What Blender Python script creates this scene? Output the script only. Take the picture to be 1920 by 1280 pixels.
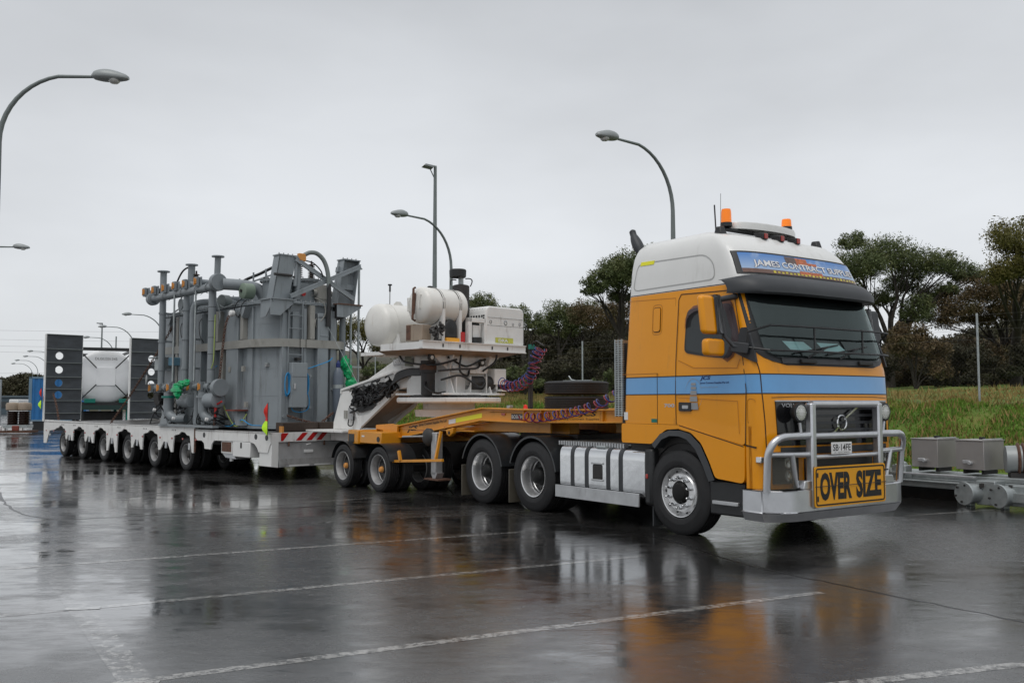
import bpy, math, random
import numpy as np
from mathutils import Vector, Matrix, Euler
R_ = math.radians
S = bpy.context.scene
for o in list(bpy.data.objects):
    bpy.data.objects.remove(o)
COL = S.collection

# ------------------------------------------------------------------ camera
PITCH = math.atan(115 / 1750)
cam_d = bpy.data.cameras.new('camera'); cam = bpy.data.objects.new('camera', cam_d); COL.objects.link(cam)
cam.location = (0, 0, 1.6); cam.rotation_euler = (math.pi / 2 + PITCH, 0, 0)
cam_d.sensor_width = 36; cam_d.lens = 1750 / 1920 * 36
cam_d.clip_start = 0.1; cam_d.clip_end = 3000
S.camera = cam

# ------------------------------------------------------------------ world: overcast sky
SUN_EL, SUN_AZ = R_(62), R_(200)     # azimuth measured clockwise from +Y: behind the camera, a little left
w = bpy.data.worlds.new('World'); S.world = w; w.use_nodes = True
nt = w.node_tree; N = nt.nodes; L = nt.links
for n in list(N): N.remove(n)
out = N.new('ShaderNodeOutputWorld'); bg = N.new('ShaderNodeBackground'); L.new(bg.outputs[0], out.inputs[0])
bg.inputs['Strength'].default_value = 0.115
sky = N.new('ShaderNodeTexSky'); sky.sky_type = 'NISHITA'; sky.sun_disc = False
sky.sun_elevation = SUN_EL; sky.sun_rotation = SUN_AZ
tc = N.new('ShaderNodeTexCoord')
sep = N.new('ShaderNodeSeparateXYZ'); L.new(tc.outputs['Generated'], sep.inputs[0])
ramp = N.new('ShaderNodeValToRGB'); L.new(sep.outputs['Z'], ramp.inputs[0])
e = ramp.color_ramp.elements
e[0].position = 0.0; e[0].color = (6.55, 6.75, 6.95, 1)
e[1].position = 0.42; e[1].color = (4.95, 5.12, 5.35, 1)
m = ramp.color_ramp.elements.new(0.16); m.color = (6.35, 6.55, 6.8, 1)
m = ramp.color_ramp.elements.new(0.8); m.color = (7.0, 7.2, 7.5, 1)
mp = N.new('ShaderNodeMapping'); mp.inputs['Scale'].default_value = (1.0, 1.0, 2.6); L.new(tc.outputs['Generated'], mp.inputs[0])
nz = N.new('ShaderNodeTexNoise'); nz.inputs['Scale'].default_value = 1.7; nz.inputs['Detail'].default_value = 5; nz.inputs['Roughness'].default_value = 0.5
L.new(mp.outputs[0], nz.inputs['Vector'])
mr = N.new('ShaderNodeMapRange'); mr.inputs[1].default_value = 0.3; mr.inputs[2].default_value = 0.7; mr.inputs[3].default_value = 0.84; mr.inputs[4].default_value = 1.13
L.new(nz.outputs['Fac'], mr.inputs[0])
mul = N.new('ShaderNodeVectorMath'); mul.operation = 'SCALE'; L.new(ramp.outputs[0], mul.inputs[0]); L.new(mr.outputs[0], mul.inputs['Scale'])
mix = N.new('ShaderNodeMix'); mix.data_type = 'RGBA'; mix.inputs['Factor'].default_value = 0.96
L.new(sky.outputs[0], mix.inputs[6]); L.new(mul.outputs[0], mix.inputs[7])
L.new(mix.outputs[2], bg.inputs[0])
sd = bpy.data.lights.new('sun', 'SUN'); sun = bpy.data.objects.new('sun', sd); COL.objects.link(sun)
sd.energy = 1.1; sd.angle = R_(35); sd.color = (1.0, 0.97, 0.93)
sdir = Vector((math.sin(SUN_AZ) * math.cos(SUN_EL), math.cos(SUN_AZ) * math.cos(SUN_EL), math.sin(SUN_EL)))
sun.rotation_euler = (-sdir).to_track_quat('-Z', 'Y').to_euler(); sun.location = (0, 0, 40)
S.view_settings.view_transform = 'Standard'; S.view_settings.look = 'None'
S.view_settings.gamma = 1; S.view_settings.exposure = 0.0; S.view_settings.use_curve_mapping = False
S.render.engine = 'CYCLES'

# ------------------------------------------------------------------ helpers
def at(u, v, D):
    """point seen at photo pixel (u, v) at ground distance D in front of the viewer"""
    c, s = math.cos(PITCH), math.sin(PITCH)
    d = Vector((u - 960, 1750 * c - (640 - v) * s, 1750 * s + (640 - v) * c))
    return Vector((0, 0, 1.6)) + d * (D / d.y)

def tag(o, label=None, cat=None, group=None, kind=None):
    if label: o['label'] = label
    if cat: o['category'] = cat
    if group: o['group'] = group
    if kind: o['kind'] = kind
    return o

def thing(name, label, cat, loc=(0, 0, 0), rotz=0, group=None):
    o = bpy.data.objects.new(name, None); COL.objects.link(o); o.empty_display_size = .3
    o.location = loc; o.rotation_euler = (0, 0, rotz)
    return tag(o, label, cat, group)

def smooth(me, ang=38):
    if len(me.polygons):
        me.polygons.foreach_set('use_smooth', [True] * len(me.polygons))
        me.set_sharp_from_angle(angle=R_(ang))

class MB:
    def __init__(s): s.v = []; s.f = []
    def add(s, V, F):
        b = len(s.v); s.v += [tuple(map(float, p)) for p in V]; s.f += [tuple(i + b for i in f) for f in F]; return s
    def box(s, a, b):
        (x0, y0, z0), (x1, y1, z1) = tuple(map(min, a, b)), tuple(map(max, a, b))
        V = [(x0, y0, z0), (x1, y0, z0), (x1, y1, z0), (x0, y1, z0), (x0, y0, z1), (x1, y0, z1), (x1, y1, z1), (x0, y1, z1)]
        return s.add(V, [(0, 3, 2, 1), (4, 5, 6, 7), (0, 1, 5, 4), (1, 2, 6, 5), (2, 3, 7, 6), (3, 0, 4, 7)])
    def hexa(s, V):   # 8 corners, bottom loop then top loop
        return s.add(V, [(0, 3, 2, 1), (4, 5, 6, 7), (0, 1, 5, 4), (1, 2, 6, 5), (2, 3, 7, 6), (3, 0, 4, 7)])
    def bar(s, p, q, w, h, up=(0, 0, 1)):
        p = Vector(p); q = Vector(q); d = (q - p).normalized(); up = Vector(up)
        if abs(d.dot(up)) > .98: up = Vector((1, 0, 0))
        sx = d.cross(up).normalized() * (w / 2); sz = sx.normalized().cross(d) * (h / 2)
        V = [p - sx - sz, p + sx - sz, p + sx + sz, p - sx + sz, q - sx - sz, q + sx - sz, q + sx + sz, q - sx + sz]
        return s.add(V, [(0, 1, 2, 3), (7, 6, 5, 4), (0, 4, 5, 1), (1, 5, 6, 2), (2, 6, 7, 3), (3, 7, 4, 0)])
    def tube(s, pts, r, n=8, caps=True):
        pts = [Vector(p) for p in pts]; m_ = len(pts)
        rr = r if isinstance(r, (list, tuple)) else [r] * m_
        T = []
        for i in range(m_):
            a = pts[max(i - 1, 0)]; b = pts[min(i + 1, m_ - 1)]; T.append((b - a).normalized())
        u = T[0].orthogonal().normalized(); V = []; F = []
        for i in range(m_):
            u = (u - T[i] * u.dot(T[i])); u = u.normalized() if u.length > 1e-6 else T[i].orthogonal().normalized()
            v = T[i].cross(u)
            for k in range(n):
                a = 2 * math.pi * k / n; V.append(pts[i] + (u * math.cos(a) + v * math.sin(a)) * rr[i])
        for i in range(m_ - 1):
            for k in range(n):
                k2 = (k + 1) % n; F.append((i * n + k, i * n + k2, (i + 1) * n + k2, (i + 1) * n + k))
        if caps: F.append(tuple(range(n))[::-1]); F.append(tuple((m_ - 1) * n + k for k in range(n)))
        return s.add(V, F)
    def cyl(s, p, q, r0, r1=None, n=16): return s.tube([p, q], [r0, r0 if r1 is None else r1], n)
    def lathe(s, prof, o, ax, n=24, a0=0, a1=2 * math.pi):
        """prof: list of (distance along axis, radius)"""
        o = Vector(o); ax = Vector(ax).normalized(); u = ax.orthogonal().normalized()
        if abs(ax.z) < .1: u = Vector((0, 0, 1))
        v = ax.cross(u); full = abs(a1 - a0) > 6.28; m_ = n if full else n + 1
        V = []; F = []
        for (t, r) in prof:
            for k in range(m_):
                a = a0 + (a1 - a0) * k / n; V.append(o + ax * t + (u * math.cos(a) + v * math.sin(a)) * r)
        for i in range(len(prof) - 1):
            for k in range(n):
                k2 = (k + 1) % m_; F.append((i * m_ + k, i * m_ + k2, (i + 1) * m_ + k2, (i + 1) * m_ + k))
        return s.add(V, F)
    def prism(s, poly, axis, t0, t1):
        """poly of 2D points; axis 'y': poly=(x,z); 'x': poly=(y,z); 'z': poly=(x,y)"""
        f = {'y': lambda p, t: (p[0], t, p[1]), 'x': lambda p, t: (t, p[0], p[1]), 'z': lambda p, t: (p[0], p[1], t)}[axis]
        n = len(poly); V = [f(p, t0) for p in poly] + [f(p, t1) for p in poly]
        F = [tuple(range(n)), tuple(range(2 * n - 1, n - 1, -1))] + [(i, i + n, (i + 1) % n + n, (i + 1) % n) for i in range(n)]
        return s.add(V, F)
    def grid(s, fn, us, vs, thick=None):
        V = [fn(u, v) for v in vs for u in us]; nu = len(us); nv = len(vs)
        F = [(j * nu + i, j * nu + i + 1, (j + 1) * nu + i + 1, (j + 1) * nu + i) for j in range(nv - 1) for i in range(nu - 1)]
        if thick:
            t = Vector(thick); W = [Vector(p) + t for p in V]; b = len(V); F2 = [tuple(i + b for i in f)[::-1] for f in F]
            rim = [i for i in range(nu)] + [j * nu + nu - 1 for j in range(1, nv)] + [(nv - 1) * nu + i for i in range(nu - 2, -1, -1)] + [j * nu for j in range(nv - 2, 0, -1)]
            E = [(rim[i], rim[i] + b, rim[(i + 1) % len(rim)] + b, rim[(i + 1) % len(rim)]) for i in range(len(rim))]
            V = V + W; F = F + F2 + E
        return s.add(V, F)
    def build(s, name, m, parent=None, bevel=0, ang=38, seg=2, fix=True, loc=None, **tg):
        me = bpy.data.meshes.new(name); me.from_pydata(s.v, [], s.f); me.materials.append(m)
        if fix:
            import bmesh
            bm = bmesh.new(); bm.from_mesh(me); bmesh.ops.recalc_face_normals(bm, faces=bm.faces); bm.to_mesh(me); bm.free()
        smooth(me, ang); me.update()
        o = bpy.data.objects.new(name, me); COL.objects.link(o)
        if parent is not None: o.parent = parent
        if loc is not None: o.location = loc
        if bevel:
            b = o.modifiers.new('bevel', 'BEVEL'); b.width = bevel; b.segments = seg; b.limit_method = 'ANGLE'; b.angle_limit = R_(35)
        return tag(o, **tg)

def kids(o, table): return table.get(o, [])
def copy_tree(o, parent=None, loc=None, rotz=None):
    c = o.copy(); COL.objects.link(c)
    if parent is not None: c.parent = parent
    if loc is not None: c.location = loc
    if rotz is not None: c.rotation_euler = (0, 0, rotz)
    for ch in list(o.children): copy_tree(ch, c)
    return c

def arc(p0, p1, p2, n=8):   # quadratic bezier
    p0, p1, p2 = Vector(p0), Vector(p1), Vector(p2)
    return [p0 * (1 - t) ** 2 + p1 * 2 * t * (1 - t) + p2 * t * t for t in [i / n for i in range(n + 1)]]
def spline(P, n=6):         # catmull-rom through the points
    P = [Vector(p) for p in P]; P = [P[0] * 2 - P[1]] + P + [P[-1] * 2 - P[-2]]; r = []
    for i in range(1, len(P) - 2):
        a, b, c, d = P[i - 1:i + 3]
        for k in range(n):
            t = k / n
            r.append(.5 * ((2 * b) + (c - a) * t + (2 * a - 5 * b + 4 * c - d) * t * t + (3 * b - a - 3 * c + d) * t ** 3))
    r.append(P[-2]); return r
def rrect(x0, z0, x1, z1, r, n=4):
    P = []
    for cx, cz, a0 in ((x1 - r, z0 + r, -90), (x1 - r, z1 - r, 0), (x0 + r, z1 - r, 90), (x0 + r, z0 + r, 180)):
        for k in range(n + 1):
            a = R_(a0 + 90 * k / n); P.append((cx + r * math.cos(a), cz + r * math.sin(a)))
    return P
def rpoly(P, r, n=3):       # round the corners of a polygon
    out_ = []; m_ = len(P)
    for i in range(m_):
        a, b, c = Vector(P[i - 1]), Vector(P[i]), Vector(P[(i + 1) % m_])
        da, dc = (a - b), (c - b); ra = min(r, da.length * .45); rc = min(r, dc.length * .45)
        p, q = b + da.normalized() * ra, b + dc.normalized() * rc
        out_ += [tuple(p * (1 - t) ** 2 + b * 2 * t * (1 - t) + q * t * t) for t in [k / n for k in range(n + 1)]]
    return out_

def text(s, fn, w, h, name, m, parent, shear=0, bold=0.0, label=None):
    """flat lettering, mapped to the surface by fn(u, v) with u in 0..w, v in 0..h"""
    c = bpy.data.curves.new('lettering', 'FONT'); c.body = s; c.shear = shear; c.offset = bold; c.resolution_u = 3
    o = bpy.data.objects.new('lettering', c); COL.objects.link(o)
    bpy.context.view_layer.update()
    me = bpy.data.meshes.new_from_object(o.evaluated_get(bpy.context.evaluated_depsgraph_get()))
    bpy.data.objects.remove(o)
    co = np.empty(len(me.vertices) * 3); me.vertices.foreach_get('co', co); co = co.reshape(-1, 3)
    mn = co.min(0); mx = co.max(0)
    uv = (co - mn) / np.maximum(mx - mn, 1e-6)
    new = [fn(a * w, b * h) for a, b, _ in uv]
    me.vertices.foreach_set('co', np.array([tuple(p) for p in new]).ravel()); me.materials.clear(); me.materials.append(m); me.update()
    me.name = name
    ob = bpy.data.objects.new(name, me); COL.objects.link(ob); ob.parent = parent
    if label: ob['label'] = label
    return ob
def plane_fn(o, x, y):
    o, x, y = Vector(o), Vector(x).normalized(), Vector(y).normalized()
    return lambda u, v: o + x * u + y * v

# ------------------------------------------------------------------ materials
def nodes(m):
    m.use_nodes = True; return m.node_tree.nodes, m.node_tree.links, m.node_tree.nodes['Principled BSDF']
def pm(name, col, rough=.5, metal=0, var=.12, scale=3.0, dirt=None, damt=.5, dscale=4.0, dz=.45, bump=0.0, bscale=60, coat=0, spec=.5, stretch=(1, 1, 1), emit=0):
    m = bpy.data.materials.new(name); n, l, b = nodes(m)
    b.inputs['Roughness'].default_value = rough; b.inputs['Metallic'].default_value = metal
    b.inputs['Specular IOR Level'].default_value = spec
    if coat: b.inputs['Coat Weight'].default_value = coat; b.inputs['Coat Roughness'].default_value = .06
    tc = n.new('ShaderNodeTexCoord'); mp = n.new('ShaderNodeMapping'); mp.inputs['Scale'].default_value = stretch; l.new(tc.outputs['Object'], mp.inputs[0])
    nz = n.new('ShaderNodeTexNoise'); nz.inputs['Scale'].default_value = scale; nz.inputs['Detail'].default_value = 6; nz.inputs['Roughness'].default_value = .6
    l.new(mp.outputs[0], nz.inputs['Vector'])
    mr = n.new('ShaderNodeMapRange'); mr.inputs[1].default_value = .25; mr.inputs[2].default_value = .75; mr.inputs[3].default_value = 1 - var; mr.inputs[4].default_value = 1 + var
    l.new(nz.outputs['Fac'], mr.inputs[0])
    sc = n.new('ShaderNodeVectorMath'); sc.operation = 'SCALE'; sc.inputs[0].default_value = col[:3]; l.new(mr.outputs[0], sc.inputs['Scale'])
    last = sc.outputs[0]
    if dirt:
        n2 = n.new('ShaderNodeTexNoise'); n2.inputs['Scale'].default_value = dscale; n2.inputs['Detail'].default_value = 8; n2.inputs['Roughness'].default_value = .7
        mp2 = n.new('ShaderNodeMapping'); mp2.inputs['Scale'].default_value = (1, 1, dz); l.new(tc.outputs['Object'], mp2.inputs[0]); l.new(mp2.outputs[0], n2.inputs['Vector'])
        r2 = n.new('ShaderNodeMapRange'); r2.inputs[1].default_value = .62 - .2 * damt; r2.inputs[2].default_value = .86 - .2 * damt; r2.inputs[4].default_value = min(1, .35 + damt)
        l.new(n2.outputs['Fac'], r2.inputs[0])
        mx = n.new('ShaderNodeMix'); mx.data_type = 'RGBA'; mx.inputs[7].default_value = (*dirt, 1); l.new(r2.outputs[0], mx.inputs['Factor']); l.new(last, mx.inputs[6]); last = mx.outputs[2]
        rr = n.new('ShaderNodeMapRange'); rr.inputs[3].default_value = rough; rr.inputs[4].default_value = min(1, rough + .3); l.new(r2.outputs[0], rr.inputs[0]); l.new(rr.outputs[0], b.inputs['Roughness'])
    l.new(last, b.inputs['Base Color'])
    if bump:
        nb = n.new('ShaderNodeTexNoise'); nb.inputs['Scale'].default_value = bscale; nb.inputs['Detail'].default_value = 3; l.new(tc.outputs['Object'], nb.inputs['Vector'])
        bp = n.new('ShaderNodeBump'); bp.inputs['Strength'].default_value = bump; bp.inputs['Distance'].default_value = .01; l.new(nb.outputs['Fac'], bp.inputs['Height']); l.new(bp.outputs[0], b.inputs['Normal'])
    if emit: b.inputs['Emission Color'].default_value = (*col[:3], 1); b.inputs['Emission Strength'].default_value = emit
    return m
M = {}
M['orange'] = pm('orange_paint', (.80, .305, .001), .32, var=.05, scale=1.2, dirt=(.36, .19, .05), damt=.2, dscale=5, dz=.2, coat=.22, spec=.35)
M['yellow'] = pm('dolly_paint', (.66, .27, .012), .4, var=.08, dirt=(.16, .085, .03), damt=.28, dscale=5, coat=.25)
M['blue'] = pm('blue_paint', (.13, .36, .68), .3, var=.05, coat=.4)
M['white'] = pm('white_paint', (.74, .74, .72), .35, var=.05, scale=1.5, dirt=(.5, .49, .45), damt=.25, dscale=4, dz=.2, coat=.3)
M['dwhite'] = pm('worn_white_paint', (.75, .745, .725), .45, var=.08, dirt=(.17, .11, .07), damt=.3, dscale=6, dz=.3)
M['cream'] = pm('cream_tank_paint', (.76, .745, .70), .38, var=.07, dirt=(.42, .34, .24), damt=.22, dscale=6, dz=.25, coat=.2)
M['alloy'] = pm('worn_aluminium', (.48, .49, .5), .42, .55, var=.15, scale=5, dirt=(.12, .11, .1), damt=.2, dscale=9)
M['bull'] = pm('polished_aluminium_tube', (.60, .61, .63), .3, .85, var=.1, scale=5, dirt=(.2, .2, .2), damt=.15, dscale=6)
M['creaseshade'] = pm('emboss_shade_line', (.42, .155, .006), .5, var=.1)  # darker orange that paints the shade along pressed creases
M['roofshade'] = pm('roof_emboss_shade', (.42, .42, .41), .5, var=.05)  # grey that paints crease shade onto the white roof
M['flap'] = pm('tan_rubber_flap', (.10, .09, .07), .5, var=.3)
M['chrome'] = pm('polished_tank_metal', (.70, .71, .72), .13, .97, bump=1.0, bscale=2.2, var=.05, scale=2)
M['rim'] = pm('rim_metal', (.7, .7, .7), .3, .85, var=.15, scale=8, dirt=(.1, .085, .07), damt=.15, dscale=9)
M['dullrim'] = pm('dull_rim_metal', (.42, .42, .42), .5, .6, var=.2, scale=8, dirt=(.09, .07, .06), damt=.3, dscale=9)
M['rubber'] = pm('tyre_rubber', (.018, .018, .019), .62, var=.25, scale=6, dirt=(.05, .045, .04), damt=.2, bump=.3, bscale=40, spec=.4)
M['black'] = pm('black_plastic', (.016, .017, .018), .45, var=.2, scale=5)
M['charcoal'] = pm('charcoal_plastic', (.035, .038, .042), .5, var=.15)
M['chassis'] = pm('dirty_chassis_steel', (.03, .028, .027), .6, var=.4, dirt=(.1, .075, .05), damt=.3)
M['hubblack'] = pm('greasy_hub', (.008, .008, .008), .55, spec=.3)
M['gloss'] = pm('gloss_black', (.01, .01, .011), .12, var=.1)
M['steelgrey'] = pm('transformer_grey', (.24, .268, .285), .42, var=.09, scale=1.8, dirt=(.085, .088, .085), damt=.42, dscale=5, dz=.13)
M['bandgrey'] = pm('weathered_band', (.30, .295, .27), .55, var=.12, dirt=(.1, .09, .075), damt=.35, dscale=3)
M['pipegrey'] = pm('pipe_grey', (.225, .25, .265), .4, var=.1, scale=4, dirt=(.1, .1, .09), damt=.15)
M['ramp'] = pm('ramp_steel', (.048, .055, .063), .42, var=.35, scale=2.5, dirt=(.075, .068, .06), damt=.3, dscale=3, bump=.2, stretch=(1, 1, 3))
M['galv'] = pm('galvanised_steel', (.37, .4, .4), .42, .55, var=.22, scale=9)
M['stain'] = pm('stainless_sheet', (.40, .38, .365), .4, .6, var=.1, scale=2)
M['rust'] = pm('rusty_steel', (.11, .055, .035), .75, var=.5, scale=14, dirt=(.25, .05, .03), damt=.2)
M['red'] = pm('red_paint', (.5, .012, .012), .35, var=.08)
M['flagred'] = pm('flag_red', (.85, .04, .025), .7, var=.06)
M['flaggreen'] = pm('flag_green', (.5, .85, .02), .7, var=.06)
M['valve'] = pm('valve_orange', (.62, .27, .06), .55, var=.12, dirt=(.2, .08, .03), damt=.15, dscale=20)
M['green'] = pm('green_plastic_sheet', (.0, .36, .12), .4, var=.3, scale=12)
M['hazy'] = pm('mudguard_plastic', (.02, .022, .024), .28, var=.2, scale=5, dirt=(.05, .05, .05), damt=.2)
M['timber'] = pm('wet_timber', (.045, .03, .022), .65, var=.5, scale=8, stretch=(1, 8, 1))
M['hoseblue'] = pm('blue_hose', (.025, .035, .2), .35, var=.1)
M['hosered'] = pm('red_hose', (.24, .012, .03), .35, var=.1)
M['cyan'] = pm('blue_rope', (.02, .26, .55), .5, var=.1)
M['lime'] = pm('lime_lead', (.4, .5, .12), .5, var=.1)
M['tape'] = pm('yellow_reflective_tape', (.82, .78, .02), .35, var=.04)
M['dark'] = pm('dark_lettering', (.035, .022, .01), .5, var=.1)
M['navy'] = pm('navy_lettering', (.01, .025, .14), .5, var=.1)
M['goldtxt'] = pm('sand_lettering', (.5, .42, .32), .5, var=.1)
M['greylogo'] = pm('grey_logo', (.3, .31, .32), .5, var=.1)
M['signy'] = pm('sign_yellow', (.8, .36, .01), .4, var=.05, coat=.2)
M['blacktxt'] = pm('black_lettering', (.008, .008, .008), .5, var=.1)
M['whitetxt'] = pm('white_lettering', (.75, .75, .74), .5, var=.04)
M['pole'] = pm('lamp_post_paint', (.19, .215, .21), .5, .2, var=.1)
M['lampgrey'] = pm('lamp_head_grey', (.3, .32, .32), .45, .2, var=.1)
M['lens'] = pm('lamp_lens', (.6, .6, .58), .15, var=.05)
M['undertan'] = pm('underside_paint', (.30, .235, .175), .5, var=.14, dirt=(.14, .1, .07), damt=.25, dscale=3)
M['hoseblack'] = pm('black_hose', (.012, .012, .013), .4, var=.2)
M['caulk'] = pm('red_brown_paint', (.2, .04, .025), .6, var=.3)
M['gascyl'] = pm('gas_bottle_paint', (.12, .145, .18), .4, var=.1)
M['tealgreen'] = pm('teal_green_paint', (.0, .16, .12), .4, var=.1)
M['ctnblue'] = pm('container_blue', (.02, .15, .38), .5, var=.15, dirt=(.1, .12, .14), damt=.1)
M['tankwhite'] = pm('tank_white', (.86, .87, .88), .45, var=.03, coat=.2)
M['paper'] = pm('paper', (.62, .85, .86), .8, var=.03)
M['amber'] = pm('amber_lens', (.95, .22, .0), .15, var=.05, coat=.5, emit=.25)
M['redlens'] = pm('red_lens', (.35, .02, .01), .2, var=.05, coat=.5)
M['seam'] = pm('panel_gap_or_crease', (.05, .022, .004), .6, var=.1)
M['mirrorglass'] = pm('window_dark', (.02, .026, .028), .05, var=.1)
M['insul'] = pm('brown_porcelain', (.03, .016, .012), .2, var=.1)
M['brownrad'] = pm('dark_cables', (.02, .019, .018), .5, var=.3)

def glass_mat():
    m = bpy.data.materials.new('tinted_glass'); n, l, b = nodes(m); o = n['Material Output']
    tr = n.new('ShaderNodeBsdfTransparent'); tr.inputs[0].default_value = (.86, .93, .92, 1)
    gl = n.new('ShaderNodeBsdfGlossy'); gl.inputs['Roughness'].default_value = .03; gl.inputs[0].default_value = (.62, .74, .72, 1)
    fr = n.new('ShaderNodeFresnel'); fr.inputs[0].default_value = 1.5; ad = n.new('ShaderNodeMath'); ad.inputs[1].default_value = .05; l.new(fr.outputs[0], ad.inputs[0])
    mx = n.new('ShaderNodeMixShader'); l.new(ad.outputs[0], mx.inputs[0]); l.new(tr.outputs[0], mx.inputs[1]); l.new(gl.outputs[0], mx.inputs[2]); l.new(mx.outputs[0], o.inputs[0]); return m
M['glass'] = glass_mat()
def visor_mat():
    m = bpy.data.materials.new('smoked_plastic'); n, l, b = nodes(m); o = n['Material Output']
    tr = n.new('ShaderNodeBsdfTransparent'); tr.inputs[0].default_value = (.5, .42, .42, 1)
    mx = n.new('ShaderNodeMixShader'); mx.inputs[0].default_value = .35; b.inputs['Base Color'].default_value = (.16, .12, .13, 1); b.inputs['Roughness'].default_value = .15
    l.new(tr.outputs[0], mx.inputs[1]); l.new(b.outputs[0], mx.inputs[2]); l.new(mx.outputs[0], o.inputs[0]); return m
M['smoke'] = visor_mat()
def clear_mat():
    m = bpy.data.materials.new('clear_plastic'); n, l, b = nodes(m); o = n['Material Output']
    tr = n.new('ShaderNodeBsdfTransparent'); tr.inputs[0].default_value = (.8, .8, .78, 1)
    mx = n.new('ShaderNodeMixShader'); mx.inputs[0].default_value = .12; b.inputs['Base Color'].default_value = (.35, .34, .3, 1); b.inputs['Roughness'].default_value = .12
    l.new(tr.outputs[0], mx.inputs[1]); l.new(b.outputs[0], mx.inputs[2]); l.new(mx.outputs[0], o.inputs[0]); return m
M['clear'] = clear_mat()

def asphalt_mat():
    m = bpy.data.materials.new('wet_asphalt'); n, l, b = nodes(m)
    tc = n.new('ShaderNodeTexCoord')
    def noise(s, d=4, r=.55, st=(1, 1, 1), rot=0):
        mp = n.new('ShaderNodeMapping'); mp.inputs['Scale'].default_value = st; mp.inputs['Rotation'].default_value = (0, 0, rot); l.new(tc.outputs['Object'], mp.inputs[0])
        z = n.new('ShaderNodeTexNoise'); z.inputs['Scale'].default_value = s; z.inputs['Detail'].default_value = d; z.inputs['Roughness'].default_value = r; l.new(mp.outputs[0], z.inputs['Vector']); return z.outputs['Fac']
    def rng(x, a, c, lo, hi):
        r = n.new('ShaderNodeMapRange'); r.inputs[1].default_value = a; r.inputs[2].default_value = c; r.inputs[3].default_value = lo; r.inputs[4].default_value = hi; l.new(x, r.inputs[0]); return r.outputs[0]
    def op(o_, a, c):
        q = n.new('ShaderNodeMath'); q.operation = o_
        for i, x in enumerate((a, c)):
            if isinstance(x, (int, float)): q.inputs[i].default_value = x
            else: l.new(x, q.inputs[i])
        return q.outputs[0]
    pud = noise(.22, 8, .62, (1, 1.7, 1), R_(-20)); wet = rng(op('ADD', pud, op('MULTIPLY', op('SUBTRACT', noise(2.3, 6, .65, (1, 2.2, 1), R_(-20)), .5), .45)), .43, .58, 0, 1)       # 1 = standing water
    sx_ = n.new('ShaderNodeSeparateXYZ'); l.new(tc.outputs['Object'], sx_.inputs[0])
    wet = op('MULTIPLY', wet, rng(sx_.outputs[0], -3.5, 3, 1, .6)); fine = noise(95, 2, .6); mid = noise(9, 5, .6); big = noise(.6, 5, .5)
    spk = rng(noise(95, 3, .75), .60, .70, 0, 1)
    base = n.new('ShaderNodeMix'); base.data_type = 'RGBA'; base.inputs[6].default_value = (.036, .035, .034, 1); base.inputs[7].default_value = (.016, .0155, .015, 1); l.new(wet, base.inputs['Factor'])
    sc = n.new('ShaderNodeVectorMath'); sc.operation = 'SCALE'; l.new(base.outputs[2], sc.inputs[0]); l.new(rng(mid, .3, .7, .7, 1.35), sc.inputs['Scale'])
    agg = n.new('ShaderNodeMix'); agg.data_type = 'RGBA'; l.new(op('MULTIPLY', spk, .6), agg.inputs['Factor']); l.new(sc.outputs[0], agg.inputs[6]); agg.inputs[7].default_value = (.17, .165, .155, 1)
    br = n.new('ShaderNodeMix'); br.data_type = 'RGBA'; l.new(rng(noise(.35, 6, .6), .55, .7, 0, .55), br.inputs['Factor']); l.new(agg.outputs[2], br.inputs[6]); br.inputs[7].default_value = (.05, .036, .026, 1)
    l.new(br.outputs[2], b.inputs['Base Color'])
    rough = op('ADD', rng(wet, 0, 1, .27, .06), op('MULTIPLY', rng(mid, .3, .7, -1, 1), .035)); l.new(rough, b.inputs['Roughness'])
    b.inputs['IOR'].default_value = 1.5; b.inputs['Specular IOR Level'].default_value = .5
    l.new(rng(wet, 0, 1, .55, 1), b.inputs['Coat Weight']); b.inputs['Coat IOR'].default_value = 1.5; l.new(rng(wet, 0, 1, .17, .022), b.inputs['Coat Roughness'])
    h = op('ADD', op('MULTIPLY', fine, rng(wet, 0, 1, .45, .04)), op('ADD', op('MULTIPLY', noise(5, 4, .62, (.7, 1.7, 1)), .62), op('ADD', op('MULTIPLY', noise(26, 2, .5, (1, 1.4, 1)), .16), op('MULTIPLY', big, .6))))
    bp = n.new('ShaderNodeBump'); bp.inputs['Distance'].default_value = .0021; bp.inputs['Strength'].default_value = 1; l.new(h, bp.inputs['Height']); l.new(bp.outputs[0], b.inputs['Normal']); l.new(bp.outputs[0], b.inputs['Coat Normal'])
    return m
M['asphalt'] = asphalt_mat()
def line_mat(name, amt):
    m = M['asphalt'].copy(); m.name = name; n = m.node_tree.nodes; l = m.node_tree.links; b = n['Principled BSDF']
    src = b.inputs['Base Color'].links[0].from_socket
    z = n.new('ShaderNodeTexNoise'); z.inputs['Scale'].default_value = 16; z.inputs['Detail'].default_value = 8; z.inputs['Roughness'].default_value = .75
    tc = n.new('ShaderNodeTexCoord'); l.new(tc.outputs['Object'], z.inputs['Vector'])
    r = n.new('ShaderNodeMapRange'); r.inputs[1].default_value = .62 - amt * .35; r.inputs[2].default_value = .74 - amt * .35; r.inputs[4].default_value = .5 + amt * .45; l.new(z.outputs['Fac'], r.inputs[0])
    mx = n.new('ShaderNodeMix'); mx.data_type = 'RGBA'; l.new(r.outputs[0], mx.inputs['Factor']); l.new(src, mx.inputs[6]); mx.inputs[7].default_value = (.42, .41, .39, 1); l.new(mx.outputs[2], b.inputs['Base Color'])
    return m
M['line'] = line_mat('worn_line_paint', .55); M['faint'] = line_mat('faded_line_paint', .36)

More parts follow.
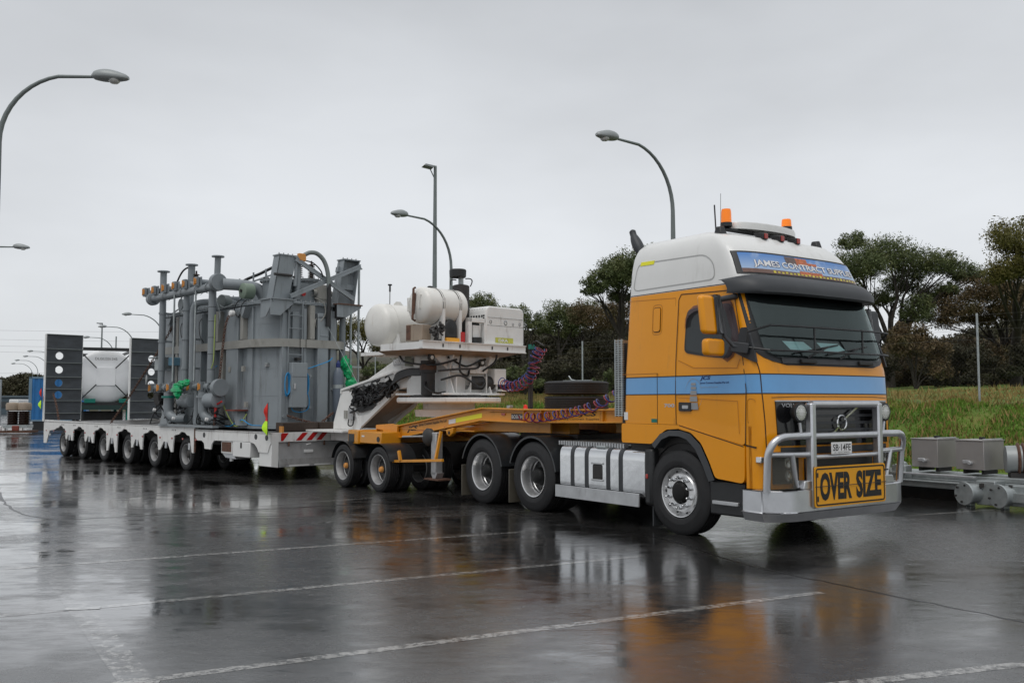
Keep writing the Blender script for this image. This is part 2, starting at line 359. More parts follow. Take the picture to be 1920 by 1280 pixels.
def veg_mat(name, cols, scale=.5, rough=.6):
    m = bpy.data.materials.new(name); n, l, b = nodes(m); b.inputs['Roughness'].default_value = rough; b.inputs['Specular IOR Level'].default_value = .3
    tc = n.new('ShaderNodeTexCoord'); z = n.new('ShaderNodeTexNoise'); z.inputs['Scale'].default_value = scale; z.inputs['Detail'].default_value = 8; z.inputs['Roughness'].default_value = .7; l.new(tc.outputs['Object'], z.inputs['Vector'])
    r = n.new('ShaderNodeValToRGB'); l.new(z.outputs['Fac'], r.inputs[0]); k = len(cols); el = r.color_ramp.elements
    el[0].position = .3; el[0].color = (*cols[0], 1); el[1].position = .7; el[1].color = (*cols[-1], 1)
    for i in range(1, k - 1): q = el.new(.3 + .4 * i / (k - 1)); q.color = (*cols[i], 1)
    l.new(r.outputs[0], b.inputs['Base Color']); return m
M['leafgreen'] = veg_mat('gum_leaves', [(.042, .06, .022), (.10, .125, .045), (.19, .19, .075)], 1.1)
M['leafred'] = veg_mat('reddish_leaves', [(.048, .05, .022), (.12, .08, .038), (.09, .10, .04)], .9)
M['leafyel'] = veg_mat('olive_leaves', [(.04, .048, .014), (.13, .12, .03), (.17, .14, .035)], .9)
M['leafdark'] = veg_mat('dark_scrub_leaves', [(.022, .026, .014), (.055, .048, .024), (.058, .07, .03)], .5)
M['bark'] = pm('bark', (.035, .028, .022), .8, var=.4, scale=5)
M['grassbase'] = veg_mat('grass_bank', [(.04, .075, .014), (.10, .16, .026), (.17, .15, .04)], .7, .9)
M['fencewire'] = pm('fence_wire', (.09, .09, .085), .6)
M['grass'] = veg_mat('green_grass', [(.07, .13, .015), (.12, .23, .025), (.21, .22, .04)], .9, .7)
M['drygrass'] = veg_mat('dry_grass', [(.19, .14, .05), (.28, .20, .07), (.14, .17, .04)], .8, .8)
# ------------------------------------------------------------------ the setting: ground, marks, bank
def quad_sheet(name, pts, z, m, **tg):
    b = MB(); b.add([(x, y, z) for x, y in pts], [tuple(range(len(pts)))]); return b.build(name, m, fix=False, **tg)
gb = MB(); gb.grid(lambda u, v: (u, v, 0), [-900 + 90 * i for i in range(21)], [-600] + [-100, 0, 20, 60, 120, 300, 900, 1500])
gb.build('ground', M['asphalt'], fix=False, kind='structure')
def strip(name, a, b_, w, z, m, segs=1, **tg):
    a, b_ = Vector((*a, 0)), Vector((*b_, 0)); d = (b_ - a).normalized(); s = Vector((-d.y, d.x, 0)) * w / 2
    return quad_sheet(name, [(a - s).xy, (b_ - s).xy, (b_ + s).xy, (a + s).xy], z, m, **tg)
for a, b_, mm in (((-2.18, 5.49), (2.62, 8.03), 'line'), ((-3.37, 7.385), (1.37, 9.9), 'line'), ((-4.9, 9.15), (.17, 11.77), 'line'),
                  ((-6.3, 10.9), (-.76, 13.5), 'faint'), ((-5.3, 13.6), (-2.34, 15.9), 'line'), ((1.75, 5.4), (6.2, 6.85), 'line'), ((-6.6, 5.75), (-3.42, 7.38), 'faint'),
                  ((-8.4, 7.6), (-4.95, 9.1), 'faint'), ((-6.2, 13.05), (-9.9, 11.2), 'faint'), ((5.6, 13.4), (8.2, 14.6), 'line')):
    strip('painted_line', a, b_, .10, .001, M[mm], kind='structure')
strip('painted_line', (-2.13, 5.44), (-8.9, 16.2), .19, .0006, M['faint'], kind='structure')
for c in ((-2.17, 5.47), (-3.36, 7.40)):
    strip('painted_line', (c[0] - .12, c[1] - .03), (c[0] + .14, c[1] + .03), .09, .0026, M['line'], kind='structure')
sm = pm('tar_seam', (.008, .008, .008), .3, var=.2)
def wob(name, P, w, seed):
    rnd = random.Random(seed); Q = spline([(x, y, .0012) for x, y in P], 10); b = MB(); V = []; F = []
    for i, p in enumerate(Q):
        d = (Q[min(i + 1, len(Q) - 1)] - Q[max(i - 1, 0)]).normalized(); s = Vector((-d.y, d.x, 0)); j = rnd.uniform(-.02, .02); ww = w * rnd.uniform(.5, 1.4) / 2
        V += [p + s * (j - ww), p + s * (j + ww)]
        if i: F.append((2 * i - 2, 2 * i - 1, 2 * i + 1, 2 * i))
    b.add(V, F).build(name, sm, fix=False, kind='structure')
wob('tar_seam', [(-10.3, 18.8), (-8, 14.9), (-6.43, 13.06), (-5.3, 13.4), (-3.0, 14.6), (-1.6, 15.4)], .05, 1)
wob('tar_seam', [(-1.6, 20.6), (-.9, 16), (.4, 13), (1.57, 11.58), (2.33, 9.39), (3.0, 8.2), (3.75, 6.96), (4.6, 5.6)], .035, 2)

FD = Vector((-.65, .76, 0)); FN = Vector((-.76, -.65, 0)); FP = Vector((12.5, 25, 0))   # fence direction, normal to the yard, a point
rg = random.Random(5)
def bank_h(n_):   # height by distance behind the asphalt edge (n_ = 0 at the edge, 3.5 at the fence)
    if n_ < 0: return 0
    if n_ < 3.5: t = n_ / 3.5; return 1.58 * (3 * t * t - 2 * t ** 3) ** .85
    if n_ < 16: return 1.58 + (n_ - 3.5) * .045
    if n_ < 60: return 2.14 + (n_ - 16) * .03
    return 3.46
def bank_p(s, n_, j=0):
    p = FP + FD * s - FN * (n_ - 3.5)
    h = bank_h(n_) + (.09 * math.sin(s * 1.3 + n_) * math.sin(n_ * 1.7 + s * .4) + .05 * math.sin(s * 3.1) if n_ > .3 else 0)
    return Vector((p.x, p.y, h))
ss = [-60 + i * .8 for i in range(130)]
nn = [-.15, 0.01, .25, .6, 1, 1.5, 2, 2.5, 3, 3.5, 4, 5, 6, 8, 10, 13, 16, 22, 30, 45, 60, 120]
bk = MB()
def bfn(s, n_):
    p = bank_p(s, n_)
    if n_ < .1: p.z = .006 if n_ > 0 else -.03; p += FN * (.12 * math.sin(s * 2.1) + .08 * math.sin(s * 5.3))
    return p
bk.grid(bfn, ss, nn); bk.build('grass_bank', M['grassbase'], fix=False, kind='structure')
def tufts(name, m, N_, srange, nfun, hfun, seed, wmul=1):
    r = np.random.default_rng(seed); s = r.uniform(*srange, N_); n_ = nfun(r, N_); V = np.zeros((N_ * 3, 3)); 
    P = np.array([tuple(bank_p(a, b_)) for a, b_ in zip(s, n_)])
    h = hfun(r, N_, n_); w_ = (.012 + r.random(N_) * .02) * wmul; a = r.uniform(0, 2 * math.pi, N_); lean = r.normal(0, .35, (N_, 2)) * h[:, None]
    V[0::3] = P + np.c_[np.cos(a) * w_, np.sin(a) * w_, -.02 * np.ones(N_)]
    V[1::3] = P - np.c_[np.cos(a) * w_, np.sin(a) * w_, .02 * np.ones(N_)]
    V[2::3] = P + np.c_[lean, h]
    me = bpy.data.meshes.new(name); me.vertices.add(N_ * 3); me.vertices.foreach_set('co', V.ravel()); me.loops.add(N_ * 3); me.polygons.add(N_)
    me.loops.foreach_set('vertex_index', np.arange(N_ * 3)); me.polygons.foreach_set('loop_start', np.arange(0, N_ * 3, 3)); me.materials.append(m); me.update(calc_edges=True)
    o = bpy.data.objects.new(name, me); COL.objects.link(o); return tag(o, kind='stuff')
tag(tufts('grass', M['grass'], 110000, (-14, 34), lambda r, n: r.uniform(.05, 3.6, n), lambda r, n, q: .03 + r.random(n) ** 2 * .09, 3, 1.3), 'short green grass on the bank behind the truck', 'grass')
tag(tufts('dry_grass', M['drygrass'], 60000, (-20, 40), lambda r, n: np.where(r.random(n) < .45, r.uniform(.1, 3.6, n) , r.uniform(3.3, 14, n)), lambda r, n, q: .05 + r.random(n) ** 2.5 * .22, 4, 1.2), 'yellowed dry grass growing along the chain-link fence', 'grass')
# ------------------------------------------------------------------ wheels
def tyre_prof(R, rim, W, grooves=4):
    h = W / 2; P = [(-h * .78, rim), (-h * .92, rim + .02), (-h, rim + (R - rim) * .35), (-h * .99, rim + (R - rim) * .42), (-h * .985, rim + (R - rim) * .43), (-h * .97, rim + (R - rim) * .72), (-h * .9, R - .035), (-h * .8, R - .006)]
    k = grooves; x0, x1 = -h * .74, h * .74; step = (x1 - x0) / (k * 2 + 1)
    for i in range(2 * k + 1):
        a = x0 + i * step; rr = R if i % 2 == 0 else R - .014
        P += [(a, rr), (a + step * .98, rr)]
    Q = [(-t, r) for t, r in P[:8]][::-1]
    return P + Q
def wheel(R, rim, W, style, parent, loc, hubcol='black', rimmat='rim', n=48, hs=1.0):
    """wheel disc with tyre, axis along local y, visible outer face towards -y"""
    wmb = MB()
    if style == 'steer':
        prof = [(-W * .40, rim), (-W * .44, rim * .985), (-W * .42, rim * .95), (-W * .20, rim * .91), (-W * .16, rim * .88), (-W * .30, rim * .80), (-W * .36, rim * .74), (-W * .36, rim * .47), (-W * .22, rim * .45), (-W * .2, .02)]
    else:
        prof = [(-W * .40, rim), (-W * .46, rim * .985), (-W * .44, rim * .94), (-W * .2, rim * .88), (W * .1, rim * .85), (W * .18, rim * .78), (W * .18, rim * .42), (W * .18, .02)]
    wmb.lathe(prof, (0, 0, 0), (0, 1, 0), n)
    wmb.lathe([(W * .4, rim), (W * .3, rim * .85), (0, rim * .8)], (0, 0, 0), (0, 1, 0), n)
    o = wmb.build('wheel', M[rimmat], parent, loc=loc, fix=True)
    MB().lathe(tyre_prof(R, rim, W), (0, 0, 0), (0, 1, 0), n).build('tyre', M['rubber'], o, ang=30)
    hb = MB()
    if style == 'steer':
        hb.lathe([(-W * .30, rim * .44), (-W * .38, rim * .42), (-W * .42, rim * .36), (-W * .50, rim * .33), (-W * .53, rim * .2), (-W * .53, .0)], (0, 0, 0), (0, 1, 0), 24)
    else:
        MB().lathe([(W * .175, rim * .80), (W * .15, rim * .72), (W * .10, rim * .5), (W * .10, .02)], (0, 0, 0), (0, 1, 0), 28).build('wheel_centre', M['black'], o)
        hb.lathe([(W * .18, rim * .46 * hs), (-W * .02, rim * .44 * hs), (-W * .22, rim * .38 * hs), (-W * .3, rim * .28 * hs), (-W * .31, 0)], (0, 0, 0), (0, 1, 0), 24)
    hb.build('hub', M['hubblack' if hubcol == 'black' else hubcol], o)
    nb = MB(); y0 = -W * .36 if style == 'steer' else W * .17; ln = .095 if style == 'steer' else .04
    for k in range(10):
        a = 2 * math.pi * (k + .5) / 10; c = (math.cos(a) * rim * .6, y0 + .01, math.sin(a) * rim * .6)
        nb.lathe([(0, .026), (-ln * .3, .026), (-ln * .35, .019), (-ln * .85, .018), (-ln, .007)], c, (0, 1, 0), 8)
    nb.build('wheel_nuts', M['chrome' if style == 'steer' else 'chassis'], o, kind='stuff')
    if style == 'steer':
        vb = MB()
        for k in range(10):
            a = 2 * math.pi * k / 10; c = Vector((math.cos(a) * rim * .835, -W * .262, math.sin(a) * rim * .835)); vb.cyl(c, c + Vector((0, -.006, 0)), .017, n=10)
        vb.build('vent_holes', M['black'], o, kind='stuff')
    return o

# ------------------------------------------------------------------ prime mover; x forward, y to its left, z up, origin under the front right wheel face
TR = R_(-54.894); TT = thing('prime_mover', 'orange prime mover with blue stripe, white roof and aluminium bull bar', 'truck', (2.019, 11.49, 0), TR)
YC = 1.245
def inset(z):
    for (a, b_), (c, d) in zip([(0, 0), (2.0, .0), (2.95, .055), (3.3, .09), (3.5, .13), (3.64, .20), (3.71, .32), (3.74, .5)], [(2.0, .0), (2.95, .055), (3.3, .09), (3.5, .13), (3.64, .20), (3.71, .32), (3.74, .5), (9, .5)]):
        if a <= z <= c: return b_ + (d - b_) * (z - a) / max(c - a, 1e-6)
def lerp(tab, z):
    if z <= tab[0][0]: return tab[0][1]
    for (a, b_), (c, d) in zip(tab, tab[1:]):
        if z <= c: return b_ + (d - b_) * (z - a) / (c - a)
    return tab[-1][1]
XC = [(.5, 1.42), (1.1, 1.42), (1.6, 1.40), (1.95, 1.37), (2.05, 1.355), (2.9, 1.10), (3.1, 1.06), (3.45, .90), (3.62, .70), (3.71, .4), (3.74, .1)]
X0 = [(.5, 1.13), (1.95, 1.12), (2.05, 1.10), (2.9, .80), (3.1, .74), (3.45, .58), (3.62, .40), (3.71, .15), (3.74, -.05)]
XR = [(1.0, -1.0), (2.95, -.93), (3.4, -.93), (3.6, -.91), (3.70, -.85), (3.74, -.72)]
PF = 3.4
def front_x(y, z):
    t = min(abs((y - YC) / (YC - inset(z))), 1); return lerp(X0, z) + (lerp(XC, z) - lerp(X0, z)) * (1 - t ** PF) ** (1 / PF)
def ring(z, xmin=None):
    i = inset(z); hw = YC - i; xr = lerp(XR, z) if xmin is None else xmin; P = []
    r = .09 if xmin is None else .005
    for k in range(5): a = R_(180 + 90 * k / 4); P.append((xr + r + r * math.cos(a), i + r + r * math.sin(a)))   # rear near corner
    for x in (.0, .5, 1): P.append((xr + .1 + (lerp(X0, z) - xr - .1) * (.25 + .25 * x * 2), i))
    for k in range(81):
        th = -math.pi / 2 + math.pi * k / 80; s_, c_ = math.sin(th), math.cos(th)
        y = YC + hw * math.copysign(abs(s_) ** (2 / PF), s_); x = lerp(X0, z) + (lerp(XC, z) - lerp(X0, z)) * max(c_, 0) ** (2 / PF); P.append((x, y))
    for x in (1, .5, 0): P.append((xr + .1 + (lerp(X0, z) - xr - .1) * (.25 + .25 * x * 2), 2 * YC - i))
    for k in range(5): a = R_(90 + 90 * k / 4); P.append((xr + r + r * math.cos(a), 2 * YC - i - r + r * math.sin(a)))
    return P
def loft(zs, cap0=False, cap1=False, xmin=None, off=0):
    b = MB(); R0 = [ring(z, xmin) for z in zs]; n = len(R0[0]); V = []; F = []
    for z, P in zip(zs, R0):
        for (x, y) in P:
            if off: cx, cy = .2, YC; d = Vector((x - cx, y - cy)).normalized() * off; x += d.x; y += d.y
            V.append((x, y, z))
    for j in range(len(zs) - 1):
        for k in range(n): k2 = (k + 1) % n; F.append((j * n + k, j * n + k2, (j + 1) * n + k2, (j + 1) * n + k))
    if cap0: F.append(tuple(range(n)))
    if cap1: F.append(tuple((len(zs) - 1) * n + k for k in range(n)))
    return b.add(V, F)
cab = loft([1.335, 1.45, 1.58, 1.708], cap0=True).add([], [])
up = loft([1.925, 2.0, 2.1, 2.3, 2.5, 2.7, 2.85, 2.95, 2.985]); cab.add(up.v, up.f)
cab = cab.build('cab_body', M['orange'], TT, ang=30)
loft([1.708, 1.8, 1.925]).build('stripe_band', M['blue'], TT, ang=30, label='sky blue painted stripe round the cab')
loft([2.985, 3.1, 3.2, 3.3, 3.4, 3.5, 3.57, 3.62, 3.66, 3.69, 3.71, 3.727, 3.74], cap1=True).build('cab_roof', M['white'], TT, ang=40)
for z in (1.700, 1.920): loft([z, z + .012], off=.003).build('pinstripe', M['dark'], TT, ang=30)
loft([2.99, 3.0], off=.003).build('pinstripe', M['charcoal'], TT, ang=30)

def side_poly(poly, off, thick, name, m, parent, rnd=.03, bevel=0, near=True, **tg):
    P = rpoly(poly, rnd) if rnd else poly; n = len(P); V = []
    for t in (off, off - thick):
        for (x, z) in P: y = inset(z) - t; V.append((x, y if near else 2 * YC - y, z))
    F = [tuple(range(n)), tuple(range(2 * n - 1, n - 1, -1))] + [(i, i + n, (i + 1) % n + n, (i + 1) % n) for i in range(n)]
    return MB().add(V, F).build(name, m, parent, bevel=bevel, **tg)
def side_line(P, wd, name='panel_gap_or_crease', parent=None, off=.0025, m='seam', closed=False, near=True):
    b = MB(); P = list(P) + ([P[0]] if closed else [])
    for (x0, z0), (x1, z1) in zip(P, P[1:]):
        d = Vector((x1 - x0, z1 - z0)); L_ = d.length
        if L_ < 1e-5: continue
        n_ = Vector((-d.y, d.x)) / L_ * wd / 2; V = []
        for (x, z) in ((x0 - n_.x, z0 - n_.y), (x1 - n_.x, z1 - n_.y), (x1 + n_.x, z1 + n_.y), (x0 + n_.x, z0 + n_.y)):
            y = inset(z) - off; V.append((x, y if near else 2 * YC - y, z))
        b.add(V, [(0, 1, 2, 3)])
    return b.build(name, M[m], parent or cab, fix=False)
def front_patch(z0, z1, yl, yr, off, name, m, parent, nu=18, nv=8, thick=.02, **tg):
    zs = [z0 + (z1 - z0) * j / nv for j in range(nv + 1)]; b = MB()
    def fn(u, z):
        a, c = yl(z), yr(z); y = a + (c - a) * u; e_ = .002; nx = Vector((1, -(front_x(y + e_, z) - front_x(y - e_, z)) / (2 * e_) if abs(y - YC) < YC - inset(z) - .02 else 0, 0)); 
        nx.y = max(-3, min(3, nx.y)); nx.normalize(); return Vector((front_x(y, z), y, z)) + nx * off
    b.grid(fn, [i / nu for i in range(nu + 1)], zs, thick=(-thick, 0, 0) if thick else None)
    return b.build(name, m, parent, **tg)
def fpt(off):
    def f(y, z):
        return Vector((front_x(y, z) + off, y, z))
    return f

# door with window
door = side_poly([(.0, 1.34), (1.075, 1.12), (1.10, 1.70), (1.0, 2.42), (.90, 2.86), (.84, 2.905), (.06, 2.93), (.02, 2.88)], .004, .012, 'door', M['orange'], TT, rnd=.05)
side_poly([(.0, 1.708), (1.10, 1.708), (1.098, 1.925), (.0, 1.925)], .006, .006, 'door_stripe', M['blue'], door, rnd=0)
side_line([(.0, 1.34), (-.005, 1.7), (.0, 2.1), (.02, 2.87), (.06, 2.935), (.84, 2.91), (.91, 2.86), (1.01, 2.42), (1.107, 1.75), (1.085, 1.12)], .012, parent=door, off=.0085)
side_line([(.0, 1.705), (1.1, 1.705)], .012, 'pinstripe', door, .009, 'dark'); side_line([(.0, 1.925), (1.1, 1.925)], .012, 'pinstripe', door, .009, 'dark')
side_poly([(.135, 2.21), (.16, 2.70), (.22, 2.74), (.86, 2.765), (.93, 2.62), (1.0, 2.34), (.86, 2.11), (.50, 2.15)], .009, .012, 'door_window_frame', M['black'], door, rnd=.07)
dw = side_poly([(.165, 2.235), (.185, 2.68), (.24, 2.715), (.72, 2.735), (.76, 2.14), (.5, 2.175)], .0125, .01, 'door_window', M['mirrorglass'], door, rnd=.05)
side_poly([(.775, 2.15), (.74, 2.735), (.85, 2.745), (.97, 2.35), (.86, 2.14)], .0125, .01, 'quarter_window', M['mirrorglass'], door, rnd=.03)
wv = MB(); rail = [(.14, 2.50), (.145, 2.62), (.19, 2.72), (.28, 2.775), (.6, 2.80), (.85, 2.81), (.9, 2.74), (.95, 2.6), (1.0, 2.42), (.99, 2.28), (.93, 2.13), (.84, 2.07)]
inn = [(.20, 2.53), (.205, 2.6), (.25, 2.66), (.33, 2.70), (.6, 2.72), (.78, 2.72), (.82, 2.68), (.87, 2.55), (.93, 2.42), (.92, 2.30), (.87, 2.18), (.8, 2.11)]
V = [(x, inset(z) - .015, z) for x, z in rail] + [(x, inset(z) - .055, z) for x, z in inn]; k = len(rail)
wv.add(V, [(i, i + 1, i + 1 + k, i + k) for i in range(k - 1)]); wv.build('weather_shield', M['smoke'], door)
hd = side_poly([(.055, 1.50), (.055, 1.61), (.26, 1.605), (.26, 1.50)], .02, .03, 'door_handle', M['black'], door, rnd=.02)
side_poly([(.12, 1.53), (.12, 1.57), (.22, 1.57), (.22, 1.53)], .026, .01, 'handle_grip', M['alloy'], hd, rnd=.008)
# panel outlines on the side; crease shade painted as flat darker strips
side_line([(-.98, 1.97), (-.32, 1.97), (-.31, 1.94)], .008, m='creaseshade'); side_line([(-.33, 1.335), (-.33, 1.97)], .009); side_line([(-.04, 1.34), (-.04, 2.90), (-.9, 2.93)], .006, m='creaseshade')
side_line([(.03, 1.665), (.98, 1.62), (1.0, 1.25)], .006, parent=door, off=.009, m='creaseshade')
side_line([(.04, 2.12), (.30, 2.02), (.98, 2.0), (1.02, 2.1)], .007, parent=door, off=.009, m='creaseshade')
side_line(rrect(-.44, 2.46, -.27, 2.84, .05), .006, m='creaseshade', closed=True)
side_poly(rrect(-.415, 2.50, -.30, 2.80, .03), .012, .02, 'side_vent_cover', M['orange'], TT, rnd=0); side_line(rrect(-.42, 2.495, -.295, 2.805, .03), .009, closed=True, off=.006)
pa = rpoly([(-.83, 3.06), (-.77, 3.42), (.40, 3.395), (.56, 3.28), (.60, 3.07)], .09)
side_line(pa, .014, 'roof_panel_outline', TT, .004, 'roofshade', closed=True)
side_poly([(-.73, 3.385), (-.72, 3.435), (-.47, 3.43), (-.48, 3.38)], .006, .006, 'reflective_tape', M['tape'], TT, rnd=0)
# lower side skins: sleeper rear, arch and door step cover
side_poly([(-1.0, 1.085), (-.44, 1.085), (-.30, 1.20), (-.18, 1.27), (.05, 1.285), (.05, 1.33), (-1.0, 1.333)], .004, .05, 'rear_skirt', M['orange'], TT, rnd=.03)
arch_o = [(-.43, 1.08), (-.28, 1.215), (-.12, 1.262), (.08, 1.262), (.24, 1.225), (.40, 1.10), (.52, .90), (.615, .70)]
side_poly([(.02, 1.34), (.02, 1.285), (.24, 1.245), (.41, 1.12), (.53, .92), (.625, .725), (1.03, .69), (1.065, .73), (1.075, 1.115)], .008, .06, 'step_cover', M['orange'], TT, rnd=.04)
side_line([(.05, 1.327), (1.06, 1.105)], .012, parent=TT, off=.0095)
ab = MB(); V = []
arch_i = [(-.36, 1.03), (-.24, 1.145), (-.10, 1.195), (.06, 1.195), (.19, 1.16), (.33, 1.05), (.45, .86), (.54, .68)]
k = len(arch_o); V = [(x, -.012, z) for x, z in arch_o] + [(x, -.03, z) for x, z in arch_i] + [(x, .22, z) for x, z in arch_i]
ab.add(V, [(i, i + 1, i + 1 + k, i + k) for i in range(k - 1)] + [(i + k, i + 1 + k, i + 1 + 2 * k, i + 2 * k) for i in range(k - 1)])
ab.build('wheel_arch_trim', M['charcoal'], TT)
MB().box((-.95, .12, .62), (1.2, 2.37, 1.33)).build('engine_bay', M['chassis'], TT)
MB().box((-.9, .55, .45), (1.25, 1.95, .7)).build('engine_sump', M['chassis'], TT)
# step block below the door, bumper corner
MB().box((.50, .03, .30), (1.03, .3, .69)).build('step_box', M['black'], TT, bevel=.02)
st = MB().box((.56, .0, .42), (.95, .1, .465)); st.build('entry_step', M['alloy'], TT, bevel=.008)
loft([.58, .8, 1.0, 1.15, 1.337], cap0=True, xmin=1.085).build('bumper', M['orange'], TT, ang=30)
side_line([(1.09, 1.12), (1.24, 1.10)], .02, 'panel_gap_or_crease', TT, .003)
side_line(rpoly([(1.12, 1.36), (1.12, 1.63), (1.16, 1.65), (1.24, 1.63)], .03), .006, m='creaseshade')
# front fascia
NL = lambda z: .2 + .03 * (1.62 - z); NR = lambda z: 2.29 - .03 * (1.62 - z)
front_patch(1.12, 1.615, NL, NR, .012, 'grille', M['gloss'], TT, thick=.03)
g = MB()
for i in range(5):
    z = 1.19 + i * .082
    g.grid(lambda u, v: fpt(.03)(u, v), [.5 + i_ * .075 for i_ in range(21)], [z, z + .03], thick=(-.03, 0, 0))
g.build('grille_slats', M['charcoal'], TT)
front_patch(1.615, 1.63, lambda z: .2, lambda z: 2.29, .018, 'grille_trim', M['alloy'], TT, nv=1)
em = MB(); em.tube([fpt(.05)(1.245 + .085 * math.cos(R_(a)), 1.37 + .085 * math.sin(R_(a))) for a in range(0, 361, 20)], .011, 8, caps=False)
em.bar(fpt(.05)(1.06, 1.24), fpt(.05)(1.17, 1.315), .022, .012, (1, 0, 0)); em.bar(fpt(.05)(1.32, 1.425), fpt(.05)(1.66, 1.60), .022, .012, (1, 0, 0))
em.build('grille_emblem', M['chrome'], TT)
text('VOLVO', lambda u, v: fpt(.016)(.27 + u, 1.55 + v), .30, .045, 'maker_lettering', M['alloy'], TT, bold=.02)
front_patch(1.02, 1.10, lambda z: .25, lambda z: 2.24, .008, 'front_trim', M['charcoal'], TT, nv=2)
front_patch(.62, .97, lambda z: .60, lambda z: 1.89, .01, 'lower_grille', M['black'], TT, nv=3)
for a, b_ in ((.14, .50), (1.99, 2.35)):
    hl = front_patch(.70, 1.02, lambda z, a=a: a, lambda z, b_=b_: b_, .012, 'headlight', M['gloss'], TT, nu=8, nv=4)
    for zc in (.79, .93):
        yc = (a + b_) / 2; MB().lathe([(0, .06), (.02, .062), (.021, .05), (.005, .0)], fpt(.01)(yc, zc), (1, 0, 0), 20).build('lamp_reflector', M['chrome'], hl)
    front_patch(.69, 1.03, lambda z, a=a: a - .02, lambda z, b_=b_: b_ + .02, .05, 'headlight_cover', M['clear'], TT, nu=8, nv=4, thick=0)
MB().box((1.22, -.002, .93), (1.30, .06, 1.0)).build('marker_lamp', M['chrome'], TT, bevel=.01)
def fseam(P, wd=.008, name='panel_gap_or_crease'):
    b = MB()
    for (a, c) in zip(P, P[1:]):
        
        for i in range(6):
            p_, q_2 = [tuple(a[j] + (c[j] - a[j]) * (i + t) / 6 for j in (0, 1)) for t in (0, 1)]; b.bar(fpt(.0015)(*p_), fpt(.0015)(*q_2), wd, .006, (1, 0, 0))
    b.build(name, M['seam'], TT)
fseam([(.04, 2.06), (.055, 1.9), (.06, 1.7), (.075, 1.4), (.08, 1.1), (.08, .7)], .012); fseam([(2.45, 2.06), (2.43, 1.7), (2.41, 1.1)], .012)
fseam([(.16, 1.66), (.5, 1.672), (1.2, 1.675), (2.0, 1.672), (2.33, 1.66)], .005)
# windscreen
def wl(z): return lerp([(2.03, .42), (2.06, .25), (2.12, .10), (2.20, .045), (2.9, .075)], z)
front_patch(2.03, 2.92, wl, lambda z: 2 * YC - wl(z), .006, 'surround_and_dark_backing', M['black'], TT, nu=30, nv=22, thick=.012)  # black rim; its middle paints the unlit cab behind the glass
for i, (y0, y1) in enumerate(((.55, .98), (1.15, 1.62))):
    front_patch(2.19, 2.31, lambda z, y0=y0: y0 + (z - 2.19) * -1.0, lambda z, y1=y1: y1 - (z - 2.19) * 1.6, .017, 'dashboard_paper', M['paper'], TT, nu=16, nv=4, thick=.001)
sh = front_patch(2.70, 2.9, lambda z: .14, lambda z: 2.35, .016, 'sun_band', M['black'], TT, nu=30, nv=4, thick=.002)
def gl(z): return lerp([(2.12, .30), (2.15, .20), (2.22, .14), (2.88, .125)], z)
front_patch(2.12, 2.88, gl, lambda z: 2 * YC - gl(z), .030, 'windscreen', M['glass'], TT, nu=40, nv=14, thick=0)
front_patch(2.05, 2.12, lambda z: .35, lambda z: 2.14, .02, 'wiper_cowl', M['charcoal'], TT, nv=2)
for y0, y1 in ((.75, 1.35), (1.35, 1.95)):
    wp = MB(); P0 = fpt(.045)(y0, 2.12); P1 = fpt(.055)((y0 + y1) / 2 + .12, 2.26); wp.tube([P0, P1], .011, 6)
    wp.tube([fpt(.05)(y0 - .22 + .85 * t, 2.17 + .12 * t) for t in (0, .25, .5, .75, 1)], .009, 6); wp.build('wiper', M['black'], TT)
for yv in (.62, 1.72): MB().box((1.36, yv, 2.055), (1.40, yv + .28, 2.105)).build('cowl_vent', M['black'], TT, bevel=.01)
for s_ in (0, 1):   # door-pillar trim by the mirror
    P = [(.93, 2.18), (1.02, 2.46), (1.12, 2.46), (1.22, 2.20), (1.26, 2.05), (1.12, 2.10)]
    side_poly(P, .012, .03, 'pillar_trim', M['charcoal'], TT, rnd=.02, near=not s_)
# stone guard rail in front of the windscreen
rl = MB()
zz = (2.47, 2.19)
for z in zz: rl.tube([fpt(.0)(y, 2.2 if z < 2.3 else 2.2) + Vector((.13, 0, z - 2.2)) for y in (.12, .4, .8, 1.245, 1.7, 2.1, 2.37)], .013, 6)
for y in (.80, 1.72): rl.tube([fpt(0)(y, 2.2) + Vector((.13, 0, z - 2.2)) for z in zz], .013, 6)
for y, q in ((.12, -.03), (2.37, 2.52)): rl.tube([fpt(0)(y, 2.2) + Vector((.13, 0, .27)), (1.16, q, 2.40), (1.14, q, 2.23), fpt(0)(y, 2.2) + Vector((.13, 0, -.01))], .013, 6)
rl.build('screen_guard_rail', M['black'], TT)
# sun visor
vb = MB()
def vz(u, v):
    y = -.03 + u * 2.55; t = abs((y - YC) / 1.275)
    xs = lerp(X0, 2.9) - .04 + (lerp(XC, 2.9) + .02 - lerp(X0, 2.9)) * (1 - min(t, 1) ** 3.4) ** (1 / 3.4)
    prof = [(0.0, 3.10), (.09, 3.085), (.19, 3.02), (.245, 2.94), (.25, 2.87), (.22, 2.845)]; k = v * 5; i = min(int(k), 4); f = k - i
    px = prof[i][0] * (1 - f) + prof[i + 1][0] * f; pz = prof[i][1] * (1 - f) + prof[i + 1][1] * f
    sc = 1 - .45 * t ** 5; pz = 2.96 + (pz - 2.96) * (1 - .35 * t ** 8)
    return Vector((xs + px * sc, y, pz - .02 * t ** 4))
vb.grid(vz, [i / 28 for i in range(29)], [i / 10 for i in range(11)], thick=(-.03, 0, .006)); vis = vb.build('sun_visor', M['charcoal'], TT, ang=45)
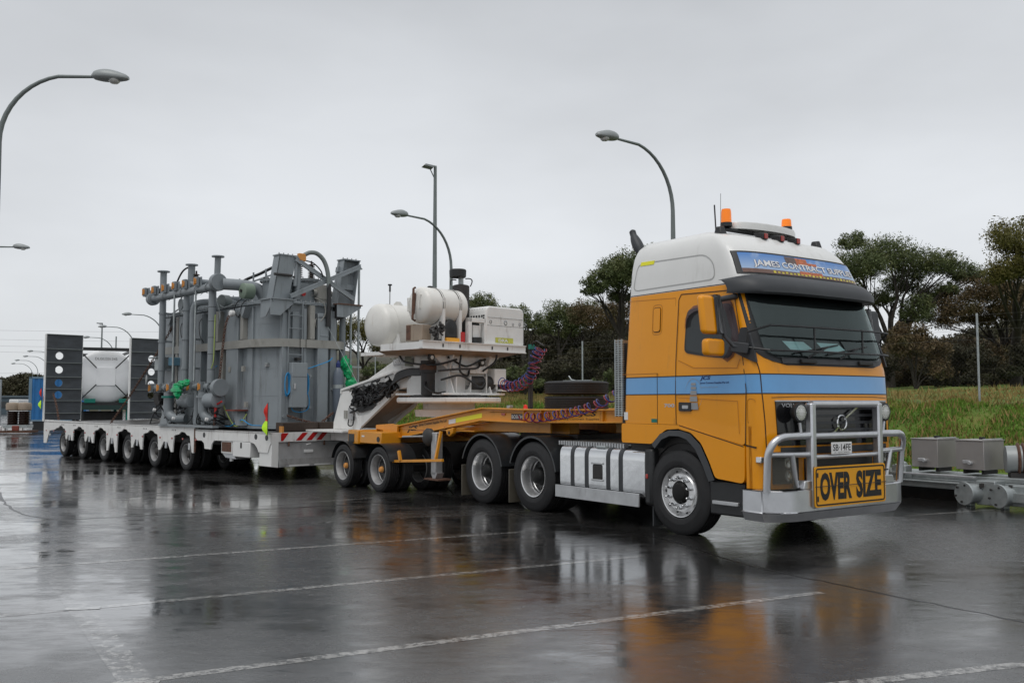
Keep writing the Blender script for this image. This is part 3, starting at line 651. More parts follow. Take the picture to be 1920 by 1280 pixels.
# roof sign
def ban(u, v, off=.012):   # u, v in 0..1
    z = 3.115 + v * .265; y0 = .14 + .0 * v; y1 = 2 * YC - y0
    y0 += v * .03; y1 -= v * .03; y = y0 + (y1 - y0) * u; return fpt(off)(y, z)
bn = MB(); U = [i / 48 for i in range(49)]
bn.grid(lambda u, v: ban(u, v, .016), [(u - .5) * 1.03 + .5 for u in U], [-.03, .2, .4, .6, .8, 1.05], thick=(-.03, 0, 0)); sg = bn.build('roof_sign', M['black'], TT)
def bpat(name, m, u0, v0, u1, v1, off, fu=None, par=None):
    b = MB(); b.grid(lambda u, v: ban(u, v, off), [u0 + (u1 - u0) * i / 24 for i in range(25)], [v0 + (v1 - v0) * i / 4 for i in range(5)]); return b.build(name, m, par or sg, fix=False)
skm = bpy.data.materials.new('sign_sky_print'); n_, l_, b__ = nodes(skm); b__.inputs['Roughness'].default_value = .2
tc = n_.new('ShaderNodeTexCoord'); sp = n_.new('ShaderNodeSeparateXYZ'); l_.new(tc.outputs['Object'], sp.inputs[0]); mr_ = n_.new('ShaderNodeMapRange'); mr_.inputs[1].default_value = 3.13; mr_.inputs[2].default_value = 3.38; l_.new(sp.outputs['Z'], mr_.inputs[0])
rp = n_.new('ShaderNodeValToRGB'); l_.new(mr_.outputs[0], rp.inputs[0]); ee = rp.color_ramp.elements; ee[0].color = (.42, .55, .72, 1); ee[1].color = (.06, .21, .55, 1)
nz_ = n_.new('ShaderNodeTexNoise'); nz_.inputs['Scale'].default_value = 5; nz_.inputs['Detail'].default_value = 6; l_.new(tc.outputs['Object'], nz_.inputs['Vector']); q_ = n_.new('ShaderNodeMapRange'); q_.inputs[1].default_value = .55; q_.inputs[2].default_value = .8; q_.inputs[4].default_value = .6; l_.new(nz_.outputs['Fac'], q_.inputs[0])
mx_ = n_.new('ShaderNodeMix'); mx_.data_type = 'RGBA'; l_.new(q_.outputs[0], mx_.inputs['Factor']); l_.new(rp.outputs[0], mx_.inputs[6]); mx_.inputs[7].default_value = (.6, .68, .75, 1); l_.new(mx_.outputs[2], b__.inputs['Base Color'])
bpat('sign_print', skm, .005, .03, .995, .97, .020)
gm = pm('sign_ground_print', (.16, .09, .07), .3, var=.3, scale=12); bpat('sign_print', gm, .005, .03, .995, .22, .0215)
tm = pm('sign_truck_print', (.5, .13, .04), .3, var=.5, scale=25); tg_ = pm('sign_grey_print', (.12, .08, .07), .3, var=.5, scale=20); yt = pm('sign_yellow_print', (.65, .55, .05), .3, var=.3, scale=20)
for (u0, v0, u1, v1, mm) in ((.33, .62, .42, .95, tg_), (.42, .58, .52, .93, tm), (.52, .62, .60, .75, tm), (.42, .13, .62, .3, tm), (.30, .1, .42, .2, tg_), (.62, .1, .9, .2, tg_)):
    bpat('sign_print', mm, u0, v0, u1, v1, .0225)
for i in range(24):
    u = .2 + .032 * i; bpat('sign_print', yt, u, .07 + .02 * (i % 2), u + .018, .15 + .03 * (i % 3 == 0), .0235)
for off, nm, dx, bo in ((.0245, 'navy', 0, .055), (.026, 'whitetxt', 0, .022)):
    text('JAMES CONTRACT SUPPLIES', lambda u, v, off=off: ban(.075 + u, .27 + v * 1.0, off), .88, .38, 'sign_lettering', M[nm], sg, bold=bo)
# roof furniture
bb = MB()
def ov(u, v):
    a = R_(360 * u); rx, ry = .17, .60; prof = [(1, 0), (1.0, .055), (.97, .085), (.8, .10), (0, .105)]
    r, z = prof[v]; return Vector((.36 + rx * r * math.cos(a), 1.24 + ry * r * math.sin(a), 3.77 + z - .04 * (math.sin(a) > 0) * 0))
bb.grid(ov, [i / 32 for i in range(33)], [0, 1, 2, 3, 4]); lb = bb.build('light_bar', M['white'], TT, ang=50)
MB().box((.30, .48, 3.735), (.42, 1.86, 3.772)).build('light_bar_mount', M['black'], TT, bevel=.02)
for (x, y, z, h) in ((.38, .52, 3.78, .17), (.36, 1.70, 3.86, .10)):
    bc = MB().lathe([(0, .075), (.05, .072), (.052, 0)], (x, y, z), (0, 0, 1), 20).build('beacon_base', M['black'], TT)
    MB().lathe([(.05, .067), (.05 + h * .8, .062), (.05 + h, .055), (.052 + h, 0)], (x, y, z), (0, 0, 1), 20).build('beacon', M['amber'], TT)
for y in (.78, 1.09, 1.40):
    rm = MB().hexa([(.62, y, 3.62), (.74, y, 3.60), (.74, y + .09, 3.60), (.62, y + .09, 3.62), (.58, y, 3.70), (.74, y + .0, 3.68), (.74, y + .09, 3.68), (.58, y + .09, 3.70)]).build('roof_lamp', M['black'], TT, bevel=.012)
    MB().box((.738, y + .015, 3.61), (.752, y + .075, 3.675)).build('lamp_lens', M['redlens'], rm, bevel=.005)
for y in (.30, 2.16):
    MB().hexa([(.36, y, 3.63), (.50, y, 3.62), (.50, y + .12, 3.63), (.36, y + .12, 3.65), (.38, y + .02, 3.76), (.46, y + .02, 3.75), (.46, y + .1, 3.77), (.38, y + .1, 3.77)]).build('roof_marker', M['black'], TT, bevel=.015)
MB().tube([(.3, .42, 3.72), (.28, .42, 4.06)], .009, 6).tube([(.34, .46, 3.72), (.34, .47, 4.2)], .003, 5).build('antenna', M['black'], TT)
MB().lathe([(0, .05), (.025, .045), (.03, 0)], (-.25, .75, 3.735), (0, 0, 1), 14).build('roof_cap', M['black'], TT)
MB().tube(spline([(-.90, .3, 3.58), (-.98, .3, 3.70), (-1.06, .3, 3.84), (-1.10, .3, 3.94)], 5), [.045 + .03 * math.sin(math.pi * min(1, i / 11)) for i in range(15)] + [.02], 10).build('snorkel_horn', M['charcoal'], TT)
# mirrors
for s_ in (0, 1):
    yy = (lambda y: y) if not s_ else (lambda y: 2 * YC - .12 - y)
    def mh(y0, y1, z0, z1, x0, x1, lean, name, m, bev):
        P = rrect(min(yy(y0), yy(y1)), z0, max(yy(y0), yy(y1)), z1, .05)
        n = len(P); V = [(x1 - lean * (p[1] - z0), p[0], p[1]) for p in P] + [(x0 - lean * (p[1] - z0), YC + (p[0] - YC) * 1.0, p[1]) for p in P]
        return MB().add(V, [tuple(range(n)), tuple(range(2 * n - 1, n - 1, -1))] + [(i, i + n, (i + 1) % n + n, (i + 1) % n) for i in range(n)]).build(name, m, TT, bevel=bev, seg=3)
    mh(-.50, -.27, 2.375, 2.82, .87, .96, .12, 'mirror_housing', M['orange' if not s_ else 'charcoal'], .035)
    mh(-.272, -.245, 2.38, 2.83, .85, .975, .12, 'mirror_trim', M['alloy'], .008)
    mh(-.47, -.17, 2.13, 2.325, .86, .96, .0, 'mirror_housing', M['orange' if not s_ else 'charcoal'], .03)
    ms = MB(); ms.tube([(.88, yy(-.22), 2.775), (.90, yy(-.1), 2.80), (.93, yy(.06), 2.83)], .035, 8); ms.tube([(.88, yy(-.17), 2.77), (.95, yy(-.17), 2.36), (1.02, yy(-.1), 2.24), (1.16, yy(0), 2.22)], .028, 8); ms.tube([(.92, yy(-.35), 2.34), (.92, yy(-.35), 2.26)], .03, 8)
    ms.bar((.98, yy(-.1), 2.24), (1.16, yy(-.01), 2.21), .07, .12); ms.build('mirror_arm', M['charcoal'], TT, bevel=.01)
# lettering on the side
text('JCS', lambda u, v: Vector((.405 + u, -.0105, 1.862 + v)), .17, .055, 'door_lettering', M['navy'], TT, shear=.25, bold=.03)
text('James Contract Supplies Pty Ltd', lambda u, v: Vector((.405 + u, -.0105, 1.822 + v)), .45, .026, 'door_lettering', M['navy'], TT, bold=.03)
text('Roxby Downs and Olympic Dam', lambda u, v: Vector((.405 + u, -.0105, 1.775 + v)), .28, .018, 'door_lettering', M['greylogo'], TT)
text('700', lambda u, v: Vector((-.21 + u, -.003, 1.545 + v)), .18, .045, 'model_lettering', M['alloy'], TT, bold=.03)
lg = MB()
for k_, (z0, z1) in enumerate(((1.52, 1.60), (1.615, 1.68), (1.695, 1.745), (1.76, 1.795), (1.81, 1.84))):
    wd = lambda z: .075 - (z - 1.52) * .12
    lg.add([(.30 - wd(z0), -.0125, z0), (.30 + wd(z0), -.0125, z0), (.30 + wd(z1), -.0125, z1), (.30 - wd(z1), -.0125, z1)], [(0, 1, 2, 3)])
P = [(.30 + .14 * math.cos(R_(a)), 1.70 + .19 * math.sin(R_(a))) for a in range(-70, 251, 12)]
for (a, c) in zip(P, P[1:]): lg.add([(a[0], -.0125, a[1] - .003), (c[0], -.0125, c[1] - .003), (c[0], -.0125, c[1] + .003), (a[0], -.0125, a[1] + .003)], [(0, 1, 2, 3)])
lg.build('door_logo', M['greylogo'], TT, fix=False)
side_poly([(-.95, 1.38), (-.95, 1.48), (-.88, 1.48), (-.88, 1.38)], .004, .004, 'sticker', M['whitetxt'], TT, rnd=0); side_poly([(-.44, 1.355), (-.44, 1.40), (-.34, 1.40), (-.34, 1.355)], .004, .004, 'sticker', M['tealgreen'], TT, rnd=0)

# wheels: steer axle, two dual drive axles
YW = .16
for x, sty in ((0, 'steer'), (-3.01, 'drive'), (-4.38, 'drive')):
    for s_ in (0, 1):
        o = wheel(.515, .305, .30, sty, TT, (x, .16 if not s_ else 2 * YC - .16, .508)) if (x == 0 or x == -3.01) and not s_ else None
        if x == 0 and not s_: STEER = o
        elif x == -3.01 and not s_: DRIVE = o
        else: copy_tree(STEER if sty == 'steer' else DRIVE, TT, (x, .16 if not s_ else 2 * YC - .16, .508), math.pi if s_ else 0)
    if sty == 'drive':
        for y in (.50, 2 * YC - .50): copy_tree(DRIVE, TT, (x, y, .508), math.pi if y > 1 else 0)
    MB().cyl((x, .3, .5), (x, 2.2, .5), .09).build('axle', M['chassis'], TT)
for y in (.82, 1.59): MB().box((-5.1, y, .80), (.9, y + .08, 1.04)).build('chassis_rail', M['chassis'], TT)
MB().box((-4.6, .9, .55), (-2.6, 1.6, .95)).build('suspension', M['chassis'], TT)
MB().lathe([(0, .5), (.05, .5), (.06, .44), (.06, 0)], (-3.7, 1.245, 1.1), (0, 0, 1), 28).build('fifth_wheel', M['chassis'], TT)
# mudguards over the drive wheels, with gum-rubber flaps
for x in (-3.01, -4.38):
    for y in (.0, 1.83):
        mg = MB(); rr = .60
        P = [(x + rr * math.cos(R_(a)), .51 + rr * math.sin(R_(a))) for a in range(10, 172, 9)]
        k = len(P); V = [(a, y + .0, c) for a, c in P] + [(a, y + .64, c) for a, c in P] + [(x + (a - x) * .95, y, .51 + (c - .51) * .95) for a, c in P]
        mg.add(V, [(i, i + 1, i + 1 + k, i + k) for i in range(k - 1)] + [(i, i + 2 * k, i + 1 + 2 * k, i + 1) for i in range(k - 1)])
        mg.build('mudguard', M['hazy'], TT, ang=50)
        MB().box((x - .64, y + .03, .07), (x - .62, y + .60, .58)).build('mud_flap', M['flap'], TT, bevel=.008)
# fuel tank with straps and skirt
tp = rpoly([(0.02, .42), (.02, .93), (.08, 1.0), (.66, 1.0), (.70, .95), (.70, .42), (.6, .36), (.1, .36)], .08, 4)
tk = MB().prism(tp, 'x', -2.36, -.60).build('fuel_tank', M['chrome'], TT, bevel=.02)
def strapm(x0, x1, m, name, off=.006): 
    c = Vector((.36, .68)); P = [tuple(c + (Vector(p) - c) * (1 + off / .36)) for p in tp]
    return MB().prism(P, 'x', x0, x1).build(name, M[m], tk)
for x in (-2.10, -1.79, -1.34, -1.09): strapm(x, x + .075, 'charcoal', 'tank_strap')
MB().box((-1.62, .005, .55), (-1.42, .10, .77)).build('tank_step_recess', M['chassis'], tk, bevel=.02)
for z in (.545, .77): MB().box((-1.63, -.004, z), (-1.41, .05, z + .025)).build('tank_step', M['alloy'], tk, bevel=.006)
MB().box((-1.6, .06, .985), (-1.42, .4, 1.02)).build('tank_tread', M['galv'], tk, bevel=.01); MB().lathe([(0, .06), (.04, .058), (.045, 0)], (-1.3, .25, 1.0), (0, 0, 1), 16).build('filler_cap', M['cyan'], tk)
MB().box((-2.42, -.012, .27), (-.68, .012, .44)).build('tank_skirt', M['alloy'], TT, bevel=.004)
MB().box((-.60, .0, .30), (-.44, .62, 1.03)).build('front_mudguard_rear', M['black'], TT, bevel=.05); MB().box((-.50, .06, .05), (-.48, .5, .32)).build('mud_flap', M['charcoal'], TT)
MB().box((-.555, -.012, .64), (-.515, .01, .70)).build('side_marker', M['redlens'], TT, bevel=.01)
lin = MB(); P = [(.58 * math.cos(R_(a)), .51 + .60 * math.sin(R_(a))) for a in range(0, 181, 10)]; k = len(P)
lin.add([(a, .1, c) for a, c in P] + [(a, .55, c) for a, c in P], [(i, i + 1, i + 1 + k, i + k) for i in range(k - 1)]); lin.build('wheel_housing', M['black'], TT)
# deck plate behind the cab, exhaust guard
dk = MB().box((-2.6, .2, 1.03), (-1.05, 1.9, 1.05)); dk.build('catwalk', M['galv'], TT)
tr_ = MB()
for i in range(26): tr_.box((-2.5 + i * .055, .12, 1.0), (-2.5 + i * .055 + .028, .2, 1.055))
tr_.build('catwalk_tread', M['alloy'], TT)
ex = MB(); ex.box((-1.25, .12, 1.42), (-1.24, .42, 2.45)); 
for i in range(34):
    z = 1.43 + i * .03
    ex.box((-1.252, .10, z), (-1.08, .125, z + .014))
for x in (-1.25, -1.185, -1.12): ex.box((x, .098, 1.42), (x + .02, .127, 2.45))
ex.build('exhaust_guard', M['galv'], TT); MB().cyl((-1.15, .28, 1.0), (-1.15, .28, 2.4), .1).build('exhaust_stack', M['chassis'], TT)
MB().box((-1.03, .3, 1.0), (-.99, 2.2, 1.5)).build('cab_rear_frame', M['black'], TT)

# bull bar
BX = 1.535; 
bo = MB(); BL, BR = -.10, 2.50
plan = [(1.07, -.02), (1.07, -.06), (1.37, -.08), (1.53, .10), (1.57, .26), (1.57, 2.13), (1.53, 2.30), (1.35, 2.47), (1.07, 2.46), (1.07, 2.41), (1.28, 2.39), (1.43, 2.19), (1.45, .22), (1.30, 0)]
def channel(z0, z1, ins0=0, ins1=0):
    c = Vector((1.2, 1.19)); n = len(plan); V = []
    for z, ins in ((z0, ins0), (z1, ins1)):
        for p in plan: q = Vector(p); d = (q - c); V.append((q.x - ins * (1 if q.x > 1.45 else .2), q.y - (ins if q.y > 1.19 else -ins), z))
    F = [(i, (i + 1) % n, (i + 1) % n + n, i + n) for i in range(n)]
    top = [(i, n - 1 - i) for i in range(n)]
    for i in range(6): F += [(i, i + 1, n - 2 - i, n - 1 - i), (i + n, n - 1 - i + n, n - 2 - i + n, i + 1 + n)]
    return V, F
bo.add(*channel(.39, .64)); BB = bo.build('bull_bar', M['bull'], TT, bevel=.015)
b2 = MB(); b2.add(*channel(.29, .388, .05, .0)); b2.build('lower_channel', M['bull'], BB)
# stepped-up centre part of the channel
for y0, y1 in ((.38, 2.11),): MB().prism([(y0, .638), (y1, .638), (y1 - .03, .735), (y0 + .03, .735)], 'x', 1.46, 1.568).build('channel_riser', M['bull'], BB, bevel=.01)
def bt(P, name='bar_tube', r=.036): return MB().tube(P, r, 12).build(name, M['bull'], BB, ang=60)
for y in (.525, 1.79):
    MB().box((BX - .05, y, .42), (BX + .05, y + .09, 1.60)).build('upright', M['bull'], BB, bevel=.02)
bt([(BX, .58, 1.585), (BX, 1.84, 1.585)], r=.042); bt([(BX, .58, 1.225), (BX, 1.84, 1.225)], r=.04); bt([(BX, .58, .99), (BX, 1.84, .99)], r=.028)
for s_ in (0, 1):
    q = (lambda y: y) if not s_ else (lambda y: 2.40 - y)
    P = [(BX, q(.58), 1.235), (BX, q(.25), 1.23)] + arc((BX, q(.15), 1.23), (1.50, q(-.07), 1.22), (1.44, q(-.06), 1.0), 8) + [(1.41, q(-.05), .62)]
    bt(P, r=.042); bt([(BX, q(.58), 1.02), (1.45, q(-.04), 1.03)], r=.032); bt([(BX - .03, q(.27), 1.03), (BX - .05, q(.36), .66)], r=.032)
    fm = MB(); fm.grid(lambda u, v: Vector((1.40 + (.11 * u), q(0.0 + .33 * u), v)), [0, .5, 1], [.62, .8, 1.0], thick=(-.006, 0, 0)); fm.build('headlight_shield', M['clear'], BB)
    lamp = MB().lathe([(-.09, .0), (-.085, .06), (-.03, .105), (.02, .112), (.025, .1), (.02, .0)], (BX - .02, q(.40), 1.49), (1, 0, 0), 28).build('driving_light', M['black'], BB)
    MB().lathe([(.021, .1), (.03, .06), (.033, 0)], (BX - .02, q(.40), 1.49), (1, 0, 0), 28).build('light_lens', M['lens'], lamp)
    hx = MB()
    for i in range(-4, 5):
        for j in range(-4, 5):
            cy, cz = i * .021 + (j % 2) * .0105, j * .0185
            if cy * cy + cz * cz < .0072: hx.lathe([(0, .008), (.003, .007), (.0032, 0)], (BX + .008, q(.40) + cy, 1.49 + cz), (1, 0, 0), 6)
    hx.build('led_cells', M['chrome'], lamp)
    bt([(BX - .02, q(.40), 1.38), (BX - .02, q(.42), 1.27)], 'light_bracket', .018)
    bt([(1.45, q(.42), .66), (1.25, q(.42), 1.2)], 'stay', .03)
np_ = MB().box((BX + .035, .88, 1.015), (BX + .043, 1.26, 1.15)).build('number_plate', M['whitetxt'], BB, bevel=.003)
PX = BX + .045
text('SB·14FE', lambda u, v: Vector((PX, .905 + u, 1.053 + v)), .33, .075, 'plate_lettering', M['blacktxt'], np_, bold=.01)
text('SA · HEAVY VEHICLE', lambda u, v: Vector((PX, .93 + u, 1.027 + v)), .28, .014, 'plate_lettering', M['blacktxt'], np_)
# oversize sign strapped to the bull bar: a thing of its own
OS = thing('oversize_sign', 'yellow OVER SIZE sign strapped to the front of the bull bar', 'sign', TT.matrix_basis @ Vector((0, 0, 0)), TR)
OS.location = TT.matrix_basis @ Vector((0, -.03, 0)); sx = BX + .07
MB().prism(rrect(.545, .435, 1.875, .887, .03), 'x', sx, sx + .01).build('sign_board', M['signy'], OS)
fr = MB(); P = rrect(.57, .46, 1.85, .862, .03)
for a, c in zip(P, P[1:] + P[:1]): fr.bar((sx + .012, *a), (sx + .012, *c), .016, .003, (1, 0, 0))
fr.build('sign_border', M['blacktxt'], OS)
text('OVER', lambda u, v: Vector((sx + .0125, .635 + u, .505 + v)), .58, .315, 'sign_lettering', M['blacktxt'], OS, bold=.045)
text('SIZE', lambda u, v: Vector((sx + .0125, 1.30 + u, .505 + v)), .49, .315, 'sign_lettering', M['blacktxt'], OS, bold=.045)
MB().tube([(sx + .02, .545, .668), (sx + .022, 1.2, .664), (sx + .02, 1.875, .668)], .004, 6).build('elastic_strap', M['black'], OS)
MB().box((sx + .005, 1.86, .80), (sx + .02, 1.93, .815)).box((sx + .011, .585, .50), (sx + .016, .605, .56)).box((sx + .011, .585, .77), (sx + .016, .605, .82)).build('sign_clip', M['black'], OS)
# ------------------------------------------------------------------ yellow dolly; x forward, y left, origin under the second axle's near wheel face
DR = R_(-52.313); DL = thing('low_loader_dolly', 'yellow two-axle dolly coupled between the prime mover and white trailer', 'dolly', (-2.429, 16.944, 0), DR)
def frame_pt(T, x, y, z): return T.matrix_basis @ Vector((x, y, z))
for T in (TT, DL): T.matrix_basis = Matrix.Translation(T.location) @ Matrix.Rotation(T.rotation_euler.z, 4, 'Z')
DC = 1.60
top = [(-.24, 1.172), (2.45, 1.512), (3.49, 1.495), (6.25, 1.505)]; bot = [(6.25, 1.345), (3.49, 1.30), (2.42, 1.316), (-.64, .892), (-1.0, .92), (-1.02, 1.165)]
for s_ in (0, 1):
    q = (lambda y: y) if not s_ else (lambda y: 2 * DC - y)
    b = MB(); b.prism(top + bot, 'y', q(.60), q(.625)).build('main_beam', M['yellow'], DL, ang=20)
    fl = MB()
    for P, dz in ((bot[::-1][:1] + top, 0), (bot, 0)):
        for a, c in zip(P, P[1:]): fl.bar((a[0], q(.66), a[1] + dz), (c[0], q(.66), c[1] + dz), .24, .022)
    fl.build('beam_flange', M['yellow'], DL, bevel=.004)
    MB().prism([(.9, 1.02), (2.42, 1.30), (3.9, 1.29), (3.9, 1.14), (1.7, 1.13)], 'y', q(.80), q(.83)).build('lower_beam', M['yellow'], DL)
    st = MB()
    for x, z0, z1 in ((3.52, 1.31, 1.485), (3.95, 1.31, 1.487), (6.0, 1.35, 1.49), (5.3, 1.34, 1.49)): st.box((x, q(.56), z0), (x + .015, q(.61), z1))
    st.build('web_stiffener', M['yellow'], DL)
MB().box((-1.0, .58, 1.12), (2.2, 2.62, 1.14)).build('deck_plate', M['yellow'], DL)
MB().box((2.6, .6, 1.44), (6.2, 2.6, 1.46)).build('neck_plate', M['yellow'], DL)
cb = MB().box((-1.40, .14, .82), (-1.0, 3.06, 1.08)); cb.build('rear_cross_box', M['yellow'], DL, bevel=.015)
MB().box((-1.0, .17, .84), (-.17, .60, 1.06)).build('side_box', M['yellow'], DL, bevel=.015)
MB().box((-1.365, .132, .845), (-1.14, .142, 1.01)).build('rubber_buffer', M['black'], DL, bevel=.004)
MB().cyl((-.27, .16, .93), (-.27, .175, .93), .05).build('pin_hole', M['black'], DL)
MB().prism([(-.64, .9), (-.25, .9), (-.20, 1.19), (-.42, 1.21), (-1.0, 1.18), (-1.0, 1.1), (-.75, 1.08)], 'y', .53, .575).build('end_gusset', M['yellow'], DL, bevel=.008)
DW = wheel(.405, .275, .235, 'drive', DL, (0, .12, .40), 'valve', 'dullrim', 40, .5)
for x in (0, -1.36):
    for y in (.12, .42, .98, 1.28, 1.92, 2.22, 2.78, 3.08):
        if x == 0 and y == .12: continue
        copy_tree(DW, DL, (x, y, .40), 0 if y in (.12, .98, 1.92, 2.78) else math.pi)
    MB().cyl((x, .1, .42), (x, 3.1, .42), .09).box((x - .12, .6, .45), (x + .12, 2.6, .85)).build('axle_beam', M['chassis'], DL)
for x in (0, -1.36):
    for y0, y1 in ((.0, .56), (2.64, 3.2)):
        mg = MB(); P = [(x + .47 * math.cos(R_(a)), .40 + .47 * math.sin(R_(a))) for a in range(20, 165, 12)]; k = len(P)
        mg.add([(a, y0, c) for a, c in P] + [(a, y1, c) for a, c in P], [(i, i + 1, i + 1 + k, i + k) for i in range(k - 1)]); mg.build('mudguard', M['hazy'], DL, ang=50)
# step bracket, landing leg
sb = MB(); sb.bar((.30, .12, .56), (1.95, .12, .655), .05, .045); sb.bar((.31, .1, .56), (.20, .1, .76), .05, .05); sb.bar((.64, .1, .58), (.58, .1, .76), .05, .05); sb.bar((1.62, .2, .66), (1.62, .3, 1.12), .04, .05)
sb.build('side_step_bracket', M['yellow'], DL, bevel=.005)
MB().box((.205, .068, .57), (.245, .078, .66)).build('reflector', M['whitetxt'], DL)
ll = MB().box((1.40, .24, .38), (1.56, .38, 1.10)); ll.build('landing_leg', M['dullrim'], DL, bevel=.015)
MB().box((1.28, .18, .30), (1.72, .45, .325)).build('leg_foot', M['rust'], DL); MB().prism([(1.46, .32), (1.54, .32), (1.60, .42), (1.40, .42)], 'y', .24, .38).build('leg_shoe', M['dullrim'], DL)
MB().lathe([(0, .14), (.06, .15), (.10, .12), (.12, .05), (.12, 0)], (1.30, .30, 1.02), (0, -1, 0), 20).build('winch_gear', M['chassis'], DL); MB().cyl((.55, .2, 1.0), (1.3, .2, 1.03), .018).build('crank_rod', M['dullrim'], DL)
MB().prism([(1.42, 1.14), (1.66, 1.18), (1.64, 1.08), (1.54, 1.02), (1.46, 1.06)], 'y', .52, .60).build('leg_lug', M['yellow'], DL, bevel=.01)
MB().cyl((1.54, .515, 1.09), (1.54, .53, 1.09), .03).build('lug_pin', M['chassis'], DL)
# lettering and plates
def slope(x0, z0, x1, z1, y=.5975):
    return plane_fn((x0, y, z0), (x1 - x0, 0, z1 - z0), (0, 0, 1))
text('JCS', slope(.04, 1.05, .40, 1.085), .36, .115, 'beam_lettering', M['blacktxt'], DL, shear=.25, bold=.05)
text('James Contract Supplies Pty Ltd', slope(.44, 1.165, 1.33, 1.255), .90, .06, 'beam_lettering', M['blacktxt'], DL, bold=.02)
text('16', slope(.76, 1.085, .9, 1.10), .12, .055, 'beam_lettering', M['dark'], DL, bold=.02)
for x0, x1, z0, mm in ((1.41, 1.62, 1.232, 'whitetxt'), (1.625, 2.39, 1.262, 'tape')):
    k = (1.405 - 1.31) / .98; MB().add([(x0, .5972, z0), (x1, .5972, z0 + (x1 - x0) * .125), (x1, .5972, z0 + (x1 - x0) * .125 + .075), (x0, .5972, z0 + .075)], [(0, 1, 2, 3)]).build('reflective_tape', M[mm], DL, fix=False)
bp_ = MB().box((3.19, .590, 1.335), (3.485, .5985, 1.43)).build('maker_plate', M['black'], DL)
text('BOSICH', plane_fn((3.205, .5885, 1.355), (1, 0, 0), (0, 0, 1)), .265, .055, 'plate_lettering', M['whitetxt'], bp_)
MB().add([(4.3, .5972, 1.325), (5.22, .5972, 1.338), (5.22, .5972, 1.488), (4.3, .5972, 1.488)], [(0, 1, 2, 3)]).build('sticker', M['signy'], DL, fix=False)
text('JCS', plane_fn((4.78, .5945, 1.392), (1, 0, 0), (0, 0, 1)), .38, .085, 'beam_lettering', M['dark'], DL, shear=.25, bold=.03)
text('James Contract Supplies', plane_fn((4.34, .5945, 1.34), (1, 0, .012), (0, 0, 1)), .87, .035, 'beam_lettering', M['dark'], DL, bold=.01)
for x in (2.93, 1.28, -.9): MB().box((x, .5955 if x > 0 else .165, lerp([(-1, .95), (1.28, 1.16), (2.93, 1.405)], x)), (x + .1, .585 if x > 0 else .17, lerp([(-1, .95), (1.28, 1.16), (2.93, 1.405)], x) + .03)).build('side_marker', M['redlens' if x != -.9 else 'whitetxt'], DL)
MB().box((3.05, .60, 1.51), (3.13, .68, 1.56)).build('side_lamp', M['galv'], DL, bevel=.008)
for y in (1.1, 2.1): MB().box((3.0, y, .95), (4.0, y + .2, 1.3)).build('kingpin_frame', M['yellow'], DL)
MB().box((2.9, 1.0, .98), (4.3, 2.3, 1.12)).build('kingpin_plate', M['chassis'], DL)

# hoses and their post
pst = thing('hose_post', 'dark steel post carrying coiled air hoses on the dolly', 'post', frame_pt(DL, 2.42, 1.6, 0), DR)
MB().box((-.03, -.03, 1.46), (.03, .03, 2.2)).tube([(0.03, 0, 1.5), (.03, 0, 2.55), (.06, 0, 2.62), (.2, -.03, 2.65), (.36, 0, 2.56)], .014, 6).build('post_tube', M['chassis'], pst)
MB().cyl((-.02, 0, 1.9), (-.02, 0, 2.55), .022).box((-.14, -.06, 1.465), (.25, .08, 1.50)).build('post_base', M['chassis'], pst); MB().box((-.02, -.03, 2.52), (.05, .05, 2.6)).build('hose_coupling', M['tealgreen'], pst)
def coil(P, R0, turns, r, n=14):
    P = spline(P, 24); out_ = []; N_ = len(P) - 1; tot = turns * n
    for i in range(tot + 1):
        t = i / tot * N_; k = min(int(t), N_ - 1); f = t - k; c = P[k] * (1 - f) + P[k + 1] * f; d = (P[k + 1] - P[k]).normalized(); u = d.cross(Vector((0.2, .1, 1))).normalized(); v = d.cross(u)
        a = 2 * math.pi * i / n; out_.append(c + u * math.cos(a) * R0 + v * math.sin(a) * R0)
    return out_
for k, (mm, lab) in enumerate((('hosered', 'red coiled air hose hanging from the hose post to the gooseneck'), ('hoseblue', 'blue coiled air hose hanging from the hose post to the gooseneck'))):
    j = .05 * k
    P = [(2.74 - j, 1.6, 2.52), (2.62 - j * 1.5, 1.58, 2.35), (2.55 - j, 1.55, 2.1), (2.35, 1.52, 1.93 + j), (2.05 - j, 1.5, 1.88), (1.75 - j, 1.5, 1.92 + j)]
    h = MB().tube([frame_pt(DL, *p) for p in coil(P, .085, 14 + k, .0)], .008, 6, caps=False); h = h.build('air_hose', M[mm], fix=False, ang=80); tag(h, lab, 'hose', 'coiled air hoses')
for k, (mm, lab) in enumerate((('hosered', 'red coiled air hose sagging between the cab and the yellow dolly beam'), ('hoseblue', 'blue coiled air hose sagging between the cab and the yellow dolly beam'))):
    P = [(3.55, .52, 1.40), (3.85, .5, 1.37), (4.15, .5, 1.39), (4.5, .5, 1.43), (4.85, .5, 1.48), (5.2, .5, 1.55 + .01 * k), (5.55, .5, 1.67), (5.8, .5, 1.78 - .02 * k)]
    pts = coil(P, .065, 12 + k, .0); h = MB().tube([frame_pt(DL, *(Vector(p))) for p in pts], .009, 6, caps=False).build('air_hose', M[mm], fix=False, ang=80); tag(h, lab, 'hose', 'coiled air hoses')
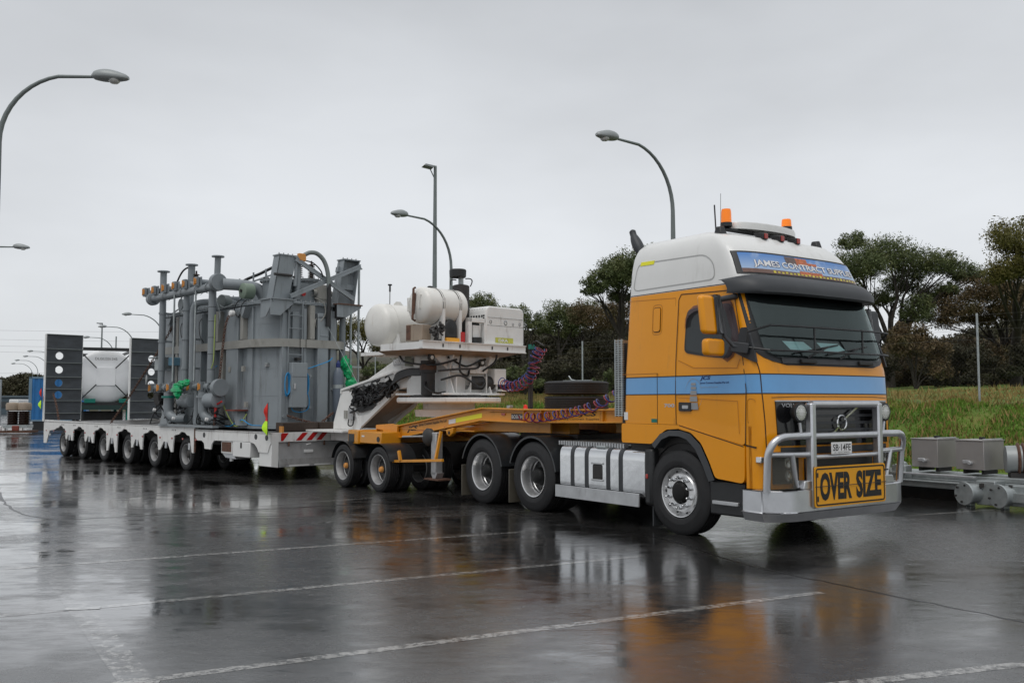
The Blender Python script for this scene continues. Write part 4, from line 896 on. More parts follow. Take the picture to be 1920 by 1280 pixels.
# two spare wheels laid flat
SPW = None
for k in (0, 1):
    t = thing('spare_tyre', ('lower' if k == 0 else 'upper') + ' black spare tyre of the two lying flat on the dolly neck', 'tyre', frame_pt(DL, 3.6, 1.6, 1.60 + .235 * k), DR, 'spare tyres on the dolly')
    MB().lathe(tyre_prof(.52, .29, .225), (0, 0, 0), (0, 0, 1), 48).build('tyre', M['rubber'], t, ang=30)
    MB().lathe([(.10, .29), (.09, .27), (-.02, .25), (-.03, .1), (-.03, 0)], (0, 0, 0), (0, 0, 1), 32).build('rim', M['dullrim'], t)
    if k: MB().box((-.3, -.03, .115), (.35, .03, .13)).tube([(.0, 0, .12), (-.12, 0, .14), (-.18, 0, .2)], .01, 6).build('clamp_bar', M['galv'], t)
cn = thing('traffic_cone', 'orange traffic cone with white band on the dolly beside turntable', 'cone', frame_pt(DL, .9, 2.7, 1.14), DR)
MB().lathe([(0, .15), (.02, .14), (.03, .12), (.42, .03), (.43, 0)], (0, 0, 0), (0, 0, 1), 18).build('cone_body', M['flagred'], cn); MB().lathe([(.2, .083), (.28, .065)], (0, 0, 0), (0, 0, 1), 18).build('cone_band', M['whitetxt'], cn)

for k in (0, 1):
    t = thing('spare_tyre', ('lower' if k == 0 else 'upper') + ' black tyre of the pair on the far side of the dolly behind the gooseneck', 'tyre', frame_pt(DL, -.35, 3.0 + .0 * k, 1.02 + .235 * k), DR, 'spare tyres on the dolly')
    MB().lathe(tyre_prof(.42, .26, .225), (0, 0, 0), (0, 0, 1), 40).build('tyre', M['rubber'], t, ang=30); MB().lathe([(.10, .26), (.09, .24), (-.02, .22), (-.03, 0)], (0, 0, 0), (0, 0, 1), 28).build('rim', M['dullrim'], t)
# ------------------------------------------------------------------ white platform trailer; x forward, y left, origin under the deck's near front corner
RR = R_(-46.08); RT = thing('platform_trailer', 'white six-axle steerable platform trailer with raised grey loading ramps', 'trailer', (-4.95, 19.25, 0), RR)
RT.matrix_basis = Matrix.Translation(RT.location) @ Matrix.Rotation(RR, 4, 'Z')
RW = 3.7; RC = 1.85
# side beam silhouettes: the rear bogie part, with an arch over every wheel, and the front part
wx = [-12.476, -10.92, -9.28, -7.60, -5.93, -4.13]
P = [(-3.52, 1.0), (-3.52, .44), (-3.62, .44)]
for i in range(5, -1, -1):
    x = wx[i]; P += [(x + .40, .80), (x + .38, .83), (x + .24, .845), (x + .14, .90), (x - .06, .92), (x - .2, .85), (x - .38, .835), (x - .46, .80)]
    if i: 
        lo = [.42, .50, .48, .28, .42, .42][i]; xm0, xm1 = x - .50, wx[i - 1] + .44; mid = (xm0 + xm1) / 2
        P += [(xm0, .62), (xm0 - .02, lo), (xm0 - .12, lo), (mid + .10, .66), (mid - .10, .66), (xm1 + .12, lo + .03), (xm1 + .02, lo + .03), (xm1, .62)]
P += [(-13.1, .78), (-13.45, .75), (-13.72, .36), (-13.97, .36), (-14.0, 1.06), (-13.9, 1.08)]
for s_ in (0, 1):
    q = (lambda y: y) if not s_ else (lambda y: RW - y)
    MB().prism(P, 'y', q(0), q(.03)).build('side_beam', M['dwhite'], RT, ang=20)
    MB().box((-13.95, q(.0), 1.0), (-3.5, q(.10), 1.03)).build('deck_edge', M['dwhite'], RT)
    F_ = [(0.0, .99), (-3.46, .99), (-3.44, .80), (-3.36, .74), (-3.12, .74), (-3.0, .68), (-2.97, .56), (-2.66, .555), (-2.62, .68), (-2.5, .76), (-.88, .775), (-.68, .74), (-.56, .66), (-.5, .575), (-.13, .57), (-.05, .72), (0, .77)]
    MB().prism(F_, 'y', q(.0), q(.03)).build('side_beam', M['dwhite'], RT, ang=20)
    MB().box((-3.5, q(.0), .95), (0, q(.10), .985)).build('deck_edge', M['dwhite'], RT)
    for x, z in ((-3.0, .87), (-.62, .89), (-.17, .88)): MB().cyl((x, q(-.004), z), (x, q(.01), z), .06, n=14).build('lashing_hole', M['black'], RT)
    for i in range(7):
        xm = ([-13.4] + [(wx[j] + wx[j + 1]) / 2 for j in range(5)] + [-3.75])[i]
        MB().box((xm - .05, q(-.01), .50 if i not in (0,) else .6), (xm + .05, q(.02), .66)).build('hinge_bracket', M['alloy'], RT, bevel=.008)
        for x in (xm - .34, xm + .34):
            MB().box((x - .03, q(-.012), .73), (x + .03, q(.0), .77)).build('side_marker', M['redlens'], RT)
    for dx in (-.09, 0, .09):
        sl = MB()
        for x in (-12.3, -11.3, -9.6, -8.0, -6.3, -4.6): sl.box((x + dx - .01, q(-.004), .93), (x + dx + .012, q(0.004), .965))
        sl.build('beam_slots', M['chassis'], RT, kind='stuff')
MB().box((-3.51, -.004, .46), (-3.45, .02, 1.0)).build('rusty_joint', M['rust'], RT)
dkb = MB(); 
planks = pm('deck_timber', (.055, .05, .045), .35, var=.5, scale=6, stretch=(1, 12, 1))
for i in range(12):
    y = .1 + i * .292
    b = MB().box((-13.9, y, 1.0), (-3.55, y + .28, 1.035 - .004 * (i % 2))); b.build('deck_plank', planks, RT)
    MB().box((-3.45, y, .955), (-.02, y + .28, .99 - .003 * (i % 2))).build('deck_plank', planks, RT)
MB().box((-13.8, .5, .62), (-.1, 3.2, .98)).build('chassis_frame', M['chassis'], RT)
TW = wheel(.385, .245, .215, 'drive', RT, (wx[5], .20, .385), 'chassis', 'dullrim', 36)
for i, x in enumerate(wx):
    for y in (.20, .46, 1.15, 1.41, 2.29, 2.55, 3.24, 3.5):
        if i == 5 and y == .20: continue
        copy_tree(TW, RT, (x, y, .385), 0 if y in (.2, 1.15, 2.29, 3.24) else math.pi)
    MB().cyl((x, .2, .4), (x, 1.5, .4), .07).box((x - .15, .5, .38), (x + .15, 1.1, .7)).build('axle_beam', M['chassis'], RT); MB().cyl((x, 2.2, .4), (x, 3.5, .4), .07).box((x - .15, 2.6, .38), (x + .15, 3.2, .7)).build('axle_beam', M['chassis'], RT)
MB().box((-3.3, .6, .40), (-.4, 3.1, .75)).build('underframe', M['chassis'], RT)
# front face with hazard panel, locker box under it
MB().box((-.03, .0, .79), (.0, RW, .985)).build('front_panel', M['dwhite'], RT, bevel=.004)
hz = MB()
for a in (.23, .44 + .14, .83, 1.07, 1.6, 1.85, 2.1, 2.35):
    w_ = .17; V = [(.004, a, .815), (.004, a + .13, .815), (.004, a + .13 + .16, .975), (.004, a + .16, .975)]
    if a == .23: V = [(.004, .23, .81), (.004, .28, .81), (.004, .41, .975), (.004, .25, .975), (.004, .23, .95)]
    MB().add(V, [tuple(range(len(V)))]).build('hazard_stripe', M['red'], RT, fix=False)
bx = MB().prism([(.02, .29), (.18, .265), (.0 + .18, .79), (.02, .79)], 'x', -.5, .0).build('locker_end', M['white'], RT, bevel=.005)
lk = MB().hexa([(-.5, .2, .27), (.02, .2, .27), (.02, 3.5, .27), (-.5, 3.5, .27), (-.5, .15, .785), (-.04, .15, .785), (-.04, 3.55, .785), (-.5, 3.55, .785)]).build('locker_box', M['alloy'], RT, bevel=.01)
MB().add([(.0225, .2, .30), (.006, 1.40, .30 + .1), (.006, .2, .40)][:0] or [(.006, .2, .44), (.006, 3.5, .44), (.022, 3.5, .32), (.022, .2, .32)], [(0, 1, 2, 3)]).build('locker_panel', M['dullrim'], RT, fix=False)
for a, b_ in ((.22, .34), (.42, .90), (1.02, 1.42)): MB().box((.026, a, .285), (.031, b_, .315)).build('reflector_strip', M['whitetxt' if a != .22 else 'dullrim'], RT)
for y in (.40, 1.26): MB().box((-.02, y, .70), (.02, y + .03, .80)).build('locker_hinge', M['rust'], RT, bevel=.006)
MB().box((.0, .78, .56), (.008, 1.0, .62)).tube([(.0, .83, .72), (.02, .85, .73), (.02, .93, .745), (.0, .95, .735)], .008, 6).build('locker_latch', M['whitetxt'], RT)
# under-side boxes on the near side
MB().box((-2.20, .02, .49), (-1.69, .5, .76)).build('open_locker', M['white'], RT, bevel=.01); MB().box((-2.16, .012, .53), (-1.73, .03, .74)).build('locker_recess', M['rust'], RT)
MB().prism([(-2.2, .49), (-1.69, .49), (-1.56, .38), (-2.05, .40)], 'y', .05, .4).build('locker_tray', M['alloy'], RT)
MB().box((-1.63, .0, .44), (-.86, .5, .765)).build('white_locker', M['white'], RT, bevel=.012); MB().box((-1.29, -.006, .63), (-1.22, .01, .75)).build('locker_handle', M['chassis'], RT, bevel=.006)
MB().box((-1.95, .1, .32), (-1.85, .14, .40)).build('drain_box', M['whitetxt'], RT)
# loading ramps, standing upright at the rear
for k, y0 in enumerate((-.02, 2.63)):
    y1 = y0 + 1.11; rp_ = MB(); zs = [1.06, 1.28, 1.67, 2.04, 2.42, 2.87, 3.305, 3.76]; xr = -13.93
    pr = rp_.box((xr - .10, y0 - .02, 1.03), (xr - .0, y0 + .012, 3.76)).box((xr - .10, y1 - .012, 1.03), (xr - .0, y1, 3.76)).build('ramp_frame', M['white'] , RT, label='white painted edge rail of the ramp')
    for a, c in zip(zs, zs[1:]):
        hz_ = (a + c) / 2; hole = 1 if 1.6 < a < 3.0 else 0
        if not hole: MB().box((xr - .03, y0 + .012, a + .006), (xr, y1 - .012, c - .006)).build('ramp_plate', M['ramp'], RT)
        else:
            hy = (y0 + .40) if k == 0 else (y1 - .40); r = .118; m_ = 24; b = MB(); V = []; x0, x1, z0, z1 = y0 + .012, y1 - .012, a + .006, c - .006
            circ = [(hy + r * math.cos(2 * math.pi * i / m_), hz_ + r * math.sin(2 * math.pi * i / m_)) for i in range(m_)]
            def outp(i):
                dx, dz = math.cos(2 * math.pi * i / m_), math.sin(2 * math.pi * i / m_); t = 9
                if dx > 1e-6: t = min(t, (x1 - hy) / dx)
                if dx < -1e-6: t = min(t, (x0 - hy) / dx)
                if dz > 1e-6: t = min(t, (z1 - hz_) / dz)
                if dz < -1e-6: t = min(t, (z0 - hz_) / dz)
                return (hy + dx * t, hz_ + dz * t)
            ou = [outp(i) for i in range(m_)]
            for px_, sg_ in ((xr, 1), (xr - .03, -1)): V += [(px_, *p) for p in circ] + [(px_, *p) for p in ou]
            F = []
            for i in range(m_):
                j = (i + 1) % m_; F += [(i, j, m_ + j, m_ + i), (2 * m_ + i, 2 * m_ + m_ + i, 2 * m_ + m_ + j, 2 * m_ + j), (i, 2 * m_ + i, 2 * m_ + j, j)]
            for cy, cz in ((x0, z0), (x1, z0), (x1, z1), (x0, z1)):   # corner fills
                i = min(range(m_), key=lambda i: (ou[i][0] - cy) ** 2 + (ou[i][1] - cz) ** 2)
                b0 = len(V); V.append((xr, cy, cz)); nb_ = [(i - 1) % m_, i, (i + 1) % m_]
                F += [(b0, m_ + nb_[0], m_ + nb_[1]), (b0, m_ + nb_[1], m_ + nb_[2])]
            b.add(V, F).build('ramp_plate', M['ramp'], RT, fix=False, ang=20)
        MB().box((xr - .05, y0 + .012, c - .012), (xr + .045, y1 - .012, c + .008)).build('ramp_cleat', M['pole'], RT)
# gooseneck
_before = set(RT.children)
GN = MB(); 
for s_ in (0, 1):
    q = (lambda y: y) if not s_ else (lambda y: 2 * 1.51 - y)
    o = MB().prism([(.58, 1.02), (.585, 1.16), (.875, 1.83), (2.9, 2.17), (3.3, 2.2), (3.3, 1.9), (2.9, 1.84), (2.35, 1.45), (1.60, 1.07), (1.50, 1.02)], 'y', q(1.10), q(1.13))
    if not s_: o = MB().prism([(.58, 1.02), (.585, 1.16), (.875, 1.83), (1.15, 1.83), (1.40, 1.45), (1.58, 1.10), (1.58, 1.02)], 'y', 1.12, 1.15)
    o.build('gooseneck_foot', M['dwhite'], RT, bevel=.006)
MB().hexa([(.86, 1.10, 1.825), (.86, 1.80, 1.825), (2.74, 1.80, 2.17), (2.74, 1.10, 2.17), (.86, 1.10, 1.875), (.86, 1.80, 1.875), (2.74, 1.80, 2.225), (2.74, 1.10, 2.225)]).build('top_shelf', M['dwhite'], RT, bevel=.008)
MB().prism([(2.74, 2.22), (2.74, 2.16), (2.84, 2.10), (2.97, 2.15), (3.05, 2.22)], 'y', 1.10, 1.40).build('shelf_lip', M['dwhite'], RT, bevel=.006)
MB().box((.86, 1.10, 1.775), (.90, 1.7, 1.84)).build('shelf_edge', M['dwhite'], RT)
gsp = MB().prism([(1.20, 1.80), (1.28, 1.80), (1.66, 1.06), (1.60, 1.04)], 'y', 1.09, 1.16).build('foot_brace', M['white'], RT, bevel=.005)
# inclined box arm between the foot and the turntable head
b = MB().prism([(1.50, 1.10), (1.75, 1.20), (2.85, 1.84), (3.55, 1.92), (3.9, 2.02), (4.2, 2.33), (3.8, 2.50), (2.95, 2.52), (1.9, 2.10), (1.15, 1.80), (1.3, 1.6)], 'y', 1.14, 1.88); b.build('gooseneck_arm', M['dwhite'], RT, bevel=.012)
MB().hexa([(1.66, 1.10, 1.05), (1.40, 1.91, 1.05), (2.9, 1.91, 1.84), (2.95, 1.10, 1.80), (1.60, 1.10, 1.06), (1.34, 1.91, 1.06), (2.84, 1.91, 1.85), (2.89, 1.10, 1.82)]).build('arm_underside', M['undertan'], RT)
MB().prism([(1.60, 1.07), (1.72, 1.12), (2.9, 1.83), (2.86, 1.92), (2.3, 1.62), (1.9, 1.35), (1.5, 1.3)], 'y', 1.10, 1.125).build('arm_web', M['dwhite'], RT, bevel=.005)
MB().prism(rpoly([(1.36, 1.85), (2.75, 2.03), (2.95, 1.88), (2.52, 1.74), (2.08, 1.47), (1.58, 1.37), (1.38, 1.62)], .06), 'y', 1.085, 1.12).build('dark_pocket_plate', M['brownrad'], RT)  # raised dark plate; the pocket's shade is put into its colour
# hydraulic valve tangle in the pocket of the arm
rv = random.Random(8); hv = MB()
for i in range(26):
    x = rv.uniform(1.35, 2.7); z = rv.uniform(1.45 + (x - 1.3) * .18, 1.78 + (x - 1.3) * .18); hv.box((x, rv.uniform(1.03, 1.08), z), (x + rv.uniform(.05, .18), 1.12, z + rv.uniform(.04, .12)))
hv.build('valve_blocks', M['brownrad'], RT, kind='stuff')
hv = MB()
for i in range(46):
    x = rv.uniform(1.3, 2.7); z = rv.uniform(1.35 + (x - 1.3) * .22, 1.85 + (x - 1.3) * .18); pts = [(x, 1.04, z)]
    for k in range(4): x += rv.uniform(-.18, .22); z += rv.uniform(-.14, .12); x = min(max(x, 1.38), 2.9); pts.append((x, rv.uniform(.98, 1.08), min(max(1.42 + (x - 1.5) * .3, z), 1.86 + (x - 1.3) * .18)))
    hv.tube(spline(pts, 4), rv.choice((.010, .014, .018)), 5)
hv.build('hydraulic_hoses', M['hoseblack'], RT, kind='stuff')
for k in range(7):
    hv = MB(); a = .03 * k; hv.tube(spline([(2.2 + .1 * k, 1.1, 1.72 + a), (2.6 + .05 * k, 1.05, 1.84 + a), (2.95, 1.02, 2.0 + a * .8), (3.3, 1.02, 2.10 + a * .7), (3.75, 1.0, 2.12 + a * .6)], 5), .022, 7); hv.build('hydraulic_hose', M['hoseblack'], RT)
MB().box((2.1, 1.085, 1.55), (2.3, 1.11, 1.66)).build('white_label_box', M['white'], RT)
MB().box((1.02, 1.09, 1.25), (1.12, 1.12, 1.42)).build('info_plate', M['bandgrey'], RT); MB().box((1.22, 1.06, 1.22), (1.40, 1.12, 1.48)).build('switch_box', M['dullrim'], RT, bevel=.01)
MB().tube(spline([(1.24, 1.07, 1.25), (1.23, 1.06, 1.14), (1.30, 1.05, 1.10), (1.42, 1.05, 1.13), (1.45, 1.05, 1.3)], 4), .014, 6).build('switch_cable', M['hoseblack'], RT)
dp = MB().box((2.70, 1.125, 2.33), (3.25, 1.138, 2.45)).build('maker_plate', M['dullrim'], RT)
text('DRAKE', plane_fn((2.74, 1.122, 2.36), (1, 0, .03), (0, 0, 1)), .40, .065, 'plate_lettering', M['whitetxt'], dp, bold=.03)
MB().box((3.24, 1.0, 2.30), (3.56, 1.14, 2.52)).build('junction_box', pm('olive_box', (.2, .22, .17), .5), RT, bevel=.01)

for _o in set(RT.children) - _before:
    _o.location = (-.52, .34, .02)
MB().box((0.02, 1.42, .80), (1.1, 2.9, .99)).build('gooseneck_base', M['dwhite'], RT, bevel=.01)
MB().box((-.7, 1.0, .99), (1.1, 2.9, 1.03)).build('base_plate', M['dwhite'], RT, bevel=.004)
# turntable head
hx, hy = 3.5, 1.82
MB().lathe([(0, .98), (.025, 1.0), (.09, 1.0), (.10, .97), (.10, 0)], (hx, hy, 1.60), (0, 0, 1), 44).build('turntable_ring', M['dwhite'], RT, bevel=.006)
MB().lathe([(-.26, .64), (-.13, .66), (-.12, .5), (0, .5)], (hx, hy, 1.60), (0, 0, 1), 36).build('turntable_base', M['dwhite'], RT)
MB().lathe([(0, .74), (.05, .74)], (hx, hy, 1.70), (0, 0, 1), 36).build('slew_bearing', M['chassis'], RT)
bt2 = MB()
for k in range(36): a = 2 * math.pi * k / 36; bt2.cyl((hx + .95 * math.cos(a), hy + .95 * math.sin(a), 1.70), (hx + .95 * math.cos(a), hy + .95 * math.sin(a), 1.725), .018, n=6)
bt2.build('ring_bolts', M['chassis'], RT, kind='stuff')
MB().hexa([(hx - .75, hy - .72, 1.745), (hx + .72, hy - .72, 1.745), (hx + .72, hy + .8, 1.745), (hx - .75, hy + .8, 1.745), (hx - .75, hy - .72, 1.785), (hx + .72, hy - .72, 1.785), (hx + .72, hy + .8, 1.785), (hx - .75, hy + .8, 1.785)]).build('head_base_plate', M['dwhite'], RT, bevel=.006)
for y in (hy - .48, hy + .45):
    MB().prism([(hx - .7, 1.785), (hx + .7, 1.785), (hx + .55, 2.15), (hx + .72, 2.56), (hx - .6, 2.56), (hx - .45, 2.2), (hx - .7, 2.0)], 'y', y, y + .03).build('head_side_plate', M['dwhite'], RT)
MB().prism([(hy - .50, 1.785), (hy + .75, 1.785), (hy + .62, 2.1), (hy + .42, 2.12), (hy + .42, 2.2), (hy + .95, 2.56), (hy - .95, 2.56), (hy - .45, 2.2), (hy - .52, 2.05)], 'x', hx + .50, hx + .53).build('head_front_plate', M['dwhite'], RT)
MB().prism([(hy - .42, 2.15), (hy + .42, 2.15), (hy + .42, 2.3), (hy - .42, 2.3)], 'x', hx + .53, hx + .62).build('head_cross_member', M['dwhite'], RT, bevel=.01)
for y in (-.4, -.05, .35): MB().box((hx + .53, hy + y, 1.79), (hx + .68, hy + y + .02, 2.1)).build('head_rib', M['dwhite'], RT)
MB().cyl((hx + .54, hy - .05, 1.98), (hx + .54, hy + .6, 1.98), .13, n=20).build('pivot_shaft', M['chassis'], RT)
MB().lathe([(0, .14), (.08, .14), (.085, .155), (.22, .155), (.225, .13), (.62, .13), (.66, .08)], (hx + .25, hy - .72, 2.38), (0, 0, -1), 20).build('accumulator', M['chassis'], RT)
MB().lathe([(0, .158), (.10, .158)], (hx + .25, hy - .72, 2.31), (0, 0, -1), 20).build('accumulator_band', M['rust'], RT)
for (y, z) in ((hy + .28, 2.36), (hy - .95, 2.42)): MB().lathe([(0, .07), (.05, .07), (.055, .05), (.05, 0)], (hx + .60, y, z), (1, 0, 0), 18).build('work_lamp', M['chassis'], RT); MB().lathe([(.052, .05), (.058, 0)], (hx + .60, y, z), (1, 0, 0), 18).build('lamp_glass', M['lens'], RT)
for P_ in ([(hx + .55, hy - .5, 2.45), (hx + .7, hy - .2, 2.28), (hx + .75, hy + .1, 2.38), (hx + .7, hy + .3, 2.42)], [(hx + .6, hy + .2, 2.60), (hx + .75, hy + .5, 2.66), (hx + .75, hy + .52, 2.4), (hx + .65, hy + .28, 2.2)], [(hx + .6, hy - .7, 2.02), (hx + .7, hy - .3, 2.1), (hx + .75, hy + .1, 1.9), (hx + .7, hy + .3, 2.0)],
           [(hx - .4, hy - .9, 2.5), (hx - .1, hy - .95, 2.35), (hx + .5, hy - .75, 2.3), (hx + .7, hy - .4, 2.4)], [(hx + .6, hy - .6, 1.8), (hx + .62, hy - .85, 1.78), (hx + .4, hy - .9, 1.9), (hx + .3, hy - .8, 2.0)], [(hx + .7, hy - .3, 2.5), (hx + .72, hy - .35, 2.2), (hx + .7, hy - .15, 2.1), (hx + .6, hy, 2.25)], [(hx + .64, hy - .8, 2.18), (hx + .72, hy - .4, 2.22), (hx + .75, hy + .0, 2.24), (hx + .6, hy + .25, 2.3)]):
    MB().tube(spline(P_, 6), .02, 7).build('hydraulic_hose', M['hoseblack'], RT)
MB().box((hx + .45, hy + .55, 1.95), (hx + .7, hy + .85, 2.25)).build('hose_bracket', M['dwhite'], RT, bevel=.01)
MB().box((hx - .6, hy + .65, 1.79), (hx + .62, hy + .70, 2.05)).box((hx + .3, hy + .65, 1.82), (hx + .8, hy + .95, 1.86)).build('side_bracket', M['dwhite'], RT)
# power pack deck
def pk(x, y, z): return (x, y, z)
MB().box((3.15, .45, 2.555), (4.40, 3.0, 2.57)).build('pack_deck', M['dwhite'], RT)
fp = MB().box((4.36, .45, 2.57), (4.40, 3.0, 2.70)).box((3.15, .45, 2.57), (4.36, .49, 2.68)).box((4.30, .45, 2.555), (4.42, 3.0, 2.575)).box((4.30, .45, 2.69), (4.42, 3.0, 2.705)); fp.build('pack_deck_rail', M['dwhite'], RT)
for y in (.9, 1.3, 2.1, 2.5): MB().box((4.402, y, 2.60), (4.408, y + .03, 2.66)).build('rail_slot', M['chassis'], RT)
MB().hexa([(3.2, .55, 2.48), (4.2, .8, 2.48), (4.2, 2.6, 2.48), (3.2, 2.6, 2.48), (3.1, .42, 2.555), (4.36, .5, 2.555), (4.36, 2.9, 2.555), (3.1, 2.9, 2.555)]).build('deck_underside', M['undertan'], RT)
def tank(cx, cz, y0, y1, r, name, mat_):
    d = r * .42; n_ = 8; pr = [(y0 - d * math.cos(math.pi / 2 * i / n_) , r * math.sin(math.pi / 2 * i / n_)) for i in range(n_ + 1)]
    pr += [(y1 + d * math.sin(math.pi / 2 * i / n_), r * math.cos(math.pi / 2 * i / n_)) for i in range(n_ + 1)]
    return MB().lathe(pr, (cx, 0, cz), (0, 1, 0), 44).build(name, mat_, RT, ang=50)
t1 = tank(3.98, 3.37, .74, 1.55, .335, 'round_tank', M['cream']); t2 = tank(2.75, 3.08, .70, 1.9, .41, 'round_tank', M['cream'])
for y in (.98, 1.38):
    MB().lathe([(0, .338), (0, .343), (.05, .343), (.05, .338)], (3.98, y, 3.37), (0, 1, 0), 40).build('tank_band', M['chassis'], t1)
    MB().lathe([(.012, .344), (.038, .344)], (3.98, y, 3.37), (0, 1, 0), 40).build('tank_band', M['cream'], t1)
for y in (.85, 1.45): MB().lathe([(0, .412), (0, .418), (.03, .418), (.03, .412)], (2.75, y, 3.08), (0, 1, 0), 40).build('tank_band', M['cream'], t2)
for z in (3.0,): MB().lathe([(0, .411), (1.2, .411)], (2.75, .7, 3.08), (0, 1, 0), 2, R_(0), R_(1.6)).build('weld_seam', M['dullrim'], t2)
MB().tube([(3.99, .60, 3.68), (3.99, .56, 3.66), (3.99, .54, 3.10), (3.99, .60, 3.08)], .022, 8).tube([(3.99, .585, 3.58), (3.99, .555, 3.2)], .028, 8).build('sight_gauge', M['rust'], t1)
for (x, z0, z1) in ((4.12, 3.30, 3.54), (3.80, 3.26, 3.5)): MB().tube([(x, .68, z1), (x, .58, z1), (x, .58, z0), (x, .68, z0)], .012, 6).build('grab_handle', M['cream'], t1)
MB().lathe([(0, .05), (.03, .05), (.04, .03), (.04, 0)], (3.98, .95, 3.70), (0, 0, 1), 12).cyl((3.98, .95, 3.68), (3.98, .95, 3.74), .03).build('filler_cap', M['black'], t1)
MB().prism([(1.0, 3.46), (1.3, 3.46), (1.2, 3.56), (1.1, 3.56)], 'x', 2.74, 2.76).build('lifting_lug', M['cream'], t2)
MB().tube([(2.75, .95, 3.48), (2.75, .95, 3.78)], .008, 6).cyl((2.75, .95, 3.74), (2.75, .95, 3.86), .018).cyl((2.75, .95, 3.86), (2.75, .95, 3.885), .04).build('level_probe', M['black'], t2)
for y in (.98, 1.38):
    MB().hexa([(4.18, y, 2.7), (4.30, y, 2.7), (4.30, y + .06, 2.7), (4.18, y + .06, 2.7), (4.24, y, 3.5), (4.32, y, 3.5), (4.32, y + .06, 3.5), (4.24, y + .06, 3.5)]).build('tank_support', M['dwhite'], RT)
    MB().prism([(3.6, 2.57), (4.25, 2.57), (4.25, 3.25), (4.1, 3.1), (3.95, 3.05), (3.8, 3.1), (3.65, 3.2)], 'y', y + .01, y + .03).build('tank_cradle', M['dwhite'], RT)
for y in (.85, 1.4): MB().prism([(2.55, 2.55), (3.2, 2.55), (3.13, 2.9), (3.0, 2.78), (2.75, 2.7)], 'y', y, y + .05).build('tank_cradle', M['dwhite'], RT)
MB().box((2.3, .6, 2.50), (3.2, 3.0, 2.56)).build('rear_deck', M['dwhite'], RT)
MB().box((3.72, .60, 2.72), (3.95, .75, 3.02)).build('control_box', M['undertan'], RT, bevel=.008); MB().box((3.74, .592, 2.74), (3.86, .602, 3.0)).build('box_door', M['rust'], RT, label='rust-stained box door'); MB().box((3.95, .60, 2.72), (4.2, .8, 3.0)).build('control_box', M['undertan'], RT, bevel=.008)
hv = MB()
for i in range(16): y = rv.uniform(.70, .98); z = rv.uniform(2.72, 3.05); hv.tube([(4.28, y, z), (4.36, y + rv.uniform(-.05, .05), z + rv.uniform(-.05, .05)), (4.38, y, z - .06)], rv.choice((.015, .025, .03)), 6)
hv.build('control_levers', M['chassis'], RT, kind='stuff')
MB().box((4.25, 1.05, 2.70), (4.34, 1.36, 2.78)).build('battery_box', M['signy'], RT); MB().box((4.0, 1.05, 2.78), (4.3, 1.34, 3.0)).lathe([(0, .14), (.1, .14), (.11, 0)], (4.2, 1.2, 2.98), (1, 0, 0), 14).build('fuel_pump', M['black'], RT, bevel=.02)
MB().box((4.2, 1.42, 2.72), (4.33, 1.5, 2.9)).build('fuse_box', M['red'], RT)
rf = MB()
for a, b_ in (((4.22, 1.60, 2.7), (4.32, 1.68, 3.18)), ((4.22, 1.99, 2.7), (4.32, 2.07, 3.18)), ((4.22, 1.6, 3.10), (4.32, 2.07, 3.18)), ((4.24, 1.74, 2.72), (4.28, 1.93, 3.05))): rf.box(a, b_)
rf.build('filter_frame', M['dwhite'], RT, bevel=.006); MB().cyl((4.25, 1.83, 2.72), (4.25, 1.83, 2.82), .12).build('filter_bowl', M['black'], RT)
MB().lathe([(0, .155), (.02, .165), (.86, .165), (.88, .14), (.9, .05)], (3.72, 1.92, 2.98), (0, 0, 1), 28).build('exhaust_muffler', M['chassis'], RT)
MB().cyl((3.72, 1.92, 3.86), (3.72, 1.92, 4.02), .05).build('intake_stem', M['galv'], RT); MB().lathe([(0, .14), (.02, .16), (.14, .165), (.16, .15), (.17, 0)], (3.72, 1.84, 4.0), (0, 0, 1), 24).build('air_cleaner', M['black'], RT)
MB().tube(arc((3.72, 1.80, 3.95), (3.72, 1.62, 3.98), (3.72, 1.66, 3.84), 6), .012, 6).tube(arc((3.72, 2.04, 4.0), (3.72, 2.3, 4.05), (3.72, 2.16, 3.86), 8), .012, 6).build('drain_hose', M['black'], RT)
# engine cover with vent slots
ev = rpoly([(2.0, 2.7), (2.0, 3.42), (3.03, 3.42), (3.03, 2.7)], .001)
cover = MB(); R1 = [(2.02, 2.705), (2.02, 3.33)] + [(2.02 + .1 * (1 - math.cos(a)), 3.33 + .1 * math.sin(a)) for a in [R_(22.5 * i) for i in range(1, 5)]] + [(2.92, 3.43)] + [(2.92 + .1 * math.sin(a), 3.33 + .1 * math.cos(a)) for a in [R_(22.5 * i) for i in range(1, 5)]] + [(3.02, 2.705)]
cv = cover.prism(R1, 'x', 3.45, 4.34).build('engine_cover', M['dwhite'], RT, bevel=.03, seg=3)
for zz_, n_ in ((3.36, 9), (3.24, 9)):
    b = MB()
    for i in range(n_): b.box((4.2 - i * .075, 2.012 + .02 * (zz_ > 3.3), zz_ - .02), (4.235 - i * .075, 2.06, zz_ + .02))
    b.build('vent_slots', M['black'], cv, kind='stuff')
b = MB()
for i in range(10): b.box((4.25, 2.012, 2.78 + i * .05), (4.29, 2.05, 2.81 + i * .05))
b.build('vent_slots', M['black'], cv, kind='stuff')
MB().box((3.5, 2.01, 2.72), (4.15, 2.06, 3.15)).build('cover_opening', M['black'], cv, bevel=.02)
MB().box((4.342, 2.06, 3.215), (4.348, 3.0, 3.22)).build('cover_joint', M['dullrim'], cv); MB().add([(4.3445, 2.04, 3.06), (4.3445, 3.0, 3.06), (4.3445, 3.0, 3.065), (4.3445, 2.04, 3.065)], [(0, 1, 2, 3)]).build('cover_joint', M['chassis'], cv, fix=False)
